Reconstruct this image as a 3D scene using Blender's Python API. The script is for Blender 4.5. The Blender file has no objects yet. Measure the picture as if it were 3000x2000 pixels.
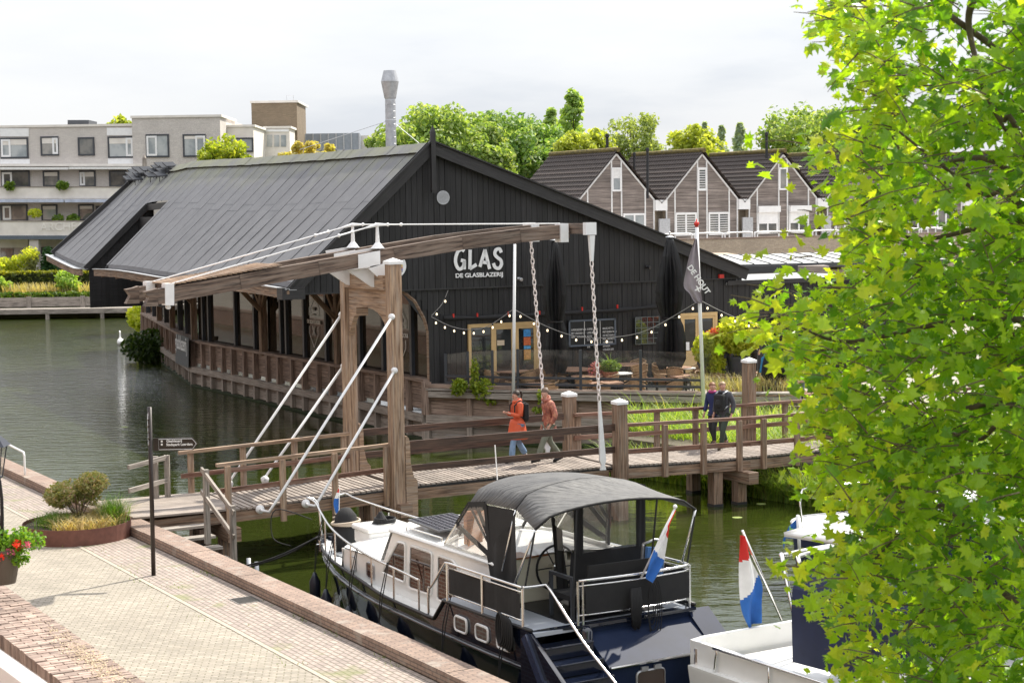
import bpy, math, random
from mathutils import Vector, Matrix, noise
R=math.radians
rnd=random.Random(7)
sc=bpy.context.scene
# ---------------------------------------------------------------- camera
F=5000.0; H=6.7; TP=.076; PH=.0147
_p=math.atan(TP); _c,_s=math.cos(_p),math.sin(_p)
_f=Vector((0,_c,-_s)); _u0=Vector((0,_s,_c)); _r0=Vector((1,0,0))
_R=math.cos(PH)*_r0-math.sin(PH)*_u0
_U=math.cos(PH)*_u0+math.sin(PH)*_r0
cd=bpy.data.cameras.new('camera'); cam=bpy.data.objects.new('camera',cd); sc.collection.objects.link(cam)
m=Matrix.Identity(4)
for i in range(3): m[i][0]=_R[i]; m[i][1]=_U[i]; m[i][2]=-_f[i]
m[2][3]=H
cam.matrix_world=m
cd.sensor_width=36; cd.lens=60; cd.clip_start=.5; cd.clip_end=6000
cd.dof.use_dof=True; cd.dof.focus_distance=46; cd.dof.aperture_fstop=5.6
sc.camera=cam
# ---------------------------------------------------------------- sky and sun
SUN_EL=50; sun_dir=Vector((.68*math.cos(R(SUN_EL)),.733*math.cos(R(SUN_EL)),math.sin(R(SUN_EL)))).normalized()
w=bpy.data.worlds.new('World'); sc.world=w; w.use_nodes=True
nt=w.node_tree; nt.nodes.clear()
def wn(t,**k):
    n=nt.nodes.new(t)
    for a,b in k.items(): setattr(n,a,b)
    return n
out=wn('ShaderNodeOutputWorld'); bg=wn('ShaderNodeBackground'); bg.inputs[1].default_value=.1
sky=wn('ShaderNodeTexSky',sky_type='NISHITA',sun_disc=False,sun_elevation=R(SUN_EL),sun_rotation=math.atan2(.68,.733),air_density=1.0,dust_density=2.0)
tc=wn('ShaderNodeTexCoord'); mp=wn('ShaderNodeMapping'); mp.inputs['Scale'].default_value=(1.6,1.6,7)
nz=wn('ShaderNodeTexNoise'); nz.inputs['Scale'].default_value=1.7; nz.inputs['Detail'].default_value=7; nz.inputs['Roughness'].default_value=.55
cr=wn('ShaderNodeValToRGB'); cr.color_ramp.elements[0].position=.36; cr.color_ramp.elements[0].color=(6.2,6.5,7.1,1); cr.color_ramp.elements[1].position=.62; cr.color_ramp.elements[1].color=(8.1,8.15,8.3,1)
e=cr.color_ramp.elements.new(.45); e.color=(7.3,7.45,7.8,1)
mx=wn('ShaderNodeMixRGB'); mx.inputs[0].default_value=.88
L=nt.links.new
L(tc.outputs['Generated'],mp.inputs[0]); L(mp.outputs[0],nz.inputs['Vector']); L(nz.outputs[0],cr.inputs[0])
sp_=wn('ShaderNodeSeparateXYZ'); L(tc.outputs['Generated'],sp_.inputs[0]); ma=wn('ShaderNodeMath',operation='MULTIPLY_ADD'); ma.inputs[1].default_value=.9; ma.inputs[2].default_value=.75; L(sp_.outputs[2],ma.inputs[0])
vm=wn('ShaderNodeMixRGB',blend_type='MULTIPLY'); vm.inputs[0].default_value=1; L(cr.outputs[0],vm.inputs[1]); L(ma.outputs[0],vm.inputs[2])
L(sky.outputs[0],mx.inputs[1]); L(vm.outputs[0],mx.inputs[2]); L(mx.outputs[0],bg.inputs[0]); L(bg.outputs[0],out.inputs[0])
sd=bpy.data.lights.new('sun','SUN'); so=bpy.data.objects.new('sun',sd); sc.collection.objects.link(so)
sd.energy=4.6; sd.angle=R(.9); sd.color=(1,.94,.83)
so.rotation_euler=sun_dir.to_track_quat('Z','Y').to_euler(); so.location=(30,40,60)
sc.view_settings.view_transform='Standard'; sc.view_settings.look='None'; sc.view_settings.exposure=.64; sc.view_settings.gamma=1
# ---------------------------------------------------------------- geometry helpers
def ray(px,py): return _f+((px-1500)/F)*_R+((1000-py)/F)*_U
def onz(px,py,z):
    d=ray(px,py); t=(z-H)/d.z; return Vector((d.x*t,d.y*t,z))
def atY(px,py,Y):
    d=ray(px,py); t=Y/d.y; return Vector((d.x*t,Y,H+d.z*t))
def onv(px,py,P,D):
    d=ray(px,py); nx,ny=-D[1],D[0]; t=(P[0]*nx+P[1]*ny)/(d.x*nx+d.y*ny)
    return Vector((d.x*t,d.y*t,H+d.z*t))
class Fr:
    def __init__(s,O,ex,z0=0):
        l=math.hypot(*ex); s.O=(O[0],O[1]); s.z0=z0; s.ex=(ex[0]/l,ex[1]/l); s.ey=(-s.ex[1],s.ex[0])
    def loc(s,p):
        a,b=p[0]-s.O[0],p[1]-s.O[1]; return Vector((a*s.ex[0]+b*s.ex[1],a*s.ey[0]+b*s.ey[1],p[2]-s.z0))
    def w(s,x,y=0,z=0):
        if hasattr(x,'__len__'): x,y,z=x
        return Vector((s.O[0]+x*s.ex[0]+y*s.ey[0],s.O[1]+x*s.ex[1]+y*s.ey[1],z+s.z0))
    def atx(s,px,py,x): return s.loc(onv(px,py,s.w(x,0),s.ey))
    def aty(s,px,py,y): return s.loc(onv(px,py,s.w(0,y),s.ex))
    def atz(s,px,py,z): return s.loc(onz(px,py,z+s.z0))
    def ang(s): return math.atan2(s.ex[1],s.ex[0])
class MB:
    """collects shapes and links them as one mesh object; fr maps local points to the world"""
    def __init__(s,fr=None): s.v=[];s.f=[];s.uv=[];s.mi=[];s.fr=fr;s.m=0
    def P(s,p):
        return s.fr.w(*p) if s.fr else Vector(p)
    def add(s,vs,fs,uvs=None):
        b=len(s.v); W=[s.P(p) for p in vs]; s.v+=W
        for i,f in enumerate(fs):
            s.f.append([b+k for k in f]); s.mi.append(s.m)
            if uvs: s.uv.append(uvs[i])
            else:
                a,b2,c=Vector(vs[f[0]]),Vector(vs[f[1]]),Vector(vs[f[2]])
                n=(b2-a).cross(c-a); ax=max(range(3),key=lambda k:abs(n[k]))
                o=[(1,2),(0,2),(0,1)][ax]
                s.uv.append([(vs[k][o[0]],vs[k][o[1]]) for k in f])
    def box(s,c,d):
        x,y,z=c; a,b,h=d[0]/2,d[1]/2,d[2]/2
        vs=[(x+i*a,y+j*b,z+k*h) for k in(-1,1) for j in(-1,1) for i in(-1,1)]
        s.add(vs,[(0,2,3,1),(4,5,7,6),(0,1,5,4),(2,6,7,3),(0,4,6,2),(1,3,7,5)])
    def bx(s,x0,x1,y0,y1,z0,z1): s.box(((x0+x1)/2,(y0+y1)/2,(z0+z1)/2),(abs(x1-x0),abs(y1-y0),abs(z1-z0)))
    def beam(s,p0,p1,wd,ht,up=(0,0,1),taper=1):
        p0,p1=Vector(p0),Vector(p1); d=p1-p0; ln=d.length or 1e-6; d=d/ln; up=Vector(up)
        if abs(d.dot(up))>.98: up=Vector((0,1,0)) if abs(d.y)<.9 else Vector((1,0,0))
        sx=d.cross(up).normalized(); u=sx.cross(d)
        vs=[];o=rnd.random()*50; q=rnd.random()*50
        for pp,k in((p0,1),(p1,taper)):
            for a,b in((-1,-1),(1,-1),(1,1),(-1,1)): vs.append(tuple(pp+sx*a*wd/2*k+u*b*ht/2*k))
        fs=[(0,3,2,1),(4,5,6,7)]; uv=[[(o,q),(o,q+ht),(o+.01,q+ht),(o+.01,q)]]*2
        for i in range(4):
            j=(i+1)%4; w_=wd if i%2==0 else ht
            fs.append((i,j,4+j,4+i)); uv.append([(o,q+i),(o,q+i+w_),(o+ln,q+i+w_),(o+ln,q+i)])
        s.add(vs,fs,uv)
    def tube(s,pts,r,n=8,closed=False,caps=True):
        pts=[Vector(p) for p in pts]; N=len(pts); rs=r if hasattr(r,'__len__') else [r]*N
        t0=None; vs=[]; prev=None
        for i,p in enumerate(pts):
            if closed: t=pts[(i+1)%N]-pts[i-1]
            else: t=pts[min(i+1,N-1)]-pts[max(i-1,0)]
            if t.length<1e-9: t=Vector((0,0,1))
            t.normalize()
            if prev is None:
                a=Vector((0,0,1)) if abs(t.z)<.9 else Vector((1,0,0))
                nrm=t.cross(a).normalized()
            else:
                nrm=prev-t*prev.dot(t)
                nrm=nrm.normalized() if nrm.length>1e-6 else t.orthogonal().normalized()
            prev=nrm; b=t.cross(nrm)
            for k in range(n):
                an=2*math.pi*k/n; vs.append(tuple(p+(nrm*math.cos(an)+b*math.sin(an))*rs[i]))
        fs=[]; M_=N if closed else N-1
        for i in range(M_):
            j=(i+1)%N
            for k in range(n):
                l=(k+1)%n; fs.append((i*n+k,i*n+l,j*n+l,j*n+k))
        if not closed and caps: fs+= [tuple(range(n))[::-1],tuple((N-1)*n+k for k in range(n))]
        s.add(vs,fs)
    def lathe(s,c,prof,n=16,ax=None,sq=(1,1)):
        """prof: list of (r,h) along ax (default z)"""
        c=Vector(c); ax=Vector(ax or (0,0,1)).normalized()
        a=ax.orthogonal().normalized() if abs(ax.z)<.99 else Vector((1,0,0)); b=ax.cross(a)
        vs=[]
        for r,h in prof:
            for k in range(n):
                an=2*math.pi*k/n; vs.append(tuple(c+ax*h+a*r*math.cos(an)*sq[0]+b*r*math.sin(an)*sq[1]))
        fs=[]
        for i in range(len(prof)-1):
            for k in range(n):
                l=(k+1)%n; fs.append((i*n+k,i*n+l,(i+1)*n+l,(i+1)*n+k))
        if prof[0][0]>1e-4: fs.append(tuple(range(n))[::-1])
        if prof[-1][0]>1e-4: fs.append(tuple((len(prof)-1)*n+k for k in range(n)))
        s.add(vs,fs)
    def cyl(s,p0,p1,r,n=12): s.tube([p0,p1],r,n)
    def ball(s,c,r,n=10,sc_=(1,1,1)):
        vs=[];m_=n//2
        for i in range(m_+1):
            t=math.pi*i/m_
            for k in range(n):
                a=2*math.pi*k/n; vs.append((c[0]+r*sc_[0]*math.sin(t)*math.cos(a),c[1]+r*sc_[1]*math.sin(t)*math.sin(a),c[2]-r*sc_[2]*math.cos(t)))
        s.add(vs,[(i*n+k,i*n+(k+1)%n,(i+1)*n+(k+1)%n,(i+1)*n+k) for i in range(m_) for k in range(n)])
    def prism(s,poly,d):
        """poly: 3D points of a face; d: extrusion vector"""
        n=len(poly); d=Vector(d); vs=[tuple(p) for p in poly]+[tuple(Vector(p)+d) for p in poly]
        s.add(vs,[tuple(range(n)),tuple(range(n,2*n))[::-1]]+[(i,n+i,n+(i+1)%n,(i+1)%n) for i in range(n)])
    def face(s,pts,uv=None): s.add([tuple(p) for p in pts],[tuple(range(len(pts)))],[uv] if uv else None)
    def grid(s,fn,nu,nv,uvs=(1,1),thick=None):
        vs=[tuple(fn(i/nu,j/nv)) for j in range(nv+1) for i in range(nu+1)]
        fs=[];uv=[]
        for j in range(nv):
            for i in range(nu):
                a=j*(nu+1)+i; fs.append((a,a+1,a+nu+2,a+nu+1))
                uv.append([(x/nu*uvs[0],y/nv*uvs[1]) for x,y in((i,j),(i+1,j),(i+1,j+1),(i,j+1))])
        s.add(vs,fs,uv)
    def build(s,name,mat,parent=None,smooth=False,mods=None):
        me=bpy.data.meshes.new(name)
        if parent is None:
            if s.v:
                xs=[p.x for p in s.v];ys=[p.y for p in s.v];o=Vector(((min(xs)+max(xs))/2,(min(ys)+max(ys))/2,min(p.z for p in s.v)))
            else: o=Vector()
        else: o=wloc(parent)
        me.from_pydata([tuple(p-o) for p in s.v],[],s.f)
        ul=me.uv_layers.new(name='UVMap'); k=0
        flat=[]
        for u in s.uv:
            for a in u: flat+= [a[0],a[1]]
        if len(flat)==2*len(me.loops): ul.data.foreach_set('uv',flat)
        for m_ in (mat if isinstance(mat,(list,tuple)) else [mat]): me.materials.append(m_)
        if isinstance(mat,(list,tuple)): me.polygons.foreach_set('material_index',s.mi)
        if smooth: me.polygons.foreach_set('use_smooth',[True]*len(me.polygons))
        me.validate(); me.update()
        ob=bpy.data.objects.new(name,me); sc.collection.objects.link(ob)
        if parent is None: ob.location=o
        else: ob.parent=parent
        for t,kw in (mods or []):
            md=ob.modifiers.new(t.lower(),t)
            for a,b in kw.items(): setattr(md,a,b)
        return ob
def wloc(o):
    l=Vector(o.location)
    while o.parent: o=o.parent; l+=Vector(o.location)
    return l
def tag(o,label=None,cat=None,group=None,kind=None):
    if label: o['label']=label
    if cat: o['category']=cat
    if group: o['group']=group
    if kind: o['kind']=kind
    return o
def thing(name,loc,label,cat,group=None,rz=0):
    o=bpy.data.objects.new(name,None); sc.collection.objects.link(o); o.location=loc; o.rotation_euler=(0,0,rz); o.empty_display_size=.2
    return tag(o,label,cat,group)
def dup(o,loc=None,rz=None,label=None,group=None,scale=None):
    def cp(a,par):
        c=a.copy(); sc.collection.objects.link(c)
        if par: c.parent=par
        for ch in list(KIDS.get(a.name,[])): KIDS.setdefault(c.name,[]).append(cp(ch,c))
        return c
    if o.name not in KIDS: index(o)
    r=cp(o,None)
    if loc is not None: r.location=loc
    if rz is not None: r.rotation_euler=(0,0,rz)
    if scale: r.scale=(scale,)*3
    if label: r['label']=label
    if group: r['group']=group
    return r
KIDS={}
def index(o):
    KIDS[o.name]=[x for x in sc.collection.objects if x.parent==o]
    for x in KIDS[o.name]: index(x)
def lerp(a,b,t): return Vector(a)*(1-t)+Vector(b)*t
def smoothline(pts,n=6,closed=False):
    pts=[Vector(p) for p in pts]; o=[]; N=len(pts)
    for i in range(N if closed else N-1):
        if closed: p0,p1,p2,p3=pts[i-1],pts[i],pts[(i+1)%N],pts[(i+2)%N]
        else: p0,p1,p2,p3=pts[max(i-1,0)],pts[i],pts[i+1],pts[min(i+2,N-1)]
        for k in range(n):
            t=k/n; o.append(.5*((2*p1)+(p2-p0)*t+(2*p0-5*p1+4*p2-p3)*t*t+(3*p1-p0-3*p2+p3)*t**3))
    if not closed: o.append(pts[-1])
    return o
def text_ob(name,body,size,mat,parent,M,font=None,ext=.01,bold=0,align='LEFT',sx=1):
    """lettering turned into a mesh; M places the text plane in the world"""
    cu=bpy.data.curves.new(name,'FONT'); cu.body=body; cu.size=size; cu.extrude=ext; cu.offset=bold; cu.align_x=align; cu.resolution_u=4
    ob=bpy.data.objects.new(name,cu); sc.collection.objects.link(ob)
    bpy.context.view_layer.update()
    me=bpy.data.meshes.new_from_object(ob); bpy.data.objects.remove(ob)
    me.materials.clear(); me.materials.append(mat)
    M=M@Matrix.Diagonal((sx,1,1,1))
    if parent: M=Matrix.Translation(-wloc(parent))@M
    me.transform(M)
    o=bpy.data.objects.new(name,me); sc.collection.objects.link(o)
    if parent: o.parent=parent
    return o
def planeM(O,ux,uz):
    ux=Vector(ux).normalized(); uz=Vector(uz).normalized(); n=ux.cross(uz)
    M=Matrix.Identity(4)
    for i in range(3): M[i][0]=ux[i]; M[i][1]=uz[i]; M[i][2]=n[i]; M[i][3]=O[i]
    return M
# ---------------------------------------------------------------- materials
class NM:
    def __init__(s,name):
        s.m=bpy.data.materials.new(name); s.m.use_nodes=True; s.nt=s.m.node_tree; s.nt.nodes.clear()
        s.out=s.n('ShaderNodeOutputMaterial'); s.b=s.n('ShaderNodeBsdfPrincipled'); s.l(s.b.outputs[0],s.out.inputs[0])
    def n(s,t,**k):
        x=s.nt.nodes.new(t)
        for a,b in k.items(): setattr(x,a,b)
        return x
    def l(s,a,b): s.nt.links.new(a,b)
    def co(s,kind='Object',scale=(1,1,1),rot=(0,0,0)):
        t=s.n('ShaderNodeTexCoord'); m=s.n('ShaderNodeMapping'); m.inputs['Scale'].default_value=scale; m.inputs['Rotation'].default_value=rot
        if kind=='World':
            g=s.n('ShaderNodeNewGeometry'); s.l(g.outputs['Position'],m.inputs[0])
        else: s.l(t.outputs[kind],m.inputs[0])
        return m.outputs[0]
    def noise(s,co,scale,detail=4,rough=.55):
        x=s.n('ShaderNodeTexNoise'); x.inputs['Scale'].default_value=scale; x.inputs['Detail'].default_value=detail; x.inputs['Roughness'].default_value=rough
        s.l(co,x.inputs['Vector']); return x.outputs[0]
    def ramp(s,fac,stops):
        r=s.n('ShaderNodeValToRGB'); el=r.color_ramp.elements
        el[0].position=stops[0][0]; el[0].color=(*stops[0][1],1); el[1].position=stops[-1][0]; el[1].color=(*stops[-1][1],1)
        for p,c in stops[1:-1]: e=el.new(p); e.color=(*c,1)
        s.l(fac,r.inputs[0]); return r.outputs[0]
    def mix(s,f,a,b,mode='MIX'):
        x=s.n('ShaderNodeMixRGB',blend_type=mode)
        for i,v in enumerate((f,a,b)):
            if hasattr(v,'is_linked') or hasattr(v,'links'): s.l(v,x.inputs[i])
            elif i==0: x.inputs[0].default_value=v
            else: x.inputs[i].default_value=(*v,1) if hasattr(v,'__len__') else (v,v,v,1)
        return x.outputs[0]
    def math(s,op,a,b=0,c=0):
        x=s.n('ShaderNodeMath',operation=op)
        for i,v in enumerate((a,b,c)):
            if hasattr(v,'links'): s.l(v,x.inputs[i])
            else: x.inputs[i].default_value=v
        return x.outputs[0]
    def island(s):
        g=s.n('ShaderNodeNewGeometry'); return g.outputs['Random Per Island']
    def bump(s,h,strength=.3,dist=.01,nrm=None):
        b=s.n('ShaderNodeBump'); b.inputs['Strength'].default_value=strength; b.inputs['Distance'].default_value=dist; s.l(h,b.inputs['Height'])
        if nrm: s.l(nrm,b.inputs['Normal'])
        s.l(b.outputs[0],s.b.inputs['Normal']); return b.outputs[0]
    def col(s,c): s.l(c,s.b.inputs['Base Color'])
    def set(s,**k):
        for a,v in k.items(): s.b.inputs[a.replace('_',' ')].default_value=v
def g(c,k): return tuple(min(1,x*k) for x in c)
def pm(name,c,rough=.6,metal=0,var=.12,scale=3,bump=0,bs=40,c2=None,isl=0,spec=None,coat=0,kind='Object'):
    M=NM(name); co=M.co(kind); n=M.noise(co,scale,5)
    k=M.ramp(n,[(.3,g(c,1-var)),(.7,c2 or g(c,1+var))])
    if isl:
        f=M.math('MULTIPLY_ADD',M.island(),isl*2,1-isl); k=M.mix(1,k,f,'MULTIPLY')
    M.col(k); M.set(Roughness=rough,Metallic=metal)
    if spec is not None: M.b.inputs['Specular IOR Level'].default_value=spec
    if coat: M.b.inputs['Coat Weight'].default_value=coat
    if bump: M.bump(M.noise(co,bs,3),bump,.01)
    return M.m
def wood(name,dark,light,rough=.75,isl=.18,grain=28,ln=1.2,stain=None,bump=.35):
    M=NM(name); co=M.co('UV',(ln,grain,1)); n=M.noise(co,1.0,6,.65)
    big=M.noise(M.co('Object'),1.3,4)
    k=M.ramp(n,[(.38,dark),(.5,tuple(a*.45+b*.55 for a,b in zip(dark,light))),(.62,light)])
    k=M.mix(.6,k,M.ramp(big,[(.3,(.62,.6,.58)),(.7,(1.15,1.12,1.08))]),'MULTIPLY')
    if stain:
        st=M.noise(M.co('UV',(.7,11,1)),1.2,6,.65); k=M.mix(M.ramp(st,[(.46,(0,0,0)),(.66,(.7,.7,.7))]),k,stain)
    k=M.mix(1,k,M.math('MULTIPLY_ADD',M.island(),isl*2,1-isl),'MULTIPLY')
    M.col(k); M.set(Roughness=rough); M.bump(n,bump,.006)
    return M.m
def brick(name,c1,c2,mortar,bw=.21,bh=.06,ms=.008,rot=0,kind='UV',rough=.85,off=.5,var=.25,bump=.5,bias=0,stains=None):
    M=NM(name); co=M.co(kind,(1,1,1),(0,0,rot))
    b=M.n('ShaderNodeTexBrick'); b.offset=off
    b.inputs['Color1'].default_value=(*c1,1); b.inputs['Color2'].default_value=(*c2,1); b.inputs['Mortar'].default_value=(*mortar,1)
    b.inputs['Scale'].default_value=1; b.inputs['Mortar Size'].default_value=ms; b.inputs['Brick Width'].default_value=bw; b.inputs['Row Height'].default_value=bh; b.inputs['Bias'].default_value=bias; b.inputs['Mortar Smooth'].default_value=.2
    M.l(co,b.inputs['Vector']); k=b.outputs['Color']
    n1=M.noise(M.co('World'),.6,5); n2=M.noise(M.co('World'),14,3)
    k=M.mix(.7,k,M.ramp(n1,[(.3,(1-var,)*3),(.7,(1+var*.6,)*3)]),'MULTIPLY')
    k=M.mix(.6,k,M.ramp(n2,[(.3,(.75,)*3),(.7,(1.2,)*3)]),'MULTIPLY')
    if stains:
        s_=M.noise(M.co('World'),*stains[1:3]); k=M.mix(M.ramp(s_,[(.56,(0,0,0)),(.68,(stains[3],)*3)]),k,stains[0])
    M.col(k); M.set(Roughness=rough); M.bump(M.math('SUBTRACT',1,b.outputs['Fac']),bump,.006)
    return M.m
def leafm(name,c1,c2,trans=.5,rough=.5,c3=None,tcol=None,spec=.4):
    M=NM(name); r=M.island()
    st=[(0,c1),(1,c2)] if not c3 else [(0,c1),(.75,c2),(1,c3)]
    k=M.ramp(r,st)
    big=M.noise(M.co('Object'),.5,3); k=M.mix(.5,k,M.ramp(big,[(.35,(.7,.75,.7)),(.65,(1.2,1.15,1.1))]),'MULTIPLY')
    M.col(k); M.set(Roughness=rough); M.b.inputs['Specular IOR Level'].default_value=spec
    t=M.n('ShaderNodeBsdfTranslucent'); tk=M.mix(1,k,tcol or (1.6,1.5,.55),'MULTIPLY'); M.l(tk,t.inputs[0])
    x=M.n('ShaderNodeMixShader'); x.inputs[0].default_value=trans; M.l(M.b.outputs[0],x.inputs[1]); M.l(t.outputs[0],x.inputs[2]); M.l(x.outputs[0],M.out.inputs[0])
    return M.m
def glassm(name,tint=(.02,.022,.022),rough=.02,alpha=None,c2=None):
    """window glass: dark room behind with a mirror-like coat"""
    M=NM(name); n=M.noise(M.co('World'),.8,3)
    M.col(M.ramp(n,[(.4,tint),(.62,c2 or g(tint,2.2))])); M.set(Roughness=rough,IOR=1.7); M.b.inputs['Coat Weight'].default_value=.6; M.b.inputs['Coat Roughness'].default_value=.01
    wv=M.noise(M.co('World'),1.1,2); M.bump(wv,.05,.02)
    return M.m
def clearm(name,op=.12,col=(.75,.8,.8)):
    """clear sheet: mostly see-through with reflections"""
    M=NM(name); M.b.inputs['Base Color'].default_value=(*col,1); M.set(Roughness=.04)
    t=M.n('ShaderNodeBsdfTransparent'); t.inputs[0].default_value=(*[.8+.2*c for c in col],1)
    gl=M.n('ShaderNodeBsdfGlossy'); gl.inputs['Roughness'].default_value=.03
    fr=M.n('ShaderNodeLayerWeight'); fr.inputs[0].default_value=.35
    x=M.n('ShaderNodeMixShader'); M.l(M.math('MULTIPLY_ADD',fr.outputs['Fresnel'],.45,.01),x.inputs[0]); M.l(t.outputs[0],x.inputs[1]); M.l(gl.outputs[0],x.inputs[2])
    y=M.n('ShaderNodeMixShader'); y.inputs[0].default_value=op; M.l(x.outputs[0],y.inputs[1]); M.l(M.b.outputs[0],y.inputs[2]); M.l(y.outputs[0],M.out.inputs[0])
    return M.m
def emis(name,c,s):
    M=NM(name); M.set(Roughness=.3); M.b.inputs['Base Color'].default_value=(*c,1); M.b.inputs['Emission Color'].default_value=(*c,1); M.b.inputs['Emission Strength'].default_value=s
    return M.m
W_='x'
MT={}
MT['white']=pm('white_paint',(.8,.8,.8),.35,var=.05,scale=4)
MT['white_old']=pm('weathered_white_paint',(.74,.74,.73),.5,var=.12,scale=9,bump=.1)
MT['gel']=pm('white_gelcoat',(.82,.82,.8),.22,var=.04,scale=2,coat=.4)
MT['cream']=pm('cream_gelcoat',(.72,.68,.56),.3,var=.04)
MT['navy']=pm('navy_hull_paint',(.006,.009,.02),.09,var=.3,scale=2,coat=.9)
MT['black']=pm('black_paint',(.012,.012,.014),.4,var=.2)
MT['canvas']=pm('black_canvas',(.016,.016,.017),.85,var=.15,scale=6,bump=.3,bs=60)
M=NM('sun_bleached_black_canvas'); cn=M.noise(M.co('Object',(1,1,1)),3.2,5,.6); cw=M.noise(M.co('Object',(1.2,6,1),(0,0,.5)),2.2,3,.5)
M.col(M.ramp(cn,[(.3,(.065,.065,.068)),(.7,(.12,.118,.115))])); M.set(Roughness=.65); M.bump(cw,.9,.07); MT['canvas_top']=M.m
MT['steel']=pm('stainless_tube',(.78,.77,.75),.22,metal=1,var=.06)
MT['galv']=pm('galvanised_steel',(.5,.51,.53),.5,metal=.8,var=.15,scale=12)
MT['alu']=pm('grey_aluminium',(.1,.105,.115),.45,metal=.3,var=.1)
MT['alu_frame']=pm('anthracite_window_frame',(.045,.05,.06),.4,var=.1)
MT['wood']=wood('weathered_brown_oak',(.075,.042,.026),(.34,.22,.145),stain=(.3,.25,.2))
MT['wood_light']=wood('sunbleached_oak',(.15,.09,.055),(.46,.32,.215),grain=20,stain=(.4,.33,.27))
MT['wood_red']=wood('reddish_hardwood',(.07,.026,.016),(.24,.115,.075),rough=.5,stain=(.3,.22,.17))
MT['wood_dark']=wood('dark_stained_oak',(.028,.016,.012),(.13,.075,.052),rough=.45)
MT['wood_grey']=wood('grey_weathered_plank',(.13,.115,.10),(.42,.38,.34))
MT['deck']=wood('bleached_deck_board',(.15,.12,.10),(.4,.35,.31),isl=.22,grain=40)
MT['wood_black']=wood('black_tarred_board',(.0065,.0065,.0075),(.021,.0205,.022),rough=.6,isl=.3,grain=24,ln=.8)
MT['wood_black2']=wood('black_tarred_trim',(.012,.0115,.013),(.034,.033,.034),rough=.55,isl=.15)
MT['yellow_wood']=pm('ochre_painted_wood',(.62,.43,.2),.5,var=.08)
MT['bulwark']=wood('old_sheet_piling_oak',(.13,.088,.066),(.38,.285,.23),isl=.2)
MT['bulwark_low']=wood('washed_out_waterline_oak',(.19,.16,.135),(.38,.335,.29),isl=.15)
MT['moss']=pm('wet_moss',(.02,.03,.008),.9,var=.5,scale=20,bump=.5)
MT['chain']=pm('white_chain_paint',(.72,.66,.64),.45,var=.12,scale=20)
MT['rope']=pm('beige_rope',(.5,.42,.33),.8,var=.15,scale=60)
MT['rope_black']=pm('black_rope',(.012,.012,.013),.8,var=.2)
MT['glass_w']=glassm('dark_window_glass')
MT['glass_side']=glassm('restaurant_glass',(.010,.009,.007),c2=(.035,.027,.018)); bpy.data.materials['restaurant_glass'].node_tree.nodes['Principled BSDF'].inputs['IOR'].default_value=1.42; bpy.data.materials['restaurant_glass'].node_tree.nodes['Principled BSDF'].inputs['Coat Weight'].default_value=.1
MT['clear']=clearm('clear_screen',.012)
MT['parasol']=pm('parasol_cloth',(.005,.005,.006),.5,var=.3,scale=5)
MT['navy_flat']=pm('navy_transom_paint',(.014,.022,.05),.45,var=.15,spec=.06)
MT['vinyl']=clearm('clear_vinyl_window',.14,(.8,.78,.72))
MT['bulb']=emis('lit_bulb_glass',(1,.82,.55),1.4)
MT['teak']=wood('varnished_teak',(.2,.07,.03),(.42,.18,.07),rough=.3)
MT['rattan']=pm('rattan_weave',(.34,.21,.11),.7,var=.3,scale=40,bump=.6,bs=120,isl=.1)
MT['table']=wood('pinkish_table_slats',(.25,.13,.08),(.52,.33,.24),rough=.5)
MT['red']=pm('red_paint',(.6,.03,.02),.4,var=.1)
MT['terracotta']=pm('terracotta_pot',(.33,.13,.07),.8,var=.15,scale=8)
MT['corten']=pm('corten_steel',(.15,.062,.045),.7,var=.2,scale=7,bump=.1)
MT['beam']=wood('grey_brown_balance_beam',(.035,.022,.018),(.21,.15,.115),stain=(.26,.21,.17),grain=18)
# ---------------------------------------------------------------- frames of the place
Q0=onz(850,1712,.2); S=Fr(Q0,(1,.6))            # quay edge: x<0 pavement, x>0 water, y runs away along the quay
C0=Vector((-2.84,57.49,0)); B=Fr(C0,(1,.5))      # shed: x along the gable, y along the ridge
K0=onz(688,1488,.2); K=Fr(K0,(1,.527))           # bridge: x along the deck, y across it (away)
WL=-1.0
def card(mb,p,s,asp=1.6,n=None,fold=.25):
    n=n or Vector((rnd.gauss(0,1),rnd.gauss(0,1),rnd.gauss(.5,.8)))
    n=n.normalized(); a=n.orthogonal().normalized(); b=n.cross(a); t=rnd.random()*6.28
    u=a*math.cos(t)+b*math.sin(t); v=n.cross(u)
    p=Vector(p); l=s*asp/2; w_=s/2
    mb.add([tuple(p-u*l),tuple(p-v*w_+n*fold*w_),tuple(p+u*l),tuple(p+v*w_+n*fold*w_)],[(0,1,2),(0,2,3)])
def cloud(mb,n,samp,size,asp=1.5,nrm=None):
    for _ in range(n):
        p=samp(); card(mb,p,size*rnd.uniform(.6,1.4),asp,nrm() if nrm else None)
def blade(mb,p,h,lean,wd=.012,seg=3,droop=.5):
    a=rnd.random()*6.28; d=Vector((math.cos(a),math.sin(a),0)); side=Vector((-d.y,d.x,0))*wd
    vs=[];
    for i in range(seg+1):
        t=i/seg; c=Vector(p)+d*lean*t*t*h+Vector((0,0,h*(t-droop*t*t*.5*lean))); k=1-t*.9
        vs+= [tuple(c-side*k),tuple(c+side*k)]
    mb.add(vs,[(2*i,2*i+1,2*i+3,2*i+2) for i in range(seg)])
# ---------------------------------------------------------------- ground, water, quay
Mg=pm('bare_earth',(.09,.075,.05),.95,var=.3,scale=.6,bump=.3)
b=MB(); b.face([(-2500,-200,-3.2),(2500,-200,-3.2),(2500,4000,-3.2),(-2500,4000,-3.2)]); tag(b.build('ground',Mg),kind='structure')
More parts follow.
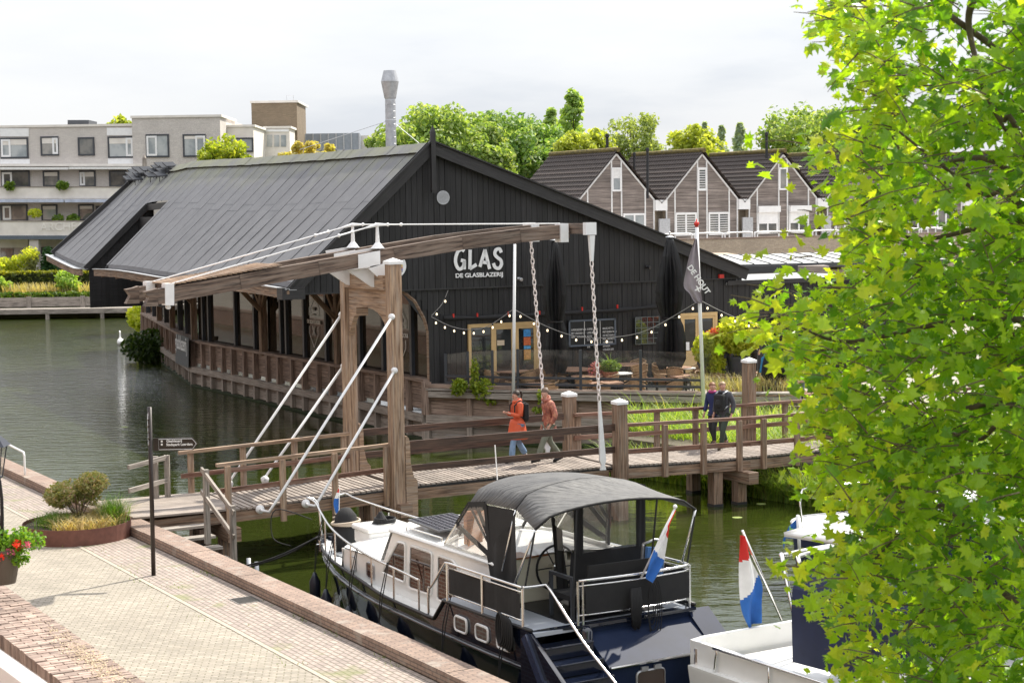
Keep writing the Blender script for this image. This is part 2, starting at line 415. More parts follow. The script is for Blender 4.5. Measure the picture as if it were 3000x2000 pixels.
# canal water
M=NM('canal_water'); co=M.co('World',(1,1,1),(0,0,.25))
g1=M.noise(M.co('World',(.55,1.35,1),(0,0,.12)),2.3,4,.55); g2=M.noise(M.co('World',(.3,.7,1)),.9,3,.5); reg=M.noise(M.co('World',(1,.6,1)),.09,2,.5)
gw=M.n('ShaderNodeNewGeometry'); sw_=M.n('ShaderNodeSeparateXYZ'); M.l(gw.outputs['Position'],sw_.inputs[0])
lf=M.math('MULTIPLY_ADD',sw_.outputs[0],-.12,-.9); lf=M.math('MINIMUM',M.math('MAXIMUM',lf,0),1); yy=M.math('MINIMUM',M.math('MAXIMUM',M.math('MULTIPLY_ADD',sw_.outputs[1],.1,-4.6),0),1)
rt=M.math('MINIMUM',M.math('MAXIMUM',M.math('MULTIPLY_ADD',sw_.outputs[0],.3,-.9),0),1); yr=M.math('MINIMUM',M.math('MAXIMUM',M.math('MULTIPLY_ADD',sw_.outputs[1],-.2,8.4),0),1)
amp=M.math('ADD',M.math('MULTIPLY_ADD',M.math('MULTIPLY',lf,yy),1.7,.1),M.math('MULTIPLY',M.math('MULTIPLY',rt,yr),1.0)); amp=M.math('MULTIPLY',amp,M.ramp(reg,[(.35,(.6,)*3),(.65,(1.2,)*3)]))
M.col(M.ramp(M.noise(M.co('World'),.25,3),[(.3,(.017,.025,.004)),(.7,(.03,.04,.007))]))
M.set(Roughness=.035,IOR=1.36); M.b.inputs['Specular IOR Level'].default_value=.62
bp=M.bump(M.math('ADD',M.math('MULTIPLY',g1,M.math('MULTIPLY',amp,1.3)),M.math('MULTIPLY',g2,.35)),.6,.09)
MT['water']=M.m
b=MB(); b.face([(-260,10,WL),(260,10,WL),(260,190,WL),(-260,190,WL)]); tag(b.build('water',MT['water']),kind='structure')
# pavements
MT['pave']=brick('yellow_clinker_paving',(.4,.355,.3),(.29,.26,.22),(.19,.17,.12),bw=.21,bh=.075,ms=.011,rot=R(-5),kind='World',var=.2,stains=((.27,.24,.19),2.2,8,.55,.4),bump=.6)
MT['band']=brick('pink_clinker_paving',(.38,.315,.275),(.29,.24,.215),(.15,.13,.1),bw=.2,bh=.1,ms=.011,kind='UV',var=.15,stains=((.16,.19,.05),1.4,7,.55,.5),bump=.6)
MT['cope']=brick('red_coping_brick',(.35,.25,.195),(.26,.185,.15),(.14,.11,.09),bw=.23,bh=.066,ms=.009,kind='UV',var=.3,stains=((.34,.31,.27),2.5,6,.6,.45),bump=.7,off=.5)
MT['qwall']=brick('quay_wall_brick',(.2,.085,.055),(.13,.06,.045),(.3,.27,.23),bw=.21,bh=.07,ms=.011,kind='UV',var=.35)
MT['concrete']=pm('stained_concrete',(.33,.29,.23),.85,var=.2,scale=2,bump=.2)
b=MB(S); b.face([(-90,-60,0),(-.5,-60,0),(-.5,125,0),(-90,125,0)]); tag(b.build('quay_pavement',MT['pave']),kind='structure')
b=MB(S); b.face([(-1.72,-60,.004),(-.5,-60,.004),(-.5,125,.004),(-1.72,125,.004)],[(-60,-1.72),(-60,-.5),(125,-.5),(125,-1.72)]); tag(b.build('pavement_band',MT['band']),kind='structure')
b=MB(S); b.face([(-1.8,-60,.008),(-1.72,-60,.008),(-1.72,125,.008),(-1.8,125,.008)]); tag(b.build('pavement_edge_course',pm('yellow_edge_brick',(.38,.335,.27),.8,var=.2,scale=14)),kind='structure')
wq=thing('quay_wall',S.w(-.2,0,-1.3),'low brick quay wall with red brick-on-edge coping along the canal','wall')
b=MB(S)
for i in range(60):
    y0=-30+i*2.6; z=.2+rnd.uniform(-.006,.006); b.bx(-.5,.0,y0,y0+2.596,.02,z)
b.build('coping',MT['cope'],wq)
b=MB(S); b.bx(-.46,-.035,-30,126,-1.6,.018); b.build('brick_face',MT['qwall'],wq)
# near flood wall
n0=S.loc(onz(0,1854,2.6)); n1=S.loc(onz(0,1704,2.6)); XO,XI=min(n0.x,n1.x),max(n0.x,n1.x)
wn_=thing('garden_wall',S.w((XO+XI)/2,-14,0),'weathered brick-on-edge garden wall strewn with pale seeds in the near corner','wall')
b=MB(S); 
for i in range(330):
    y0=-26+i*.074; cuts=[XO]+[XO+(.1 if i%2 else .2)+.205*k for k in range(3)]; cuts=[c_ for c_ in cuts if c_<XI-.06]+[XI]
    for ca,cb in zip(cuts,cuts[1:]): b.bx(ca+rnd.uniform(0,.006)+(-.008 if ca==XO else 0),cb-.007,y0+rnd.uniform(0,.004),y0+.066,2.42,2.6+rnd.uniform(-.006,.004))
b.build('coping',pm('old_coping_brick',(.3,.215,.18),.85,var=.3,scale=6,bump=.5,bs=25,c2=(.4,.31,.26),isl=.3),wn_)
b=MB(S); b.bx(XO+.03,XI-.02,-26,-1.6,0,2.418); b.build('concrete_body',MT['concrete'],wn_)
b=MB(S)
for _ in range(1500):
    t=rnd.gauss(0,1); c=onz(265+t*70+rnd.gauss(0,20),1930+t*52+rnd.gauss(0,16),2.606); l=S.loc(c)
    if XO<l.x<XI: card(b,(l.x,l.y,2.606),.011,1.4,Vector((rnd.gauss(0,.3),rnd.gauss(0,.3),1)))
tag(b.build('fallen_seeds',pm('pale_seed',(.62,.5,.32),.8)),'pale seeds scattered over the brick coping','seeds',kind='stuff')
# weeds in the joints
b=MB(S)
for _ in range(2600):
    y=rnd.uniform(-14,34); x=-.5-abs(rnd.gauss(0,.1)) if rnd.random()<.5 else -1.76+rnd.gauss(0,.25)
    if noise.noise(Vector((x*1.5,y*.9,3)))<.12: continue
    blade(b,(x,y,0.01),rnd.uniform(.02,.06),.9,.007,2)
tag(b.build('weeds',leafm('weed_green',(.1,.16,.02),(.2,.25,.04),.3)),'low weeds growing between the paving bricks','weeds',kind='stuff')
# drain
c=onz(718,1757,.006); dr=thing('drain_grate',c,'small rectangular drain grate in the brick pavement','drain')
b=MB(S); l=S.loc(c)
for i in range(7): b.bx(l.x-.19,l.x+.19,l.y-.2+i*.06,l.y-.17+i*.06,.006,.02)
b.build('grate',pm('cast_iron',(.09,.085,.08),.6,metal=.5),dr)
b=MB(S); b.bx(l.x-.22,l.x+.22,l.y-.24,l.y+.24,.002,.012); b.build('frame',pm('iron_frame',(.16,.15,.14),.7),dr)
# handrail hoop on the quay
p=onz(74,1414,0); q=Vector((p.x,p.y,.78)); e_=S.w(S.loc(q).x,S.loc(q).y+3.2,.86)
b=MB(); b.tube(smoothline([p,Vector((p.x,p.y,.7))],2)+[q+Vector((-.03,.05,0)),e_,Vector((e_.x,e_.y,0))],.028,8)
tag(b.build('handrail',MT['white_old'],smooth=True),'pale bent steel handrail standing on the quay coping','handrail')
# white rail of the near balcony
b=MB(); a0,a1=atY(-160,1850,6),atY(190,2110,4.9); b.beam(a0,a1,.06,.1); b.beam(a0+Vector((.0,.02,-.22)),a1+Vector((0,.02,-.2)),.04,.05)
tag(b.build('balcony_rail',MT['white']),'white painted balcony rail, out of focus in the near corner','railing')
# ---------------------------------------------------------------- far bank on the left
FB=133.0
b=MB(); b.prism([(-400,FB,-1.4),(-2,FB,-1.4),(-2,FB,.25),(-400,FB,.25)],(0,900,0)); tag(b.build('far_bank',pm('bank_soil',(.11,.13,.05),.95,var=.3,scale=.4,bump=.3)),kind='structure')
bw=thing('boardwalk',(-45,FB-1,-1.2),'grey timber boardwalk on piles with a plank revetment along the far bank','boardwalk')
b=MB(); b.beam((-90,FB-1.2,-.28),(-3,FB-1.2,-.28),2.2,.12); b.beam((-90,FB-2.3,-.45),(-3,FB-2.3,-.45),.15,.28); b.build('deck',MT['wood_grey'],bw)
b=MB()
for k in range(3): b.beam((-90,FB-.06,-.02+k*.24),(-3,FB-.06,-.02+k*.24),.1,.23)
b.build('revetment',MT['wood_grey'],bw)
for i in range(21):
    x=-88+i*4.2; b=MB(); b.beam((x,FB-.16,-.3),(x,FB-.16,.66),.34,.1); b.beam((x+2,FB-2.2,-1.6),(x+2,FB-2.2,-.4),.28,.28); b.build('post',MT['wood_grey'],bw)
def boxsamp(x0,x1,y0,y1,z0,z1,inset=.12):
    def f():
        k=rnd.random()
        if k<.45: return (rnd.uniform(x0,x1),y0+abs(rnd.gauss(0,inset)),rnd.uniform(z0,z1))
        if k<.85: return (rnd.uniform(x0,x1),rnd.uniform(y0,y1),z1-abs(rnd.gauss(0,inset)))
        return (rnd.uniform(x0,x1),rnd.uniform(y0,y1),rnd.uniform(z0,z1))
    return f
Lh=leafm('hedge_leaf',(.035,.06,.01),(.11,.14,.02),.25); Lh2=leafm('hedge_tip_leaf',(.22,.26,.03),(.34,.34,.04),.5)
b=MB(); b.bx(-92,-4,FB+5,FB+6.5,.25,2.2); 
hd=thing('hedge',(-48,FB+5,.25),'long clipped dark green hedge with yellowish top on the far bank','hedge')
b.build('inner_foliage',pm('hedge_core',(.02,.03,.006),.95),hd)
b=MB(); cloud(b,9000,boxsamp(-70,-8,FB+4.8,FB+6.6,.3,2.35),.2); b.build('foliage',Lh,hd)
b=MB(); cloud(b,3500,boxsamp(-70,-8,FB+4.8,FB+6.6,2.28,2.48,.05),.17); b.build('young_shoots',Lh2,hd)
b=MB()
for _ in range(7500):
    x=rnd.uniform(-70,-8); y=rnd.uniform(FB+1.2,FB+3.6); blade(b,(x,y,.6),rnd.uniform(.75,1.25),.35,.05,3)
tag(b.build('tall_grass',leafm('feathery_grass',(.34,.32,.15),(.5,.42,.27),.5)),'feathery pinkish tall grass in front of the far hedge','grass',kind='stuff')
b=MB(); cloud(b,6000,boxsamp(-70,-8,FB+.1,FB+1.4,.3,.95,.15),.2); tag(b.build('ground_cover',leafm('bank_green',(.05,.11,.015),(.13,.2,.03),.4)),'low green shrub cover along the top of the far revetment','ground cover',kind='stuff')
# ---------------------------------------------------------------- the black timber shed
ZE=4.5
def ridge_z(y):
    P_=[(-1,8.95),(0,8.97),(9.4,9.03),(18,9.12),(27.4,9.28),(29.5,9.2),(38,9.2)]
    for (a,z0),(b_,z1) in zip(P_,P_[1:]):
        if a<=y<=b_: return z0+(z1-z0)*(y-a)/(b_-a)
    return 9.2
def eave_z(y): return ZE+(.06*math.sin(y*.35)) +(0 if y<30.5 else .5*min(1,(y-30.5)/7)**1.0)
RX=.1; EX=-4.76
def roofp(x,y,dz=0):
    t=(x-EX)/(RX-EX); z=eave_z(y)*(1-t)+ridge_z(y)*t-.10*math.sin(math.pi*t)*(.5+.5*math.sin(y*.2))
    return (x,y,z+dz)
def onroof(px,py,lift=0):
    lo,hi=40,120
    d=ray(px,py)
    for k in range(900):
        t=lo+(hi-lo)*k/900; p=Vector((0,0,H))+d*t; l=B.loc(p)
        if l.x>EX-.3 and l.x<RX and l.z<=roofp(l.x,l.y)[2]+lift: return l
    return l
barn=thing('timber_shed',B.w(5,12,0),'large black timber shed with a grey membrane roof and white GLAS lettering, overhanging the water','shed')
# roof membrane in strips
M=NM('roof_membrane'); n_=M.noise(M.co('Object'),1.6,6,.6); fine=M.noise(M.co('Object',(3,3,3)),20,3)
k=M.ramp(n_,[(.3,(.115,.115,.122)),(.7,(.155,.155,.162))]); k=M.mix(1,k,M.math('MULTIPLY_ADD',M.island(),.1,.95),'MULTIPLY')
gz=M.n('ShaderNodeNewGeometry'); sp=M.n('ShaderNodeSeparateXYZ'); M.l(gz.outputs['Position'],sp.inputs[0])
up=M.math('MULTIPLY_ADD',sp.outputs[2],.33,-2.1); ms=M.math('MULTIPLY',up,M.noise(M.co('World',(1,1,.3)),.9,6,.6))
k=M.mix(M.ramp(ms,[(.25,(0,0,0)),(.62,(.5,)*3)]),k,(.27,.28,.11)); k=M.mix(.35,k,M.ramp(fine,[(.3,(.7,)*3),(.7,(1.3,)*3)]),'MULTIPLY')
M.col(k); M.set(Roughness=.62); M.bump(M.math('ADD',fine,M.math('MULTIPLY',n_,3)),.25,.01); MT['roof']=M.m
b=MB(B)
def strip(y0,y1,xa,xb,lift):
    n=10
    vs=[];uv=[]
    for i in range(n+1):
        x=xa+(xb-xa)*i/n
        for yy,dz in ((y0,lift+.007),(y1,lift)): vs.append(roofp(x,yy,dz))
    fs=[(2*i,2*i+1,2*i+3,2*i+2) for i in range(n)]
    b.add(vs,fs)
    # free edge of the lap
    b.add([roofp(xa,y0,lift-.05),roofp(xb,y0,lift-.05),roofp(xb,y0,lift+.007),roofp(xa,y0,lift+.007)],[(0,1,2,3)])
y=-.35; i=0
while y<36.7:
    y1=min(y+1.3,36.8)
    slot=25.2<=y+.65<=29.4
    xa=EX+.02 if not slot else -1.75
    split=RX-1.9-(.25 if i%2 else 0)
    if xa<split: strip(y+.006,y1-.01,xa,split,.0)
    strip(y+.006,y1-.01,max(xa,split-.08),RX-.02,.008)
    y=y1; i+=1
rf=b.build('roof',MT['roof'],barn,smooth=False)
b=MB(B)  # ridge capping
for i in range(37):
    y0=-.4+i; y1=y0+1.03
    za,zb=ridge_z(y0)+.06+rnd.uniform(-.012,.012),ridge_z(y1)+.06+rnd.uniform(-.012,.012)
    b.add([(RX-.42,y0,za-.32),(RX-.05,y0,za),(RX+.4,y0,za-.18),(RX-.42,y1,zb-.32),(RX-.05,y1,zb),(RX+.4,y1,zb-.18)],[(0,1,4,3),(1,2,5,4)])
b.build('ridge_cap',MT['roof'],rf)
b=MB(B)  # right-hand slope, soffit, slab
b.add([(RX,-.35,8.95),(12.6,-.35,4.46),(12.6,38,4.7),(RX,38,9.15)],[(0,1,2,3)]); b.add([(RX,-.3,8.75),(12.6,-.3,4.3),(12.6,38,4.5),(RX,38,8.95)],[(0,1,2,3)])
b.build('rear_roof_slope',MT['roof'],barn)
b=MB(B)
for ya,yb in((-.3,25.3),(29.4,36.8)):
    b.add([(EX+.05,ya,ZE-.22),(RX,ya,8.7),(RX,yb,8.8),(EX+.05,yb,eave_z(yb)-.22)],[(0,1,2,3)])
b.build('soffit',MT['wood_dark'],barn)
# eave fascia and gutter
for ya,yb in((-.3,25.3),(29.4,36.8)):
    b=MB(B); n=14
    for i in range(n):
        a,c=ya+(yb-ya)*i/n,ya+(yb-ya)*(i+1)/n
        b.add([(EX,a,eave_z(a)+.02),(EX,c,eave_z(c)+.02),(EX-.02,c,eave_z(c)-.16),(EX-.02,a,eave_z(a)-.16)],[(0,1,2,3)])
    b.build('roof_upstand',MT['roof'],barn)
for ya,yb in((-.42,26.6),(29.3,37.2)):
    b=MB(B); n=12
    for i in range(n):
        a,c=ya+(yb-ya)*i/n,ya+(yb-ya)*(i+1)/n
        b.beam((EX-.3,a,eave_z(a)-.34),(EX-.3,c,eave_z(c)-.34),.09,.3)
    b.build('fascia',MT['wood'],barn)
for ya,yb in((-.45,26.65),(29.25,37.25)):
    b=MB(B); n=12
    for i in range(n):
        a,c=ya+(yb-ya)*i/n,ya+(yb-ya)*(i+1)/n
        b.beam((EX-.33,a,eave_z(a)-.17),(EX-.33,c,eave_z(c)-.17),.16,.035)
        b.beam((EX-.14,a,eave_z(a)-.2),(EX-.14,c,eave_z(c)-.2),.26,.02)
    b.build('gutter',MT['galv'],barn)
b=MB(B)
for y in [i*2.7+1 for i in range(10)]: b.beam((EX+.5,y,ZE-.3),(EX-.3,y,ZE-.42),.16,.18)
b.build('rafter_ends',MT['wood'],barn)
# slot side walls
b=MB(B)
i=0; x=EX+.1
while x<RX-1.6:
    z1=roofp(x+.09,29.5)[2]-.05; b.bx(x,x+.185,29.5+rnd.uniform(0,.02),29.56,2.4,z1); x+=.19
b.bx(-2.2,-1.9,25.2,29.6,2.5,6.7); b.build('slot_wall',MT['wood_black'],barn)
b=MB(B)
b.beam(roofp(EX-.1,29.4,-.1),roofp(-1.75,29.4,-.12),.08,.28); b.beam(roofp(EX-.1,25.2,-.08),roofp(-1.75,25.2,-.1),.06,.16); b.beam(roofp(-1.75,25.2,-.2),roofp(-1.75,29.4,-.2),.08,.3)
b.beam(roofp(EX-.1,36.8,.0),roofp(RX,36.8,.0),.12,.3)
b.build('slot_trim',MT['wood_black2'],barn)
# gable boards
def rakez(x): return ridge_z(0)-(RX-x)*(ridge_z(0)-ZE)/(RX-EX) if x<RX else 8.97-(x-RX)*(8.97-4.47)/(12.42-RX)
b=MB(B); x=EX+.12; bw_=.205; SEAM=4.15
while x<12.4:
    z1=rakez(x+bw_/2)-.12
    if z1>SEAM+.05:
        dy=rnd.uniform(-.012,.006); b.beam((x+bw_/2,-.06+dy,SEAM-.02),(x+bw_/2,-.06+dy,z1+.08),bw_-.013,.03,up=(0,1,0))
    x+=bw_
b.build('upper_gable_boards',MT['wood_black'],barn)
b=MB(B); b.add([(EX+.1,-.035,SEAM-.02),(12.4,-.035,SEAM-.02),(12.4,-.035,4.4),(RX,-.035,8.9),(EX+.1,-.035,4.6)],[(0,1,2,3,4)]); b.add([(-1.0,.03,4.15),(12.4,.03,4.15),(12.4,.03,.5),(0.0,.03,.5),(0.0,.03,2.8),(-.25,.03,3.2)],[(0,1,2,3,4,5)]); b.build('gable_backing',MT['black'],barn)
b=MB(B); x=-1.02
doors=[(1.5,4.15),(9.62,11.6)]
while x<12.6:
    xm=x+bw_/2; zb=.6
    if xm<0: zb=4.12-(1-math.sqrt(max(0,1-((1.02+xm)/1.05)**2)))*1.3
    for d0,d1 in doors:
        if d0<xm<d1: zb=2.87
    dy=rnd.uniform(-.012,.006); b.beam((xm,.0+dy,zb),(xm,.0+dy,SEAM),bw_-.013,.03,up=(0,1,0)); x+=bw_
b.build('lower_gable_boards',MT['wood_black'],barn)
b=MB(B); b.beam((EX+.1,-.09,SEAM-.02),(12.45,-.09,SEAM-.02),.03,.05)
# bargeboards
b.beam((EX-.32,-.34,rakez(EX-.32)-.12),(RX,-.34,rakez(RX)-.08),.05,.42); b.beam((RX,-.34,rakez(RX)-.08),(12.75,-.34,rakez(12.75)-.08),.05,.42)
b.beam((EX-.42,-.38,rakez(EX-.42)+.1),(RX,-.38,rakez(RX)+.13),.14,.05); b.beam((RX,-.38,rakez(RX)+.13),(12.8,-.38,rakez(12.8)+.13),.14,.05)
b.bx(EX-.5,EX+.28,-.42,.1,3.98,4.36)
b.build('bargeboard',MT['wood_black2'],barn)
fz=B.aty(1267,367,-.42)
b=MB(B); b.beam((fz.x,-.42,B.aty(1267,565,-.42).z),(fz.x,-.42,fz.z-.22),.165,.12,up=(0,1,0)); b.add([(fz.x-.083,-.48,fz.z-.22),(fz.x+.083,-.48,fz.z-.22),(fz.x+.083,-.36,fz.z-.22),(fz.x-.083,-.36,fz.z-.22),(fz.x,-.42,fz.z)],[(0,1,4),(1,2,4),(2,3,4),(3,0,4)]); b.beam((fz.x,-.43,7.45),(fz.x,-.43,7.55),.19,.14,up=(0,1,0)); b.build('finial',MT['wood_black2'],barn)
b=MB(B); b.beam((RX,36.9,8.6),(RX,36.9,9.8),.2,.14,up=(0,1,0)); b.lathe((RX,36.9,9.8),[(.12,0),(0,.2)],4); b.build('finial',MT['wood_grey'],barn)
v=B.aty(1298,579,-.1)
vt=MB(B); vt.lathe((v.x,-.085,v.z),[(.235,0),(.235,.03),(.2,.03),(.2,.01)],28,ax=(0,-1,0)); 
for i in range(-9,10):
    h=math.sqrt(max(0,.2**2-(i*.021)**2)); vt.bx(v.x-h,v.x+h,-.12,-.1,v.z+i*.021,v.z+i*.021+.012)
vt.build('round_vent',MT['galv'],barn)
# flue
fl=B.atx(1146,430,2.6); ft=B.atx(1143,207,2.6); top=ft.z
b=MB(B); c=(2.6,fl.y,0)
b.lathe((2.6,fl.y,7.0),[(.21,0),(.205,top-7-1.15)]+[(.2,top-7-1.1),(.23,top-7-1.05),(.34,top-7-.45),(.345,top-7-.42),(.24,top-7),(.2,top-7),(.2,top-7-.1)],20)
for i in range(14): b.lathe((2.6,fl.y,7.9+i*.25),[(.205,-.008),(.214,0),(.205,.008)],20)
b.lathe((2.6,fl.y,top-1.95),[(.215,0),(.225,.02),(.215,.05)],20)
b.build('flue',pm('zinc_flue',(.42,.43,.45),.45,metal=.55,var=.18,scale=6),barn,smooth=False)
b=MB(B); b.tube([(2.6,fl.y,top-1.9),(RX,fl.y+3.5,9.3)],.012,4); b.tube([(2.6,fl.y,top-1.9),(6,fl.y-1.5,7.2)],.012,4); b.build('stay_wire',MT['galv'],barn)
# lamps on the gable
for px,py in((1519,816),(1895,781)):
    l=B.aty(px,py,-.1); b=MB(B); b.bx(l.x-.05,l.x+.05,-.14,-.05,l.z-.05,l.z+.05); b.lathe((l.x,-.14,l.z),[(.03,0),(.06,.06),(.065,.14),(.05,.14)],12,ax=(.3,-.9,-.3)); b.build('wall_lamp',MT['galv'] if px<1600 else MT['black'],barn,smooth=True)
l=B.aty(2112,809,-.1); b=MB(B); b.bx(l.x-.1,l.x+.1,-.16,-.05,l.z-.07,l.z+.07); b.build('alarm_box',MT['red'],barn)
# lettering
def strokes(mb,segs,O,ux,uz,w_,th,n):
    """flat rounded strokes of lettering on a wall plane"""
    O,ux,uz,n=Vector(O),Vector(ux),Vector(uz),Vector(n)
    for pl in segs:
        ws=pl[1] if isinstance(pl,tuple) else 1; pl=pl[0] if isinstance(pl,tuple) else pl
        pts=[O+ux*a+uz*c for a,c in smoothline([Vector((p[0],p[1],0)) for p in pl],4) for a,c in [(a,c)]] if False else [O+ux*q.x+uz*q.y for q in (smoothline([Vector((p[0],p[1],0)) for p in pl],5) if len(pl)>2 else [Vector((*p,0)) for p in pl])]
        L_=[];R_=[]
        for i,p in enumerate(pts):
            t=(pts[min(i+1,len(pts)-1)]-pts[max(i-1,0)]).normalized(); s_=t.cross(n).normalized()*w_*ws/2
            L_.append(p-s_);R_.append(p+s_)
        N=len(pts); vs=[tuple(q) for q in L_+R_]+[tuple(q+n*th) for q in L_+R_]
        fs=[(2*N+i,2*N+i+1,3*N+i+1,3*N+i) for i in range(N-1)]+[(i,N+i,N+i+1,i+1) for i in range(N-1)]
        fs+=[(i,i+1,2*N+i+1,2*N+i) for i in range(N-1)]+[(N+i,3*N+i,3*N+i+1,N+i+1) for i in range(N-1)]+[(0,2*N,3*N,N),(N-1,2*N-1,4*N-1,3*N-1)]
        mb.add(vs,fs)
g0=B.aty(1333,791,-.12); g1=B.aty(1472,728,-.12); GW=(g1.x-g0.x)/4.5; GH=g1.z-g0.z
b=MB(B)
G_=[[(.82,.92),(.6,1),(.3,.93),(.08,.65),(.05,.35),(.25,.08),(.5,.05),(.75,.2),(.8,.45)],[(.52,.48),(.9,.42)],[(.82,.45),(.8,.02)]]
L_=[[(.22,.98),(.15,.02)],[(.15,.04),(.85,.24)]]
A_=[[(.05,.12),(.5,.97)],[(.48,.97),(.85,.0)],[(.22,.36),(.72,.3)]]
S__=[[(.85,.8),(.7,.98),(.35,.93),(.25,.72),(.5,.55),(.8,.42),(.85,.2),(.6,.02),(.25,.08),(.1,.28)]]
for i,(gl,wd) in enumerate([(G_,1.05),(L_,.92),(A_,1.15),(S__,1.0)]):
    off=[0,1.22,2.25,3.5][i]
    strokes(b,[[(off+x*wd,y) for x,y in s_] for s_ in gl],(g0.x,-.12,g0.z),(GW,0,0),(0,0,GH),.115,.03,(0,-1,0))
b.build('lettering_large',MT['white'],barn)
t0=B.aty(1334,813.5,-.13); t1=B.aty(1472,801.5,-.13)
exw=B.w(1,0,0)-B.w(0,0,0)
to=text_ob('lettering_small','DE GLASBLAZERIJ',.2,MT['white'],barn,planeM(B.w(t0.x,-.13,t0.z),exw,(0,0,1)),ext=.012,bold=.004)
wd=max(v.co.x*exw.x+v.co.y*exw.y for v in to.data.vertices)-min(v.co.x*exw.x+v.co.y*exw.y for v in to.data.vertices)
bpy.data.objects.remove(to)
text_ob('lettering_small','DE GLASBLAZERIJ',.2,MT['white'],barn,planeM(B.w(t0.x,-.13,t0.z),exw,(0,0,1)),ext=.012,bold=.005,sx=(t1.x-t0.x)/wd)
# round coloured bar sign
rc=B.aty(1157,779,-.2)
b=MB(B); b.lathe((rc.x,-.1,rc.z),[(.4,0),(.4,.12),(.36,.12)],32,ax=(0,-1,0)); b.lathe((rc.x,-.1,rc.z),[(.36,.11),(.0,.112)],32,ax=(0,-1,0)); sg=b.build('round_sign',MT['white'],barn)
cols=[(.7,.5,.05),(.5,.12,.03),(.05,.08,.4),(.25,.25,.3),(.12,.2,.08),(.6,.25,.05)]
for ci,c_ in enumerate(cols):
    b=MB(B)
    for i in range(-5,6):
        for j in range(-6,2):
            if (i*3+j*5)%6==ci and math.hypot(i,j+.5)*.062<.3: b.bx(rc.x+i*.062-.025,rc.x+i*.062+.025,-.222,-.215,rc.z+j*.062-.025,rc.z+j*.062+.025)
    if b.v: b.build('mosaic_squares',pm('mosaic_%d'%ci,c_,.3),sg)
text_ob('lettering','BAR',.17,pm('blue_letter',(.03,.07,.6),.3),sg,planeM(B.w(rc.x-.08,-.223,rc.z+.07),exw,(0,0,1)),ext=.006,bold=.006)
# doors
def door(px0,px1,ptop,pbot,label,leafs):
    a=B.aty(px0,ptop,-.03); c=B.aty(px1,ptop,-.03); z0=.72; z1=a.z
    d=MB(B)
    for i in range(leafs+1):
        xx=a.x+(c.x-a.x)*i/leafs; d.bx(xx-.05,xx+.05,-.09,.0,z0,z1)
    d.bx(a.x,c.x,-.095,.0,z1-.12,z1); d.bx(a.x,c.x,-.085,.0,z0,z0+.1)
    fr_=d.build('door_frame',MT['yellow_wood'],barn)
    for i in range(leafs):
        xa=a.x+(c.x-a.x)*i/leafs+.05; xb=a.x+(c.x-a.x)*(i+1)/leafs-.05
        q=MB(B); q.bx(xa,xb,-.05,-.03,z0+.1,z1-.12); q.build('pane',MT['glass_w'],fr_)
        q=MB(B); q.bx(xa+.0,xa+.09,-.075,-.05,z0+.1,z1-.12); q.bx(xb-.09,xb,-.075,-.05,z0+.1,z1-.12); q.bx(xa,xb,-.07,-.05,z1-.22,z1-.12); q.bx(xa,xb,-.07,-.05,z0+.1,z0+.26)
        if i>0 or leafs==2: q.build('leaf',MT['yellow_wood'],fr_)
    return a,c,fr_
a,c,fr_=door(1374,1572,950,1108,'',3)
p0=B.aty(1534,965,-.1)
for k,(c_,z0_,z1_) in enumerate([((.05,.25,.55),.0,.25),((.6,.15,.05),.27,.55),((.1,.35,.6),.57,.68),((.6,.3,.08),.7,1.05)]):
    b=MB(B); b.bx(p0.x,p0.x+.27,-.1,-.094,p0.z-z1_,p0.z-z0_); b.build('poster',pm('poster_%d'%k,c_,.5,var=.35,scale=14),fr_)
pz=B.aty(1467,1004,-.1); b=MB(B); b.bx(pz.x-.14,pz.x+.14,-.1,-.094,pz.z-.09,pz.z+.09); b.build('paper_notice',pm('paper',(.6,.5,.36),.7),fr_)
a2,c2,fr2=door(1994,2096,918,1080,'',2)
b=MB(B); b.bx(a2.x+.02,a2.x+.62,-.1,-.05,.75,1.55); b.build('boarding',MT['yellow_wood'],fr2)
p0=B.aty(2011,1010,-.1); b=MB(B); b.bx(p0.x-.12,p0.x+.12,-.11,-.1,p0.z-.2,p0.z+.1); b.build('paper_notice',MT['white'],fr2)
# rolled awning along the wall
aw=[B.aty(x,y,-.28) for x,y in((1300,932),(1420,930),(1590,921),(1700,915),(1830,907),(1935,897))]
b=MB(B); b.tube(smoothline(aw,4),[.075+.02*math.sin(i*1.7) for i in range(len(smoothline(aw,4)))],8)
for q in aw: b.tube([(q.x,-.05,q.z+.1),(q.x,-.28,q.z+.06)],.015,5)
b.build('rolled_awning',MT['canvas'],barn,smooth=True)
b=MB(B)
for px,py in((1327,925),(1397,923),(1488,919),(1579,916),(1704,905),(1807,898),(1925,889)):
    q=B.aty(px,py,-.3); b.bx(q.x-.02,q.x+.02,-.37,-.3,q.z-.06,q.z+.07)
b.build('awning_clips',MT['red'],barn)
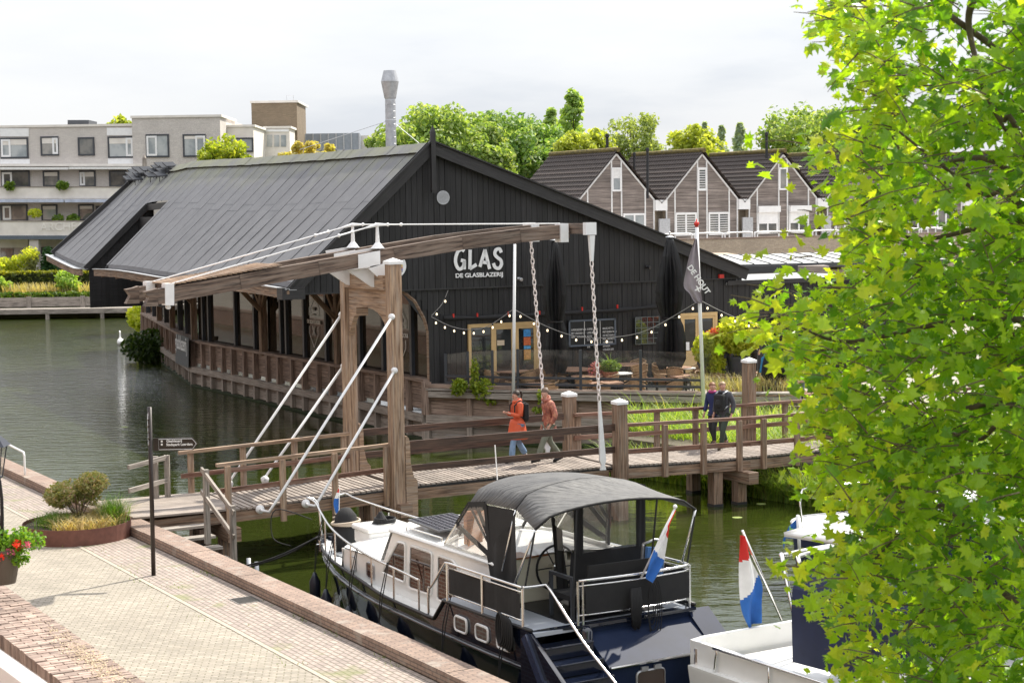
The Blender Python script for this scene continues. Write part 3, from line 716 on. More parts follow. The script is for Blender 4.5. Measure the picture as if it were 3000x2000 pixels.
# ---------------------------------------------------------------- glazed side wall
def wl_pt(px,py): return onz(px,py,WL)
W0=wl_pt(578,1130); W1=wl_pt(1007,1231); WD=(W1-W0).normalized()
bend=onv(572,1000,W0,WD); CW=onv(1256,1116,W0,WD); bend.z=0; CW.z=0
FARP=onz(421,917,1.05); FARP.z=0
SEG=[(CW,bend),(bend,FARP)]
def side(px,seg=0): 
    a,c=SEG[seg]; q=onv(px,1000,a,(c-a)); return Vector((q.x,q.y,0))
din=Vector((.857,.5,0))  # inwards from the wall
sb=MB(); 
near_m=[590,607,684,740,817,833,885,949,1048,1115,1198,1251]
far_m=[428,446,462,480,496,520,540]
def wallrun(seg,ms,wposts):
    a,c=SEG[seg]; t=(c-a).normalized(); nin=Vector((-t.y,t.x,0)); 
    if nin.dot(din)<0: nin=-nin
    allp=sorted([(side(px,seg),'m') for px in ms]+[(side(px,seg),'w') for px in wposts],key=lambda q:(q[0]-a).length)
    pts=[a]+[q[0] for q in allp]+[c]
    for p0,p1 in zip(pts,pts[1:]):
        if (p1-p0).length<.2: continue
        b=MB(); x0=p0+nin*.18; x1=p1+nin*.18
        b.prism([x0+Vector((0,0,1.0)),x1+Vector((0,0,1.0)),x1+Vector((0,0,5.0)),x0+Vector((0,0,5.0))],nin*.02); b.build('window_pane',MT['glass_side'],barn)
    for q,kd in allp:
        if kd=='m':
            b=MB(); b.beam(q+nin*.14+Vector((0,0,1.0)),q+nin*.14+Vector((0,0,5.0)),.18,.16,up=t); b.build('mullion',MT['alu_frame'],barn)
        else:
            b=MB(); q2=q-nin*.02
            b.beam(q2+Vector((0,0,.95)),q2+Vector((0,0,4.6)),.27,.27,up=t); b.build('oak_post',MT['wood'],barn)
            for s_ in(-1,1):
                b=MB(); b.beam(q2-nin*.02+Vector((0,0,2.9)),q2-nin*.1+t*s_*1.25+Vector((0,0,4.35)),.15,.17,up=nin); b.build('brace',MT['wood'],barn)
            b=MB(); b.beam(q2+Vector((0,0,2.7)),q2-nin*1.7+Vector((0,0,4.5)),.16,.17,up=t); b.build('brace',MT['wood'],barn)
wallrun(0,near_m,[773,993]); wallrun(1,far_m,[571,508,470,424])
# diagonal brace at the open corner of the gable
b=MB(B); b.tube([(q[0],.03,q[1]) for q in [(0.02,1.0),(0.02,2.7),(-.12,3.15),(-.45,3.75),(-.95,4.15)]],.06,4); b.build('corner_brace',MT['wood'],barn)
b=MB(); b.prism([bend+Vector((3,0,.9)),bend+Vector((9,-10,.9)),CW+Vector((5,2,.9)),CW+Vector((1,0,.9))],(0,0,.05)); b.build('inner_floor',MT['wood_dark'],barn)
# white window lettering
for px,py in((919,944),(1172,982)):
    q=side(px,0); t=(CW-bend).normalized(); nn=-Vector((-t.y,t.x,0)); nn=nn if nn.dot(din)<0 else -nn
    q=q-nn*.14; O=onv(px,py,q,t); b=MB()
    hexa=[(-.42,.55),(0,.98),(.42,.55),(.42,-.45),(0,-.98),(-.42,-.45)]
    P=[O+t*a+Vector((0,0,c)) for a,c in hexa]
    for i in(0,1): b.tube([P[i],P[i+1]],.012,4)
    for i in(3,4): b.tube([P[i],P[i+1]],.012,4)
    b.tube([P[5],P[5]+Vector((0,0,.3))],.012,4); b.tube([P[3],P[3]+Vector((0,0,.3))],.012,4); b.tube([P[0],P[0]-Vector((0,0,.3))],.012,4); b.tube([P[2],P[2]-Vector((0,0,.3))],.012,4)
    b.tube([O+t*-.1+Vector((0,0,-.5)),O+t*.1+Vector((0,0,-.15))],.02,4); b.tube([O+t*.1+Vector((0,0,-.5)),O+t*-.1+Vector((0,0,-.15))],.02,4)
    b.ball(O+Vector((0,0,.52)),.08,8); b.build('window_emblem',MT['white'],barn)
    to=text_ob('window_lettering','DE HOUTLOODS',.2,MT['white'],barn,planeM(O-t*.62+Vector((0,0,-.05))+nn*.01,t,(0,0,1)),ext=.004,bold=.006,sx=.82)
    text_ob('window_lettering','LEERDAM',.09,MT['white'],barn,planeM(O-t*.24+Vector((0,0,.27))+nn*.01,t,(0,0,1)),ext=.004,sx=.9)
# ---------------------------------------------------------------- bulwark (timber quay) below the shed
bk=thing('timber_bulwark',side(800,0)+Vector((0,0,-1)),'brown ribbed timber bulwark with pale lower beam along the water below the shed','bulwark')
T1=onz(1505,1142,.8); T1.z=0; T2=onz(2062,1151,.8); T2.z=0
def bulw(a,c,zt,spacing,last=False,pl=True):
    t=(c-a); L_=t.length; t=t/L_; nin=Vector((-t.y,t.x,0)); nin=nin if nin.dot(din)>0 or nin.y>.3 else -nin
    if nin.y<0: nin=-nin
    out_=-nin; n=int(L_/spacing)
    b=MB(); b.beam(a+Vector((0,0,zt)),c+Vector((0,0,zt)),.42,.11); b.build('top_rail',MT['bulwark'],bk)
    b=MB(); b.beam(a+out_*.2+Vector((0,0,-.22)),c+out_*.2+Vector((0,0,-.22)),.2,.26); b.build('waling_beam',MT['bulwark_low'],bk)
    b=MB()
    for k in range(4):
        for j in range(max(1,int(L_/4))):
            m0=max(1,int(L_/4)); b.beam(a+t*L_*j/m0+Vector((0,0,zt-.17-k*.24)),a+t*L_*(j+1)/m0+Vector((0,0,zt-.17-k*.24)),.07,.228)
    b.build('planking',MT['bulwark'],bk)
    b=MB()
    for k in range(4):
        b.beam(a+Vector((0,0,-.42-k*.24)),c+Vector((0,0,-.42-k*.24)),.06,.228)
    b.build('lower_planking',MT['bulwark_low'],bk)
    b=MB(); b.beam(a+out_*.14+Vector((0,0,-1.0)),c+out_*.14+Vector((0,0,-1.0)),.24,.16); b.build('moss_line',MT['moss'],bk)
    for i in range(n+1):
        q=a+t*(L_*i/n)+out_*.1
        b=MB(); w_=.2 if i%2 else .3
        b.beam(q+Vector((0,0,-.1)),q+Vector((0,0,zt-.05)),w_,.17,up=t)
        if 0: b.prism([q+out_*.08-t*.06+Vector((0,0,.25)),q+out_*.24-t*.06+Vector((0,0,-.02)),q+out_*.24-t*.06+Vector((0,0,-.12)),q+out_*.08-t*.06+Vector((0,0,-.12))],t*.12)
        b.build('rib',MT['bulwark'],bk)
        b=MB(); b.beam(q+out_*.0+Vector((0,0,-1.7)),q+out_*.0+Vector((0,0,-.34)),w_,.18,up=t); b.build('pile',MT['bulwark_low'],bk)
bulw(CW,bend,1.05,1.25); bulw(bend,FARP,1.05,1.25)
bulw(T1,CW,.88,1.3); bulw(T2,T1,.78,1.6)
# printed banner on the bulwark
A_,C_=SEG[1]; t=(A_-C_).normalized(); no=Vector((t.y,-t.x,0)); no=no if no.x<0 else -no
P=[onv(x,y,A_+no*.36,t) for x,y in((518,977),(554,989),(553,1077),(515,1062))]
b=MB(); b.prism(P,no*.02); bn=b.build('banner',pm('grey_banner',(.07,.075,.078),.6,var=.1)); tag(bn,'dark grey banner with white glasblazerij lettering hung on the timber bulwark','banner')
ln=(P[1]-P[0]).length; tx=text_ob('lettering','glasblazerij',.9,MT['white'],bn,planeM(P[3]+Vector((0,0,.62))+no*.03,(P[1]-P[0]),(0,0,1)),ext=.003,bold=.012,sx=1)
ws=[v.co.dot((P[1]-P[0]).normalized()) for v in tx.data.vertices]; wdt=max(ws)-min(ws); 
bpy.data.objects.remove(tx); text_ob('lettering','glasblazerij',.95,MT['white'],bn,planeM(P[3]+(P[1]-P[0])*.06+Vector((0,0,.75))+no*.03,(P[1]-P[0]),(0,0,1)),ext=.003,bold=.012,sx=ln*.88/wdt)
# menu board and stained glass panel on the gable
mb_=[B.aty(x,y,-.14) for x,y in((1664,938),(1802,926),(1803,1006),(1667,1016))]
x0,x1=mb_[0].x,mb_[1].x; z0,z1=mb_[3].z,mb_[0].z
mo=thing('menu_board',B.w((x0+x1)/2,-.1,z0),'large black menu board with white chalk writing in three columns on the gable','menu board')
b=MB(B); b.bx(x0,x1,-.2,-.16,z1-.06,z1); b.bx(x0,x1,-.2,-.16,z0,z0+.06); b.bx(x0,x0+.06,-.2,-.16,z0,z1); b.bx(x1-.06,x1,-.2,-.16,z0,z1); b.build('frame',pm('grey_blue_frame',(.1,.12,.15),.5),mo)
b=MB(B); b.bx(x0+.03,x1-.03,-.17,-.05,z0+.03,z1-.03); b.build('slate',MT['black'],mo)
for k in(1,2): xx=x0+(x1-x0)*k/3; b=MB(B); b.bx(xx-.008,xx+.008,-.18,-.172,z0+.06,z1-.06); b.build('divider',MT['white_old'],mo)
cl=[['ASPERGESOEP 6,50','MET CRESSINI OF','GEROOKTE ZALM'],['KOFFIE      4,5','LIMES BLOND','ICE W      6','DONA EXTRA','','SPA       3,5'],['BRUSCHETTA','MET BURRATA 12','OF MET HAM & 9','HOLLANDSE SLA','ZOMERWIJN','SANGRIA','COLADA 8,50']]
for k,ls in enumerate(cl):
    xx=x0+.1+(x1-x0)*k/3; cw=(x1-x0)/3-.14
    for j,s_ in enumerate(ls):
        if s_: text_ob('chalk_writing',s_,.1,MT['white_old'],mo,planeM(B.w(xx,-.18,z1-.38-j*.125),exw,(0,0,1)),ext=.002,sx=.72)

l0=B.aty(1862,930,-.12); l1=B.aty(1932,1005,-.12); wp=thing('leaded_glass_panel',B.w((l0.x+l1.x)/2,-.1,l1.z),'dark leaded glass panel of small rectangles hung on the gable right of the menu board','panel')
b=MB(B); b.bx(l0.x,l1.x,-.1,-.04,l1.z,l0.z); b.build('glass',MT['glass_w'],wp)
b=MB(B)
for i in range(5): xx=l0.x+(l1.x-l0.x)*i/4; b.bx(xx-.012,xx+.012,-.115,-.1,l1.z,l0.z)
for i in range(6): zz=l1.z+(l0.z-l1.z)*i/5; b.bx(l0.x,l1.x,-.113,-.1,zz-.012,zz+.012)
b.build('lead_bars',pm('lead_grey',(.12,.14,.14),.5),wp)
# ---------------------------------------------------------------- the wooden drawbridge
BW=2.33
def zd(x):
    P_=[(-3,.2),(0,.2),(3.7,.34),(6.8,.38),(9.8,.35),(12.6,.26),(40,.1)]
    for (a,z0),(b_,z1) in zip(P_,P_[1:]):
        if a<=x<=b_: return z0+(z1-z0)*(x-a)/(b_-a)
    return .2
br=thing('drawbridge',K.w(4,1.1,-1),'wooden drawbridge with twin balance beams, white stays and chains crossing the canal','bridge')
b=MB(K); x=.0
while x<24:
    if not(3.95<x<4.02 or 9.74<x<9.82):
        z=zd(x)-.025+rnd.uniform(-.003,.003); b.beam((x+.05,-.06+rnd.uniform(-.01,.01),z),(x+.05,BW+.06,zd(x)-.025),.098,.045)
    x+=.138
b.build('deck_boards',MT['deck'],br)
b=MB(K); y=0
for i in range(20): 
    yy=-.1+i*.13; xe=-3.05+yy*.02-.0; xq=-1.9-(yy)*.12; b.beam((xq-.45,yy,.222+rnd.uniform(-.003,.003)),(-.02,yy,.205),.122,.045)
b.build('landing_boards',MT['deck'],br)
b=MB(K)
for i in range(24):
    b.beam((i*1.0,-.04,zd(i)-.07),((i+1)*1.0,-.04,zd(i+1)-.07),.04,.05)
b.build('dark_edge_strip',MT['black'],br)
for yy in(.02,BW/2,BW-.02):
    for xa,xb in((-2.0,3.9),(4.05,9.7),(9.85,14),(14,24)):
        b=MB(K); b.beam((xa,yy,zd(xa)-.22),(xb,yy,zd(xb)-.22),.16,.26); b.build('girder',MT['wood'],br)
def kx(px,py,y,z=None): 
    q=K.aty(px,py,y); return q
def rail(pts,y,h,wd,ht,mat,name='rail',dz=None):
    b=MB(K)
    for (x0,_),(x1,_) in zip(pts,pts[1:]): b.beam((x0,y,zd(x0)+h),(x1,y,zd(x1)+h),wd,ht)
    b.build(name,mat,br)
def kpx(px,y): return K.aty(px,1300,y).x
# left section railings
xs=kpx(632,-.05); xe=3.75
rail([(xs,0),(xe,0)],-.04,1.0,.11,.075,MT['wood_light'],'handrail'); rail([(kpx(640,-.05),0),(xe,0)],-.04,.42,.05,.11,MT['wood_red'],'mid_rail')
xf=kpx(524,BW); rail([(xf,0),(xe,0)],BW+.04,1.0,.11,.075,MT['wood_light'],'handrail'); rail([(kpx(529,BW),0),(xe,0)],BW+.04,.45,.05,.11,MT['wood_red'],'mid_rail')
for px in(664,825,978,1130):
    x=kpx(px,-.1); b=MB(K); b.beam((x,-.12,zd(x)-.42),(x,-.12,zd(x)+.97),.13,.09,up=(0,1,0)); b.build('rail_post',MT['wood_light'],br)
for px in(557,711,862,1007):
    x=kpx(px,BW+.1); b=MB(K); b.beam((x,BW+.1,zd(x)-.35),(x,BW+.1,zd(x)+.97),.13,.09,up=(0,1,0)); b.build('rail_post',MT['wood_light'],br)
# leaf rails
rail([(4.0,0),(9.85,0)],-.16,.98,.07,.17,MT['wood_dark'],'leaf_rail'); rail([(4.0,0),(9.85,0)],-.16,.42,.07,.15,MT['wood_dark'],'leaf_rail')
rail([(4.0,0),(9.85,0)],BW+.16,.98,.07,.17,MT['wood_dark'],'leaf_rail'); rail([(4.0,0),(9.85,0)],BW+.16,.42,.07,.15,MT['wood_dark'],'leaf_rail')
# right section
rail([(10.1,0),(14,0),(24,0)],-.04,1.0,.13,.08,MT['wood_red'],'handrail'); rail([(10.1,0),(14,0),(24,0)],-.04,.33,.06,.12,MT['wood_red'],'mid_rail')
rail([(10.1,0),(14,0),(24,0)],BW+.04,1.02,.13,.08,MT['wood_red'],'handrail'); rail([(10.1,0),(14,0),(24,0)],BW+.04,.42,.06,.12,MT['wood_red'],'mid_rail')
for px in(1830,1947,2060,2165,2236,2334,2450,2600):
    x=kpx(px,-.1); b=MB(K); b.beam((x,-.12,zd(x)-.35),(x,-.12,zd(x)+.97),.14,.1,up=(0,1,0)); b.build('rail_post',MT['wood'],br)
for px in(1694,1925,2038,2180,2300,2420):
    x=kpx(px,BW+.1); b=MB(K); b.beam((x,BW+.1,zd(x)-.35),(x,BW+.1,zd(x)+1.0),.14,.1,up=(0,1,0)); b.build('rail_post',MT['wood'],br)
# capped landing posts
def cap(mb,x,y,z,s):
    mb.bx(x-s,x+s,y-s,y+s,z,z+.07); 
    mb.add([(x-s,y-s,z+.07),(x+s,y-s,z+.07),(x+s,y+s,z+.07),(x-s,y+s,z+.07),(x,y,z+.15)],[(0,1,4),(1,2,4),(2,3,4),(3,0,4)])
for px,py,y,z0 in((1815,1167,-.2,-1.6),(1667,1145,BW+.2,-1.6),(2194,1047,BW+.3,-1.6)):
    q=K.aty(px,py,y); b=MB(K); b.beam((q.x,y,z0),(q.x,y,q.z-.14),.28,.28,up=(0,1,0)); o_=b.build('capped_post',MT['wood'],br)
    b=MB(K); cap(b,q.x,y,q.z-.14,.16); b.build('white_cap',MT['white'],o_)
# piles
for px in(2090,2176):
    x=kpx(px,0.1)
for x in(kpx(2095,.15),kpx(2178,-.1),-.2,3.4,4.1,9.95):
    for y in ((.15,) if x<13.2 and x>10.5 else (.1,BW-.1)):
        b=MB(K); b.beam((x,y,-2.2),(x,y,zd(x)-.34),.28,.28,up=(0,1,0)); o_=b.build('pile',MT['wood'],br)
        b=MB(K); b.beam((x,y,-1.2),(x,y,-.93),.3,.3,up=(0,1,0)); b.build('wet_band',MT['black'],o_)
for x in(-.2,3.95,kpx(2178,-.1)):
    b=MB(K); b.beam((x,-.55,zd(x)-.5),(x,BW+.55,zd(x)-.5),.3,.3); b.build('cross_beam',MT['wood'],br)
# gate posts
XP=3.87; YN,YF=-.22,BW+.22
topn=K.aty(1133,753,YN).z
for y,sg in((YN,-1),(YF,1)):
    b=MB(K); b.beam((XP,y,-.35),(XP,y,topn-.17),.29,.29,up=(0,1,0)); o_=b.build('gate_post',MT['wood_light'],br)
    b=MB(K); cap(b,XP,y,topn-.17,.18); b.build('white_cap',MT['white'],o_)
    prof=[(0,-.35),(.29,-.35),(.29,.5),(.21,.58),(.16,.74),(.12,.95),(.115,1.35),(.09,1.5),(.04,1.56),(0,1.56)]
    b=MB(K); b.prism([(XP+.155+a,y-.16,c) for a,c in prof],(0,.32,0)); b.build('scroll_bracket',MT['wood_light'],br)
b=MB(K); b.beam((XP,YN+.2,5.1),(XP,YF-.2,5.1),.36,.34); b.build('portal_beam',MT['wood_light'],br)
b=MB(K); yc=(YN+YF)/2; hw=(YF-YN)/2-.2; n=12
vs=[(XP-.06,YN+.2,4.93)]+[(XP-.06,YF-.2,4.93)]+[(XP-.06,YF-.2,3.75)]
for i in range(1,n): 
    t=math.pi*i/n; vs.append((XP-.06,yc+(hw-.1)*math.cos(t),3.75+.72*math.sin(t)**.8))
vs.append((XP-.06,YN+.2,3.75)); b.prism(vs,(.12,0,0)); b.build('arched_board',MT['wood_light'],br)
b=MB(K); b.bx(XP-.4,XP-.1,yc-.09,yc+.09,4.3,4.5); b.build('bracket_light_box',MT['wood_light'],br)
# balance beams
YB=(.42,BW-.42)
L0=K.aty(459,872,YB[0]); L1=K.aty(1661,675,YB[0])
BP=[K.aty(x,y,YB[0]) for x,y in((459,869),(700,826),(930,784),(1150,745),(1350,711),(1520,690),(1661,677))]
def bz(x):
    for p,q in zip(BP,BP[1:]):
        if x<=q.x: return p.z+(q.z-p.z)*(x-p.x)/(q.x-p.x)
    return BP[-1].z+(x-BP[-1].x)*.1
for y in YB:
    b=MB(K)
    d=(L1.x-L0.x)
    pts=[(L0.x,.40),(L0.x+d*.45,.40),(L1.x,.27)]
    for p,q in zip(BP,BP[1:]): b.beam((p.x-.01,y,p.z),(q.x+.01,y,q.z),.2,.33)
    b.build('balance_beam',MT['wood_dark2'] if False else MT['beam'],br)
    b=MB(K); b.prism([(L0.x-.3,y-.11,bz(L0.x)-.2),(L0.x,y-.11,bz(L0.x)-.2),(L0.x,y-.11,bz(L0.x)+.19),(L0.x-.12,y-.11,bz(L0.x)+.15),(L0.x-.3,y-.11,bz(L0.x)+.12),(L0.x-.2,y-.11,bz(L0.x)-.02)],(0,.22,0)); b.build('carved_end',MT['beam'],br)
    xx=L0.x+.25; b=MB(K); b.beam((xx,y,bz(xx)-.23),(xx+.01,y,bz(xx)+.25),.28,.2,up=(1,0,0)); b.lathe((xx,y-.05,bz(xx)-.27),[(.05,0),(.05,.1)],10,ax=(0,1,0)); b.build('white_strap',MT['white'],br)
    # end strap
    xx=L1.x-.15; b=MB(K); b.beam((xx,y,bz(xx)-.26),(xx,y,bz(xx)+.2),.3,.22,up=(1,0,0)); b.build('white_strap',MT['white'],br)
    # king strut, rods
    xk=XP-.1; zk=bz(xk)+.2; b=MB(K); b.lathe((xk,y,zk),[(.17,0),(.14,.03),(.05,.14),(.035,.5),(.06,.52),(.06,.56)],10); b.build('king_strut',MT['white'],br)
    k=(xk,y,zk+.55); l_=(L0.x+.3,y,bz(L0.x+.3)+.22); r_=(L1.x-.2,y,bz(L1.x-.2)+.2)
    for q in(l_,r_):
        b=MB(K); b.tube([k,q],.018,6); b.build('tie_rod',MT['white'],br)
        m_=lerp(k,q,.09 if q is r_ else .16); dd=(Vector(q)-Vector(k)).normalized()
        b=MB(K); b.tube([m_-dd*.17+Vector((0,.04,0)),m_+dd*.17+Vector((0,.04,0))],.016,5); b.tube([m_-dd*.17-Vector((0,.04,0)),m_+dd*.17-Vector((0,.04,0))],.016,5); b.ball(tuple(m_-dd*.17),.045,8); b.ball(tuple(m_+dd*.17),.045,8); b.tube([k,lerp(k,q,.06)],[.05,.02],6); b.build('turnbuckle',MT['white'],br)
    # pivot plates
    xa=XP-.7; b=MB(K); s_=-1
    b.prism([(xa+.05,y-.14,bz(xa)-.17),(xa+.6,y-.14,bz(xa+.6)-.17),(xa+.6,y-.14,bz(xa+.6)+.15),(xa+.05,y-.14,bz(xa)+.15)],(0,.02,0))
    b.prism([(xa+.3,y-.16,bz(xa)-.18),(xa+.95,y-.16,bz(xa)-.0),(xa+1.0,y-.16,5.02),(xa+.85,y-.16,4.95)],(0,.06,0))
    b.prism([(xa-.05,y+.14,bz(xa)+.22),(xa+.75,y+.14,bz(xa+.75)+.22),(xa+.75,y+.14,bz(xa+.75)),(xa,y+.14,bz(xa))],(0,.02,0))
    b.prism([(xa-.15,y+.12,bz(xa)-.2),(xa+.55,y+.12,bz(xa)-.15),(xa+.75,y+.12,4.95),(xa+.45,y+.12,5.0)],(0,-.06,0))
    b.build('pivot_plate',MT['white'],br)
# counterweight box between the beams
b=MB(K)
for i in range(22):
    xx=L0.x+.35+i*.118; b.beam((xx,YB[0]-.1,bz(xx)+.22),(xx,YB[1]+.1,bz(xx)+.22),.11,.03)
b.build('counterweight_cover',MT['wood_light'],br)
b=MB(K); b.beam((L0.x+.4,(YB[0]+YB[1])/2,bz(L0.x+.4)),(L0.x+2.4,(YB[0]+YB[1])/2,bz(L0.x+2.4)),YB[1]-YB[0]-.28,.34); b.build('counterweight',MT['wood_dark'],br)
# end cross bar with chain horns
xe=L1.x+.18; ze=bz(xe)-.0; yn,yf=-.38,BW+.38
b=MB(K); b.beam((xe,yn+.07,ze+.04),(xe,yf-.07,ze+.04),.25,.25); b.build('end_bar',MT['beam'],br)
for y in(yn,yf):
    b=MB(K); b.box((xe,y,ze+.04),(.3,.14,.3)); b.build('white_end_cap',MT['white'],br)
    # horn
    s_=.0; b=MB(K); b.add([(xe-.03,y-.05,ze-.12),(xe+.12,y-.05,ze-.12),(xe+.12,y+.05,ze-.12),(xe-.03,y+.05,ze-.12),(xe+.01,y-.035,ze-.75),(xe+.08,y-.035,ze-.75),(xe+.08,y+.035,ze-.75),(xe+.01,y+.035,ze-.75)],[(0,1,2,3),(4,7,6,5),(0,4,5,1),(1,5,6,2),(2,6,7,3),(3,7,4,0)])
    if y==yn: b.build('chain_horn',MT['white'],br)
    top=Vector((xe+.04,y,ze-(.75 if y==yn else .2))); bot=Vector((9.42,-.24 if y==yn else BW+.24,.3))
    d=bot-top; ln=d.length; barlen=1.72 if y==yn else 1.9; cb=bot-d.normalized()*barlen
    b=MB(K); cl=(cb-top).length; n=int(cl/.135); dn=d.normalized()
    for i in range(n):
        c_=top+dn*(cl*(i+.5)/n); sd_=Vector((0,1,0)) if i%2 else Vector((1,0,0)); sd_=(sd_-dn*sd_.dot(dn)).normalized(); hl=.095; hw_=.042
        ring=[]
        for k in range(10):
            a=2*math.pi*k/10; ring.append(c_+sd_*hw_*math.cos(a)+dn*hl*math.sin(a)*1.0)
        b.tube(ring,.0155,5,closed=True)
    b.build('chain',MT['chain'],br)
    b=MB(K); nside=Vector((1,0,0)); 
    pr=[(0,.03),(.1,.035),(barlen-.45,.085),(barlen-.25,.10),(barlen-.12,.05),(barlen,.09)]
    vs=[];fs=[]
    for h_,w_ in pr:
        c_=cb+dn*h_; vs+= [tuple(c_-nside*w_*.9+Vector((0,-.03,0))),tuple(c_+nside*w_*.9+Vector((0,-.03,0))),tuple(c_+nside*w_*.9+Vector((0,.03,0))),tuple(c_-nside*w_*.9+Vector((0,.03,0)))]
    for i in range(len(pr)-1):
        for k in range(4): fs.append((4*i+k,4*i+(k+1)%4,4*i+4+(k+1)%4,4*i+4+k))
    fs+= [(3,2,1,0),tuple(len(vs)-4+k for k in range(4))]; b.add(vs,fs); b.build('hanger_bar',MT['white'],br)
# stays (white pipes)
for (tp,bp_,y) in(((1148,928),(761,1491),YN),((1156,1085),(895,1474),YN),((1000,922),(672,1418),YF),((1006,1072),(777,1405),YF)):
    sgn=-1 if y<0 else 1
    a=K.aty(*tp,y+sgn*.22); f_=K.aty(*bp_,(-.12 if y<0 else BW+.12)); 
    e1=Vector((f_.x+.1,f_.y+sgn*.33,f_.z-.02)); e2=e1+(a-e1)*.05+Vector((0,sgn*.02,0))
    b=MB(K); b.tube([f_,Vector((f_.x,f_.y+sgn*.24,f_.z))]+[e1,e2,a],.032,10); b.lathe((f_.x,f_.y,f_.z),[(.1,0),(.1,.03),(.045,.05)],16,ax=(0,sgn,0)); b.lathe(tuple(a),[(.075,-.04),(.075,.01),(.045,.04)],16,ax=(0,sgn,0)); b.build('stay_pipe',MT['white'],br,smooth=True)
# ---------------------------------------------------------------- steps from the landing to a low jetty
st=thing('wooden_steps',S.w(.8,5,-1),'short flight of grey wooden steps going down from the bridge landing beside the quay','steps')
c3=lambda x,y:(x/3.136,1150+y/3.136)
tr=[((1470,1255),(1918,1195),-.02),((1690,1345),(1988,1293),-.2),((1880,1435),(2050,1405),-.38)]
for k in range(5):
    z=.0-.19*k; b_y=S.atz(*c3(1918,1215),0).y-.0; 
    e_=S.atz(*c3(1918+k*66,1210+k*100),z); x1=e_.x; y0=e_.y
    b=MB(S); b.beam((.06,y0+.14,z-.03),(x1,y0+.14,z-.03),.28,.055); b.build('tread',MT['wood_grey'],st)
    for xx in(.4,x1-.16):
        b=MB(S); b.beam((xx,y0+.12,z-.1),(xx,y0+.12,z-.28),.1,.2); b.build('tread_block',MT['wood_dark'],st)
def sp(px,py,x): return S.atx(*c3(px,py),x)
XR=S.atz(*c3(1895,1280),-.05).x
hr=[(sp(1850,700,XR),sp(2150,1105,XR)),(sp(1850,905,XR),sp(2150,1325,XR))]
for a,c_ in hr: b=MB(S); b.beam(a,c_,.05,.1); b.build('stair_rail',MT['wood_grey'],st)
for (px,t_,bt) in((1890,705,1280),(2135,1035,1540)):
    a=sp(px,t_,XR+.02); c_=sp(px,bt,XR+.02); b=MB(S); b.beam(a,(a.x,a.y,min(c_.z,-.3)),.11,.11); b.build('stair_post',MT['wood_grey'],st)
jt=MB(S)
# small gate frame on the far side of the landing
gf=thing('side_railing',K.w(-2.2,BW,.2),'short grey wooden side railing with two rails on the landing behind the signpost','railing')
p=[onz(458,1462,.2),onz(492,1458,.2)]
for q in p: b=MB(); b.beam(q,q+Vector((0,0,1.0)),.12,.1,up=(0,1,0)); b.build('rail_post',MT['wood_grey'],gf)
a=onv(447,1370,p[0],Vector((-.6,-1,0))); 
for h in(.95,.42):
    b=MB(); b.beam(p[1]+Vector((.0,0,h)),p[0]+Vector((-.35,-1.2,h-.02)),.06,.1); b.build('cross_rail',MT['wood_grey'],gf)
# two mooring pipes in the water
for px,py in((728,1640),(752,1650)):
    q=onz(px,py,-.82); b=MB(); b.tube([(q.x,q.y,-1.6),(q.x,q.y,-.78)],.05,10); tag(b.build('mooring_pipe',MT['galv'],smooth=True),'grey steel pipe sticking out of the water by the quay, '+('left one' if px<740 else 'right one'),'pipe','steel pipes in the water by the quay')
# ---------------------------------------------------------------- navy and white motor cruiser
CX=2.63
mc=thing('motor_cruiser',S.w(CX,-1,-1),'navy and white motor cruiser with black canopy moored along the brick quay','motor boat')
def itp(tab,y):
    for (a,v0),(b_,v1) in zip(tab,tab[1:]):
        if a<=y<=b_:
            t=(y-a)/(b_-a); return v0+(v1-v0)*t
    return tab[0][1] if y<tab[0][0] else tab[-1][1]
HB=[(-6.3,1.5),(-5,1.53),(-3,1.5),(-1,1.42),(.5,1.25),(1.5,1.08),(2.5,.82),(3.3,.53),(3.8,.3),(4.1,.1),(4.2,.02)]
SH=[(-6.3,.5),(-3.62,.45),(-3.25,.08),(-1.4,.07),(-.5,.12),(.4,.16),(2,.16),(4.2,.14)]
def hb(y): return itp(HB,y)
ys=[-6.3+i*.3 for i in range(36)]
ys=[y for y in ys if y<4.2]+[4.2]; ys+= [-3.62,-3.25]; ys.sort()
rows=lambda y:[(0.02,-1.55),(hb(y)*.8-.1*max(0,y/4)*1,-1.2),(max(.01,hb(y)*.93-max(0,y)*.06),-.95),(max(.015,hb(y)*.99-max(0,y)*.02),-.1+.02*max(0,y)),(hb(y),itp(SH,y))]
def hull_pt(y,k,sgn):
    r=rows(y)[k]; yy=y-(0 if y<3 else (y-3)/1.2*(.75*(1-(r[1]+1)/1.15)))
    return (CX+sgn*max(.0,r[0]),yy,r[1])
b=MB(S)
for sgn in(-1,1):
    vs=[hull_pt(y,k,sgn) for y in ys for k in range(5)]; n=5
    fs=[(i*n+k,(i+1)*n+k,(i+1)*n+k+1,i*n+k+1) if sgn<0 else (i*n+k,i*n+k+1,(i+1)*n+k+1,(i+1)*n+k) for i in range(len(ys)-1) for k in range(n-1)]
    b.add(vs,fs)
hull=b.build('hull',MT['navy'],mc,smooth=True)
for zi,(rad,dx) in enumerate(((.035,.02),)):
    for sgn in(-1,1):
        b=MB(S); b.tube([(CX+sgn*(max(.015,hb(y)*.99-max(0,y)*.02)+dx),hull_pt(y,3,sgn)[1],-.1+.02*max(0,y)) for y in ys if y<4.15],rad,6); b.build('rubbing_strake',MT['navy'],hull,smooth=True)
        b=MB(S); b.tube([(CX+sgn*(hb(y)+.01),y,itp(SH,y)+.01) for y in ys],.03,6); b.build('sheer_rail',MT['black'],hull,smooth=True)
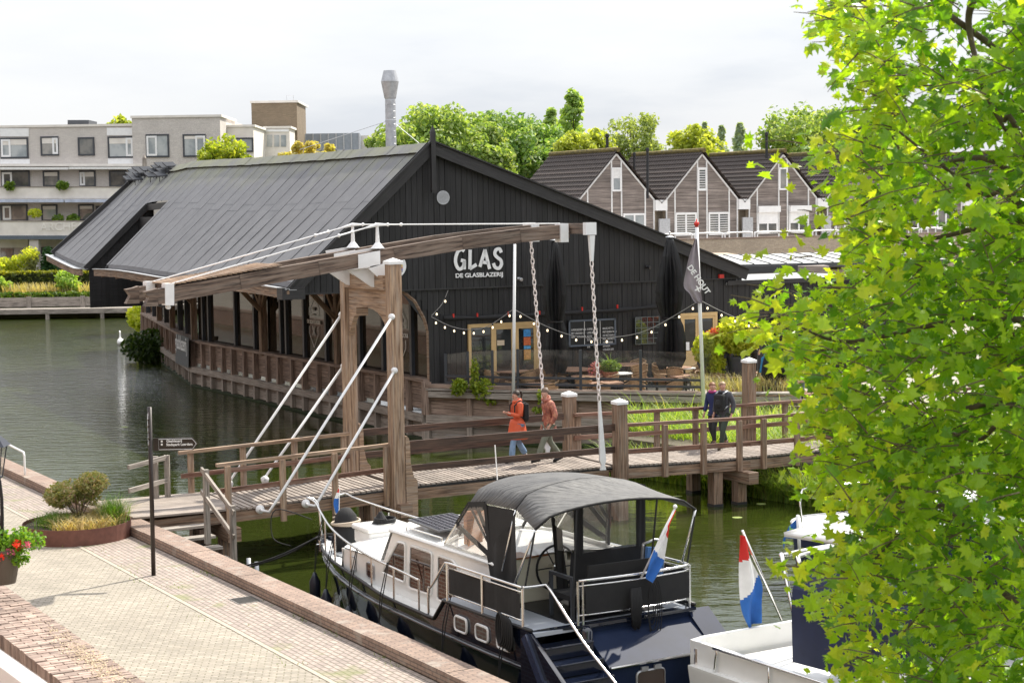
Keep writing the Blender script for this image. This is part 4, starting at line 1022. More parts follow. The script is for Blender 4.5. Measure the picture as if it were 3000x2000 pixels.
b=MB(S); b.add([hull_pt(y,3,-1) if 0 else (CX-max(.01,hb(y)*.9-.1*max(0,y)*.3)-.0,hull_pt(y,2,-1)[1]+.02,-.5) for y in(3.0,3.6,4.2)]+[(CX,3.55,-1.0)],[(0,1,2,3)]); 
# decks
b=MB(S)
fy=[y for y in ys if y>=-3.3]
for i in range(len(fy)-1):
    a,c=fy[i],fy[i+1]; b.add([(CX-hb(a)+.02,a,.03),(CX+hb(a)-.02,a,.03),(CX+hb(c)-.02,c,.05),(CX-hb(c)+.02,c,.05)],[(0,1,2,3)])
b.build('foredeck',MT['gel'],mc)
b=MB(S); b.bx(CX-1.49,CX+1.49,-6.3,-3.5,.40,.46); b.build('aft_deck',pm('grey_deck_paint',(.42,.45,.5),.5,var=.06),mc)
b=MB(S); b.bx(CX-.75,CX+1.1,-6.05,-4.5,.46,.475); b.build('carpet',MT['black'],mc)
# superstructure with window openings as inset panes
def side_house(mb,sgn):
    x=CX+sgn*1.09
    o=[(-4.62,.45),(-3.5,.45),(-3.25,.03),(1.0,.03),(1.12,.5),(-.62,.55),(-1.02,1.15),(-4.62,1.15)]
    mb.prism([(x,y,z) for y,z in o],(-sgn*.04,0,0))
b=MB(S)
for sgn in(-1,1): side_house(b,sgn)
hs=b.build('superstructure',MT['gel'],mc)
b=MB(S) # trunk top with rounded front
def trunk(u,v):
    y=-.62+1.95*v; w_=1.12-(.0 if v<.8 else (v-.8)*1.6); return (CX+(2*u-1)*w_,y,.55+.07*math.sin(math.pi*u)-(0 if v<.9 else (v-.9)*1.2))
b.grid(trunk,10,10); b.build('trunk_roof',MT['gel'],hs,smooth=True)
b=MB(S); n=10
pl=[(CX-1.12,1.0),(CX-1.0,1.2),(CX-.78,1.33),(CX+.78,1.33),(CX+1.0,1.2),(CX+1.12,1.0)]
for p,q in zip(pl,pl[1:]): b.add([(p[0],p[1]+.12,.03),(q[0],q[1]+.12,.03),(q[0],q[1],.5),(p[0],p[1],.5)],[(0,1,2,3)])
b.build('trunk_front',MT['gel'],hs)
def proof(u,v):
    y=-.95+(.38*math.sin(math.pi*u) if v==0 else .38*math.sin(math.pi*u)*(1-v))-3.65*v; return (CX+(2*u-1)*1.13,y,1.15+.09*math.sin(math.pi*u))
b=MB(S); b.grid(proof,10,8); b.build('pilothouse_roof',MT['gel'],hs,smooth=True)
b=MB(S); b.grid(lambda u,v:(CX+(2*u-1)*1.1,(-.95+.38*math.sin(math.pi*u))*(1-v)+(-.52+.2*math.sin(math.pi*u))*v,1.14*(1-v)+.55*v+.08*math.sin(math.pi*u)*(1-v)),10,2); b.build('pilothouse_front',MT['gel'],hs)
b=MB(S)
for sgn in(-1,1): b.tube([(CX+sgn*1.13,-.97,1.16),(CX+sgn*1.13,-4.62,1.17)],.035,6)
b.build('roof_edge_trim',MT['gel'],hs)
tint=glassm('brick_reflect_boat_glass',(.03,.016,.01),.02,c2=(.07,.035,.025))  # brown of the mirrored brick wall is put into the glass colour
def rrect(pts,r=.05,n=4):
    out=[]; N=len(pts)
    for i in range(N):
        p=Vector(pts[i]); a=(Vector(pts[i-1])-p); c=(Vector(pts[(i+1)%N])-p); la=min(r,a.length/2); lc=min(r,c.length/2)
        A=p+a.normalized()*la; C_=p+c.normalized()*lc
        for k in range(n+1): t=k/n; out.append((1-t)**2*A+2*t*(1-t)*p+t*t*C_)
    return out
def pane(pts,sgn,parent=hs,glass=tint,fm=None,rr=.07,th=.022):
    x=CX+sgn*1.095
    P=rrect([(x,y,z) for y,z in pts],rr); b=MB(S); b.prism(P,(sgn*.008,0,0)); w_=b.build('cabin_window',glass,parent)
    b=MB(S); b.tube([tuple(p+Vector((sgn*.01,0,0))) for p in P],th,5,closed=True); b.build('frame',fm or MT['gel'],w_)
for sgn in(-1,1):
    pane([(-1.22,.99),(-1.5,1.0),(-1.45,.31),(-.58,.34)],sgn); pane([(-1.68,1.0),(-2.47,1.0),(-2.42,.27),(-1.6,.25)],sgn); pane([(-2.68,.99),(-3.2,.99),(-3.38,.9),(-3.3,.5),(-3.05,.22),(-2.62,.24)],sgn)
    pane([(.72,.42),(.5,.42),(.5,.17),(.72,.17)],sgn,glass=MT['gel'],fm=MT['galv'],rr=.05,th=.014); pane([(.05,.42),(-.25,.42),(-.25,.14),(.05,.14)],sgn,fm=MT['galv'],rr=.06,th=.014)
    for y0 in(-4.2,-4.87,-5.53):
        x=CX+sgn*1.535; P=rrect([(x,y0+.19,.3),(x,y0-.19,.3),(x,y0-.19,.07),(x,y0+.19,.07)],.07)
        b=MB(S); b.tube([tuple(p) for p in P],.022,6,closed=True); f_=b.build('porthole',MT['white'],hull); b=MB(S); b.prism(P,(sgn*.008,0,0)); b.build('porthole_glass',MT['glass_w'],f_)
# foredeck fittings
b=MB(S); b.bx(2.12,2.98,1.12,1.8,.45,.7); b.bx(2.08,3.02,1.08,1.84,.7,.8); b.build('deck_locker',MT['gel'],mc,mods=[('BEVEL',dict(width=.04,segments=3))])
b=MB(S); ring=[(2.62+.2*math.cos(t*.5),1.45+.2*math.sin(t*.5),.82+t*.0015) for t in range(60)]; b.tube(ring,.014,5); b.lathe((2.55,1.5,.8),[(.17,0),(.03,.22)],12); b.build('coiled_line',MT['rope_black'],mc)
b=MB(S); b.lathe((2.5,2.95,.03),[(.26,0),(.3,.2),(.27,.42),(.24,.5),(.22,.72),(.1,.86),(0,.88)],14,sq=(1,.8)); b.build('covered_windlass',MT['canvas'],mc,smooth=True)
b=MB(S); b.tube([(2.5+(.3+.02*math.sin(t*.9))*math.cos(t*.45),2.95+.26*math.sin(t*.45),.55+.035*math.sin(t*.3)+t*.0022) for t in range(48)],.02,6); b.build('rope_coil',MT['rope'],mc,smooth=True)
b=MB(S); b.bx(2.1,2.5,2.0,2.75,.05,.07); b.build('anchor_locker_lid',pm('grey_nonskid',(.2,.21,.22),.8),mc)
for (x,y) in((2.0,3.1),(3.2,3.1)):
    b=MB(S); b.tube([(x,y,.05),(x,y,.28)],.03,8); b.tube([(x-.08,y,.2),(x+.08,y,.2)],.015,6); b.build('bollard',MT['steel'],mc)
# solar panel on the roof
P=[S.atz(850+x/4.48,1400+y/4.48,1.33) for x,y in((1545,560),(1945,712),(2150,675),(2000,500))]
a0,a1=P[0],P[1]; u=(a1-a0); v=Vector((.95,.12,0))
b=MB(S); b.prism([a0,a1,a1+v,a0+v],(0,0,.03)); spn=b.build('solar_panel',MT['alu'],mc)
cells=NM('solar_cells'); bt=cells.n('ShaderNodeTexBrick'); bt.offset=0; bt.inputs['Color1'].default_value=(.012,.012,.02,1); bt.inputs['Color2'].default_value=(.02,.018,.026,1); bt.inputs['Mortar'].default_value=(.35,.35,.38,1); bt.inputs['Scale'].default_value=1; bt.inputs['Brick Width'].default_value=.125; bt.inputs['Row Height'].default_value=.125; bt.inputs['Mortar Size'].default_value=.006
cells.l(cells.co('UV'),bt.inputs['Vector']); cells.col(bt.outputs[0]); cells.set(Roughness=.15)
b=MB(S); nn=Vector((0,0,.034)); i_=.03; q0=a0+u*i_+v*i_+nn; q1=a1-u*i_+v*i_+nn; q2=a1-u*i_+v*(1-i_)+nn; q3=a0+u*i_+v*(1-i_)+nn; b.face([q0,q1,q2,q3],[(0,0),(u.length,0),(u.length,.95),(0,.95)]); b.build('cells',cells.m,spn)
b=MB(S)
for sgn in(-1,1): b.tube([(CX+sgn*.98,-1.3,1.18),(CX+sgn*.98,-1.3,1.25),(CX+sgn*.98,-2.6,1.26),(CX+sgn*.98,-2.6,1.19)],.014,6)
b.build('roof_grab_rail',MT['steel'],mc)
# side rails
def rl(pts,r=.022,name='guard_rail',nn=5,par=mc): b=MB(S); b.tube(smoothline(pts,nn),r,8); b.build(name,MT['steel'],par,smooth=True)
for sgn in(-1,1):
    X=lambda y,o=0:CX+sgn*(hb(y)-o)
    rl([(X(-2.6,.05),-2.6,.6),(X(-2,.05),-2.0,.62),(X(-.6,.05),-.6,.64),(X(.8,.05),.8,.68),(X(2,.04),2,.74),(X(3,.0),3.0,.84),(X(3.6,-.05),3.7,.93),(CX+sgn*.42,4.15,.96),(CX+sgn*.2,4.12,.82),(CX+sgn*.2,3.95,.1)])
    for y in(-2.6,-1.6,-.6,.5,1.6,2.7):
        b=MB(S); b.tube([(X(y,.05),y,.08),(X(y,.05),y,.62+.05*max(0,y))],.018,6); b.build('stanchion',MT['steel'],mc)
    rl([(X(-3.0,.03),-3.0,.08),(X(-3,.03),-3.0,.5),(X(-3,.03),-3.02,.56),(X(-3.3),-3.2,.62),(X(-3.5),-3.6,1.02),(X(-3.7),-3.75,1.09),(X(-4.3),-4.3,1.1),(X(-6,-.02),-6.05,1.12)],name='handrail')
    rl([(X(-3.7),-3.75,1.02),(X(-6,-.02),-6.05,1.05)],.014); rl([(X(-3.7),-3.75,.6),(X(-6,-.02),-6.05,.62)],.014)
    for y in(-3.75,-4.9,-6.07):
        b=MB(S); b.tube([(X(y,-.01),y,.47),(X(y,-.01),y,1.1)],.022,8); b.build('stanchion',MT['steel'],mc)
    for ya,yb in((-3.8,-5.25),(-5.25,-6.02)):
        b=MB(S); b.grid(lambda u,v:(X(ya,-.0)+sgn*.012*math.sin(u*9),ya+(yb-ya)*u,.62+.4*v),8,3); b.build('dodger_cloth',MT['canvas'],mc)
# stern rail
for z,r in((1.13,.024),(1.05,.014),(.6,.014)): rl([(2.02,-6.22,z),(3.0,-6.3,z),(4.0,-6.24,z),(4.12,-6.0,z)],r,'stern_rail',3)
for x in(2.0,2.09,4.1): b=MB(S); b.tube([(x,-6.22,.47),(x,-6.22,1.13)],.022,8); b.build('stanchion',MT['steel'],mc)
b=MB(S); b.grid(lambda u,v:(2.12+1.95*u,-6.25-.06*math.sin(math.pi*u),.62+.42*v),10,3); b.build('stern_cloth',MT['canvas'],mc)
# transom, wing, steps
nav=MT['navy']
b=MB(S); b.prism([(2.08,-6.3,.42),(2.08,-6.3,.34),(2.08,-6.95,-.06),(2.08,-6.95,-1.2),(2.08,-6.2,-1.2),(2.08,-6.2,.42)],(1.95,0,0)); b.build('transom',MT['navy_flat'],mc)
b=MB(S); b.prism([(1.12,-6.2,.44),(4.12,-6.2,.44),(4.12,-6.36,.44),(2.0,-6.36,.44),(1.12,-6.2,.44)][:4],(0,0,.045)); b.build('deck_edge',nav,mc)
b=MB(S); b.prism([(4.02,-6.25,.44),(4.02,-6.95,-.06),(4.02,-7.15,-1.2),(4.02,-6.1,-1.2)],(.42,0,0)); b.build('transom_wing',MT['navy_flat'],mc)
b=MB(S); b.tube([(2.08,-6.97,-.05),(4.0,-6.97,-.05)],.022,6); b.build('transom_trim',MT['steel'],mc)
b=MB(S); b.lathe((2.04,-6.38,-1.2),[(.1,0),(.1,1.6),(.06,1.66)],12); b.build('corner_column',nav,mc,smooth=True)
for k in range(6):
    z=.3-.2*k; y0=-6.34-.27*k; b=MB(S); b.bx(1.16,2.02,y0-.27,y0,z-.2,z-.0); b.bx(1.16,2.02,y0-.285,y0-.25,z-.03,z+.006); b.build('step',nav,mc,mods=[('BEVEL',dict(width=.012,segments=2))])
b=MB(S); b.prism([(1.08,-6.05,.5),(1.08,-6.25,.5),(1.08,-8.1,-.62),(1.08,-8.1,-1.3),(1.08,-6.05,-1.3)],(.07,0,0)); b.build('side_bulwark',nav,mc)
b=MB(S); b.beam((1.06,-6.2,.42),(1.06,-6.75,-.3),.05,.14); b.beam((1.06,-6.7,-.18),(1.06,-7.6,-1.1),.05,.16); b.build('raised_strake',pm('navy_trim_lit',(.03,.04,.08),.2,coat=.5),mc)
P=rrect([(2.55,-6.965,-.18),(3.05,-6.965,-.18),(3.05,-6.965,-.85),(2.55,-6.965,-.85)],.07); b=MB(S); b.prism(P,(0,-.02,0)); dd=b.build('stern_door',tint,mc); b=MB(S); b.tube([tuple(p) for p in P],.022,6,closed=True); b.bx(2.62,2.74,-7.0,-6.96,-.17,-.11); b.bx(2.86,2.98,-7.0,-6.96,-.17,-.11); b.build('frame',MT['galv'],dd)
rl([(1.5,-6.1,1.12),(1.5,-6.25,1.05),(1.52,-7.1,.45),(1.54,-7.95,-.02),(1.54,-8.05,-.2),(1.54,-8.05,-.8)],.022,'stair_handrail')
rl([(1.12,-6.07,1.12),(1.3,-6.1,1.12),(1.5,-6.1,1.12)],.02,'stair_handrail')
# canopy
def bow(x0,x1,y,z0,z1,n=12,dn=.22,ydrop=.0):
    o=[]
    for i in range(n+1):
        t=i/n; x=x0+(x1-x0)*t; k=math.sin(math.pi*t)**.42; o.append(Vector((x,y,z0+(z1-z0)*k)))
    return o
b1=bow(1.62,3.72,-3.62,1.98,2.36); b2=bow(1.5,3.85,-4.35,2.1,2.47); b3=bow(1.48,3.9,-5.3,2.14,2.5); b4=bow(1.3,4.28,-6.15,1.98,2.27)
def sheet(bs,name,mat,sub=4,par=mc):
    b=MB(S); n=len(bs[0])-1; m_=(len(bs)-1)*sub
    L_=[]
    for i in range(n+1):
        L_.append(smoothline([bs_[i] for bs_ in bs],sub))
    vs=[tuple(L_[i][j]) for j in range(m_+1) for i in range(n+1)]
    b.add(vs,[(j*(n+1)+i,j*(n+1)+i+1,(j+1)*(n+1)+i+1,(j+1)*(n+1)+i) for j in range(m_) for i in range(n)]); return b.build(name,mat,par,smooth=True,mods=[('SOLIDIFY',dict(thickness=.012))])
cp=sheet([b1,b2,b3],'canopy_front_top',MT['canvas_top']); sheet([[p+Vector((0,-.03,.005)) for p in b3],[lerp(p,q,.5)+Vector((0,0,-.05*math.sin(math.pi*i/12))) for i,(p,q) in enumerate(zip(b3,b4))],b4],'bimini_top',MT['canvas_top'])
b=MB(S); b.tube([b4[0],(1.18,-5.75,1.12)],.018,6); b.tube([b4[-1],(4.12,-6.0,1.12)],.018,6); b.tube([b3[0],(1.4,-5.0,1.15)],.018,6); b.build('canopy_frame',MT['steel'],mc,smooth=True)
b=MB(S); b.tube([p+Vector((0,0,-.0)) for p in b4],.02,6); b.tube(b3,.018,6); b.build('canopy_hem',MT['canvas'],mc,smooth=True)
b=MB(S)
for p0,p1 in((b4[0],(1.17,-6.05,1.1)),(b4[3],(1.9,-6.22,.6)),(b4[9],(3.3,-6.28,1.1)),(b4[-1],(4.14,-6.1,1.1))): b.beam(p0,p1,.03,.008)
b.build('canopy_straps',MT['canvas'],mc)
# windscreen of clear vinyl in black frames
WB=[Vector((1.52,-4.45,1.2)),Vector((1.54,-2.9,1.22)),Vector((2.0,-2.55,1.26)),Vector((3.26,-2.55,1.26)),Vector((3.72,-2.9,1.22)),Vector((3.74,-4.45,1.2))]
b=MB(S)
T0=Vector((1.5,-4.3,2.12)); 
def quad(a,b__,c,d,name,mat): q=MB(S); q.add([tuple(v) for v in(a,b__,c,d)],[(0,1,2,3)]); return q.build(name,mat,mc)
tl,tr=b1[0],b1[-1]
quad(WB[1],WB[0],b2[0],tl,'side_screen',MT['vinyl']); quad(WB[4],WB[5],b2[-1],tr,'side_screen',MT['vinyl']); quad(WB[1],WB[2],b1[3],tl,'front_screen',MT['vinyl']); quad(WB[2],WB[3],b1[9],b1[3],'front_screen',MT['vinyl']); quad(WB[3],WB[4],tr,b1[9],'front_screen',MT['vinyl'])
def strap(p,q,w_,nm='screen_frame',mat=None,up=(1,0,0)): bb=MB(S); bb.beam(p,q,.012,w_,up=(0,.6,.8)); bb.build(nm,mat or MT['canvas'],mc)
for sgn in(0,1):
    A=(WB[1],tl,WB[0],b2[0]) if sgn==0 else (WB[4],tr,WB[5],b2[-1])
    o=Vector((-.012 if sgn==0 else .012,0,0))
    strap(A[0]+o,A[1]+o,.03,mat=MT['steel']); strap(lerp(A[0],A[1],.5)+o,A[1]+o,.08); strap(lerp(A[0],A[1],.5)+o,lerp(A[2],A[3],.1)+o,.10); strap(A[1]+o,lerp(A[2],A[3],.3)+o,.09); strap(lerp(A[1],A[3],.45)+o,lerp(A[2],A[3],.45)+o,.08); strap(A[1]+o+Vector((0,0,-.03)),A[3]+o+Vector((0,0,-.03)),.14); strap(A[2]+o,A[3]+o,.1)
for p,q in((WB[2],b1[3]),(WB[3],b1[9])): strap(p,q,.06)
b=MB(S)
for sgn in(-1,1):
    for p,q in zip(WB,WB[1:]): b.beam(p,q,.04,.05)
b.build('coaming_rail',MT['gel'],mc)
# side canvas panels hanging from the main bow
def cloth(P4,name,mat,nu=10,nv=8,amp=.03,ax=Vector((1,0,0)),par=mc):
    q=MB(S); q.grid(lambda u,v:lerp(lerp(P4[0],P4[1],u),lerp(P4[3],P4[2],u),v)+ax*amp*math.sin(u*11+v*2)*(1-.4*v),nu,nv); return q.build(name,mat,par,smooth=True)
cloth([(1.46,-4.42,1.3),(1.45,-5.38,2.12),(1.4,-5.45,.5),(1.45,-4.6,.5)],'side_curtain',MT['canvas'])
quad(Vector((1.5,-4.35,2.08)),Vector((1.46,-5.3,2.14)),Vector((1.46,-5.2,1.9)),Vector((1.5,-4.42,1.25)),'side_curtain',MT['canvas'])
# rear enclosure: black lower cloth, vinyl window above
quad(Vector((2.65,-5.28,1.32)),Vector((3.78,-5.28,1.32)),Vector((3.78,-5.28,2.3)),Vector((2.65,-5.28,2.42)),'rear_window',MT['vinyl'])
cloth([(2.5,-5.27,1.35),(3.92,-5.27,1.35),(3.95,-5.27,.48),(2.45,-5.27,.48)],'rear_curtain',MT['canvas'],ax=Vector((0,1,0)))
for x0,x1 in((2.55,2.72),(3.74,3.92)): cloth([(x0,-5.29,2.35),(x1,-5.29,2.3),(x1,-5.29,1.3),(x0,-5.29,1.3)],'rear_curtain',MT['canvas'],amp=.01,ax=Vector((0,1,0)))
quad(Vector((2.3,-5.2,1.4)),Vector((2.58,-5.26,1.35)),Vector((2.58,-5.26,2.3)),Vector((2.28,-5.15,2.2)),'rolled_window',MT['vinyl'])
cloth([(2.24,-5.1,1.95),(2.42,-5.2,1.6),(2.5,-5.2,.7),(2.32,-5.1,.5)],'rolled_curtain',MT['canvas'],amp=.04)
# helm
b=MB(S); b.bx(1.6,2.9,-4.55,-4.0,.46,1.2); b.bx(2.9,3.7,-4.5,-3.9,.46,1.05); b.build('helm_console',MT['cream'],mc,mods=[('BEVEL',dict(width=.03,segments=2))])
b=MB(S); b.bx(1.62,2.5,-4.62,-4.2,1.2,1.225); b.build('teak_trim',MT['teak'],mc)
b=MB(S); b.bx(1.85,2.15,-3.1,-3.0,1.2,1.75); b.build('wooden_screen_board',MT['teak'],mc)
b=MB(S); b.prism([(1.75,-3.3,1.22),(2.3,-2.85,1.22),(2.3,-3.0,1.75),(1.75,-3.5,1.75)],(.02,-.02,0)); b.build('instrument_board',MT['teak'],mc)
wc=Vector((2.55,-4.72,1.02)); b=MB(S); b.tube([tuple(wc+Vector((.36*math.cos(a),-.02,.36*math.sin(a)))) for a in [i*2*math.pi/28 for i in range(28)]],.02,6,closed=True)
for k in range(6):
    a=k*math.pi/3; b.tube([tuple(wc),tuple(wc+Vector((.36*math.cos(a),-.02,.36*math.sin(a))))],.011,5)
wl_=b.build('steering_wheel',MT['black'],mc,smooth=True); b=MB(S); b.lathe(tuple(wc),[(.07,-.04),(.07,.05),(.03,.07)],14,ax=(0,-1,0)); b.tube([tuple(wc),(2.55,-4.5,1.02)],.03,8); b.build('wheel_hub',MT['steel'],wl_)
# bench behind the stern rail and loose furniture
bs=thing('outdoor_bench',S.w(3.0,-5.9,.475),'dark wicker bench on the aft deck of the navy cruiser','bench')
b=MB(S); b.prism([(2.25,-6.06,.85),(3.55,-6.12,.85),(3.55,-6.2,1.32),(2.25,-6.14,1.32)],(0,.03,0)); b.build('backrest',MT['canvas'],bs)
b=MB(S); b.bx(2.0,3.6,-6.05,-5.5,.78,.86); b.build('seat',MT['canvas'],bs)
for y in(-6.1,-5.5):
    b=MB(S); b.beam((1.98,y,.475),(1.98,y,1.15),.05,.05); b.build('leg',MT['alu_frame'],bs)
b=MB(S); b.beam((1.98,-6.12,1.15),(1.98,-5.48,1.15),.05,.05); b.build('armrest',MT['alu_frame'],bs)
fc=thing('folding_chair',S.w(3.85,-5.5,.475),'folded grey garden chair with a blue cushion leaning on the cruiser rail','chair')
b=MB(S); 
for x in(3.55,3.98): b.tube(smoothline([(x,-5.6,.5),(x,-5.7,1.2),(x,-5.75,1.45)],3),.02,6)
b.tube([(3.55,-5.75,1.45),(3.77,-5.76,1.5),(3.98,-5.75,1.45)],.02,6); b.build('frame',MT['galv'],fc,smooth=True)
b=MB(S); b.prism([(3.6,-5.72,.75),(3.93,-5.72,.75),(3.93,-5.8,1.35),(3.6,-5.8,1.4)],(0,.06,0)); b.build('cushion',pm('blue_cushion',(.07,.18,.42),.9,var=.2,scale=8),fc)
# ensigns
MT['fr']=pm('flag_red',(.62,.03,.025),.8); MT['fw']=pm('flag_white',(.75,.75,.75),.8); MT['fb']=pm('flag_blue',(.02,.12,.42),.8,var=.2)
def flag(left,right,tl_,tr_,label,frm,plane,extra=None,amp=.03):
    A=[frm.aty(x,y,plane) for x,y in left]; C_=[frm.aty(x,y,plane) for x,y in right]
    la=smoothline(A,12); lc=smoothline(C_,12); N=min(len(la),len(lc)); n=18
    mats=[MT['fr'],MT['fw'],MT['fb']]; obs=[]
    for mi in range(3):
        q=MB(frm)
        for i in range(N-1):
            for j in range(n):
                v=(j+.5)/n; u=(i+.5)/(N-1); r_,w_=tl_[0]*(1-v)+tr_[0]*v,tl_[1]*(1-v)+tr_[1]*v
                k=0 if u<r_ else 1 if u<w_ else 2
                if k!=mi: continue
                pp=[]
                for a,c in((i,j),(i,j+1),(i+1,j+1),(i+1,j)):
                    p=lerp(la[a],lc[a],c/n); p=p+Vector((0,amp*math.sin(c/n*7+a*.085),0)); pp.append(tuple(p))
                q.add(pp,[(0,1,2,3)])
        obs.append((q,mats[mi],['red_band','white_band','blue_band'][mi]))
    return obs
c6=lambda x,y:(1400+x/3.136,1350+y/3.136)
f1=thing('ensign_flag',S.w(3.0,-6.35,1.1),'red, white and blue ensign drooping from its staff at the stern of the navy cruiser','flag')
for q,m_,nm in flag([c6(*p) for p in((1806,450),(1745,560),(1660,740),(1595,880),(1560,960),(1530,1060))],[c6(*p) for p in((1814,450),(1778,545),(1757,660),(1715,850),(1685,950),(1600,1120))],(.16,.5),(.45,.7),'',S,-6.5):
    if q.v: q.build(nm,m_,f1,smooth=True)
st0=S.aty(*c6(1500,1070),-6.35); st1=S.aty(*c6(1812,430),-6.6); b=MB(S); b.tube([st0,st1],.016,8); b.ball(tuple(st1+Vector((0,0,.02))),.035,10); b.build('flag_staff',MT['white'],f1,smooth=True)
b=MB(S); 
for k in range(5):
    cpt=S.aty(*c6(1590,1300),-6.42-.01*k); rx,rz=.06+.02*k,.26+.06*k
    b.tube([(cpt.x+rx*math.cos(a)*.9+.02*k,cpt.y,cpt.z-.03*k+rz*math.sin(a)) for a in [i*2*math.pi/18 for i in range(18)]],.008,5,closed=True)
b.build('cable_coil',MT['rope_black'],mc)
b=MB(S); cpt=S.aty(*c6(1455,1330),-6.42)
for k in range(7): b.tube([(cpt.x-.08+.025*k,cpt.y,cpt.z+.28),(cpt.x-.1+.03*k,cpt.y-.02,cpt.z),(cpt.x-.06+.02*k,cpt.y,cpt.z-.32-.02*(k%3))],.02,6)
b.build('hanging_rope',MT['rope_black'],mc,smooth=True)
b=MB(S); cpt=S.atx(1350+440/3.36,1600+860/3.36,1.02)
for k in range(6): b.tube([(cpt.x-.03*k*.3,cpt.y+.04*k-.1+.1*math.cos(a),cpt.z+.05*k*.3+.24*math.sin(a)) for a in [i*2*math.pi/16 for i in range(16)]],.018,6,closed=True)
b.build('hanging_rope',MT['rope_black'],mc,smooth=True)
# bow pennant
bf=thing('bow_flag',S.w(2.75,4.1,.8),'small red, white and blue flag on the bow rail of the navy cruiser','flag')
c9=lambda x,y:(850+x/4.48,1400+y/4.48)
for q,m_,nm in flag([c9(*p) for p in((636,140),(605,210),(570,330),(600,460))],[c9(*p) for p in((646,140),(642,210),(640,330),(632,460))],(.25,.5),(.25,.5),'',S,4.05,amp=.01):
    if q.v: q.build(nm,m_,bf,smooth=True)
b=MB(S); b.tube([S.aty(*c9(640,470),4.05),S.aty(*c9(650,105),4.05)],.009,6); b.build('flag_staff',MT['white'],bf)
# antenna
b=MB(S); b.tube([S.aty(1457,1405,-2.9),S.aty(1450,1303,-2.9)],.01,6); b.build('antenna',MT['white'],mc)
# fenders and lines
for y in(3.1,1.6,.1,-1.4,-3.8,-5.6):
    x=CX-hb(y)-.16; fn=thing('fender',S.w(x,y,-.9),'navy blue fender on the quay side of the cruiser, '+{3.1:'foremost one at the bow',1.6:'second from the bow',.1:'below the front cabin window',-1.4:'below the middle cabin window',-3.8:'below the first porthole',-5.6:'aftmost one below the coiled rope'}[y],'fender','fenders along the quay side of the cruiser')
    b=MB(S); b.lathe((x,y,-.95),[(0,0),(.06,.02),(.11,.1),(.11,.42),(.06,.52),(.03,.6)],12); b.build('body',MT.setdefault('fv',MT.get('fv') or pm('fender_vinyl',(.012,.016,.03),.35)),fn,smooth=True)
    b=MB(S); b.tube([(x,y,-.36),(x+.08,y,.1),(CX-hb(y)+.05,y,.68)],.01,5); b.tube([(x,y+.0,-.36),(x+.05,y+.04,.1),(CX-hb(y)+.05,y+.05,.68)],.01,5); b.build('line',MT['rope_black'],fn)
b=MB(S); b.tube(smoothline([(CX-.3,3.9,.2),(CX-.9,4.6,-.3),(.3,5.6,-.75),(.0,6.4,-.6)],6),.022,6); b.tube(smoothline([(CX-.3,3.85,.2),(1.2,4.2,-.25),(.1,5.9,-.7)],6),.02,6)
b.tube(smoothline([(2.2,3.9,.55),(1.6,4.35,.75),(1.5,4.3,.2),(1.75,3.95,.05)],6),.012,5); b.build('mooring_line',MT['rope_black'],mc,smooth=True)
# ---------------------------------------------------------------- white cruiser in the corner
wb=thing('white_cruiser',S.w(4,-12,-1),'white motor boat with navy canopy and chrome arch, half behind the leaves in the corner','motor boat')
A=S.atz(2022,1872,.25); D_=S.atz(2320,1812,.25)
X0=A.x; Y0=A.y
b=MB(S); 
b.prism([(X0,Y0,.25),(X0+.3,Y0+.08,.25),(X0+3.2,Y0+.1,.25),(X0+3.2,Y0+.02,.25),(X0+.3,Y0-.0,.25),(X0+.05,Y0-.08,.25)],(0,0,-1.1))
b.prism([(X0,Y0,.25),(X0+.08,Y0-.03,.25),(X0+.1,Y0-9,.35),(X0,Y0-9,.35)],(0,0,-.5))
hl=b.build('coaming',MT['gel'],wb)
b=MB(S); b.prism([(X0-.12,Y0-.1,-.1),(X0-.12,Y0-9,0),(X0+3.3,Y0-9,0),(X0+3.3,Y0-.1,-.1)],(0,0,-.04)); b.build('deck',MT['gel'],wb)
b=MB(S); b.prism([(X0-.12,Y0-.1,-.14),(X0-.12,Y0-9,-.04),(X0-.0,Y0-9,-1.4),(X0-.0,Y0-.2,-1.4)],(3.3,0,0)); b.build('hull',MT['gel'],wb)
b=MB(S); q=S.atz(2045,1940,-.08); b.tube([(X0+.02,q.y,-.1),(X0+.02,q.y,.14)],.045,10); b.build('bollard',MT['steel'],wb)
b=MB(S); b.tube(smoothline([(X0-.05,Y0-.65,-.1),(X0-.05,Y0-.72,.22),(X0-.05,Y0-.9,.26),(X0-.05,Y0-4,.3),(X0-.05,Y0-9,.3)],4),.02,8)
for k in range(4): b.tube([(X0-.05,Y0-1.9-k*1.3,-.08),(X0-.05,Y0-1.9-k*1.3,.28)],.016,6)
b.build('guard_rail',MT['steel'],wb,smooth=True)
for dx in(0,.62):
    pA=onz(2340+dx*62,1940,.25); base=S.loc(atY(2350+dx*90,1905-dx*20,24.3)); mid=S.loc(atY(2295+dx*80,1650+dx*20,25)); tp=S.loc(atY(2310+dx*80,1622,25.4)); t2=S.loc(atY(2480+dx*60,1590,26.5))
    b=MB(S); b.tube(smoothline([base,mid,tp,t2],5),.035,8); b.build('chrome_arch',MT['steel'],wb,smooth=True)
nc=pm('navy_canvas',(.012,.02,.06),.7,var=.2); MT['nc']=nc
xl=X0+.55; q1=S.atx(2335,1690,xl); q0=S.atx(2335,1995,xl); yt=q1.y; zt=q1.z
b=MB(S)
def cano(u,v):
    y=yt+.1-2.6*v; a=math.pi*u; return (xl+.0+2.2*(.5-.5*math.cos(a)),y+.25*math.sin(a)*(1-v),.2+(zt+.25-.2)*math.sin(a)**.38+.12*v)
b.grid(cano,16,8)
b.add([tuple(cano(i/16,0)) for i in range(17)],[tuple(range(17))])
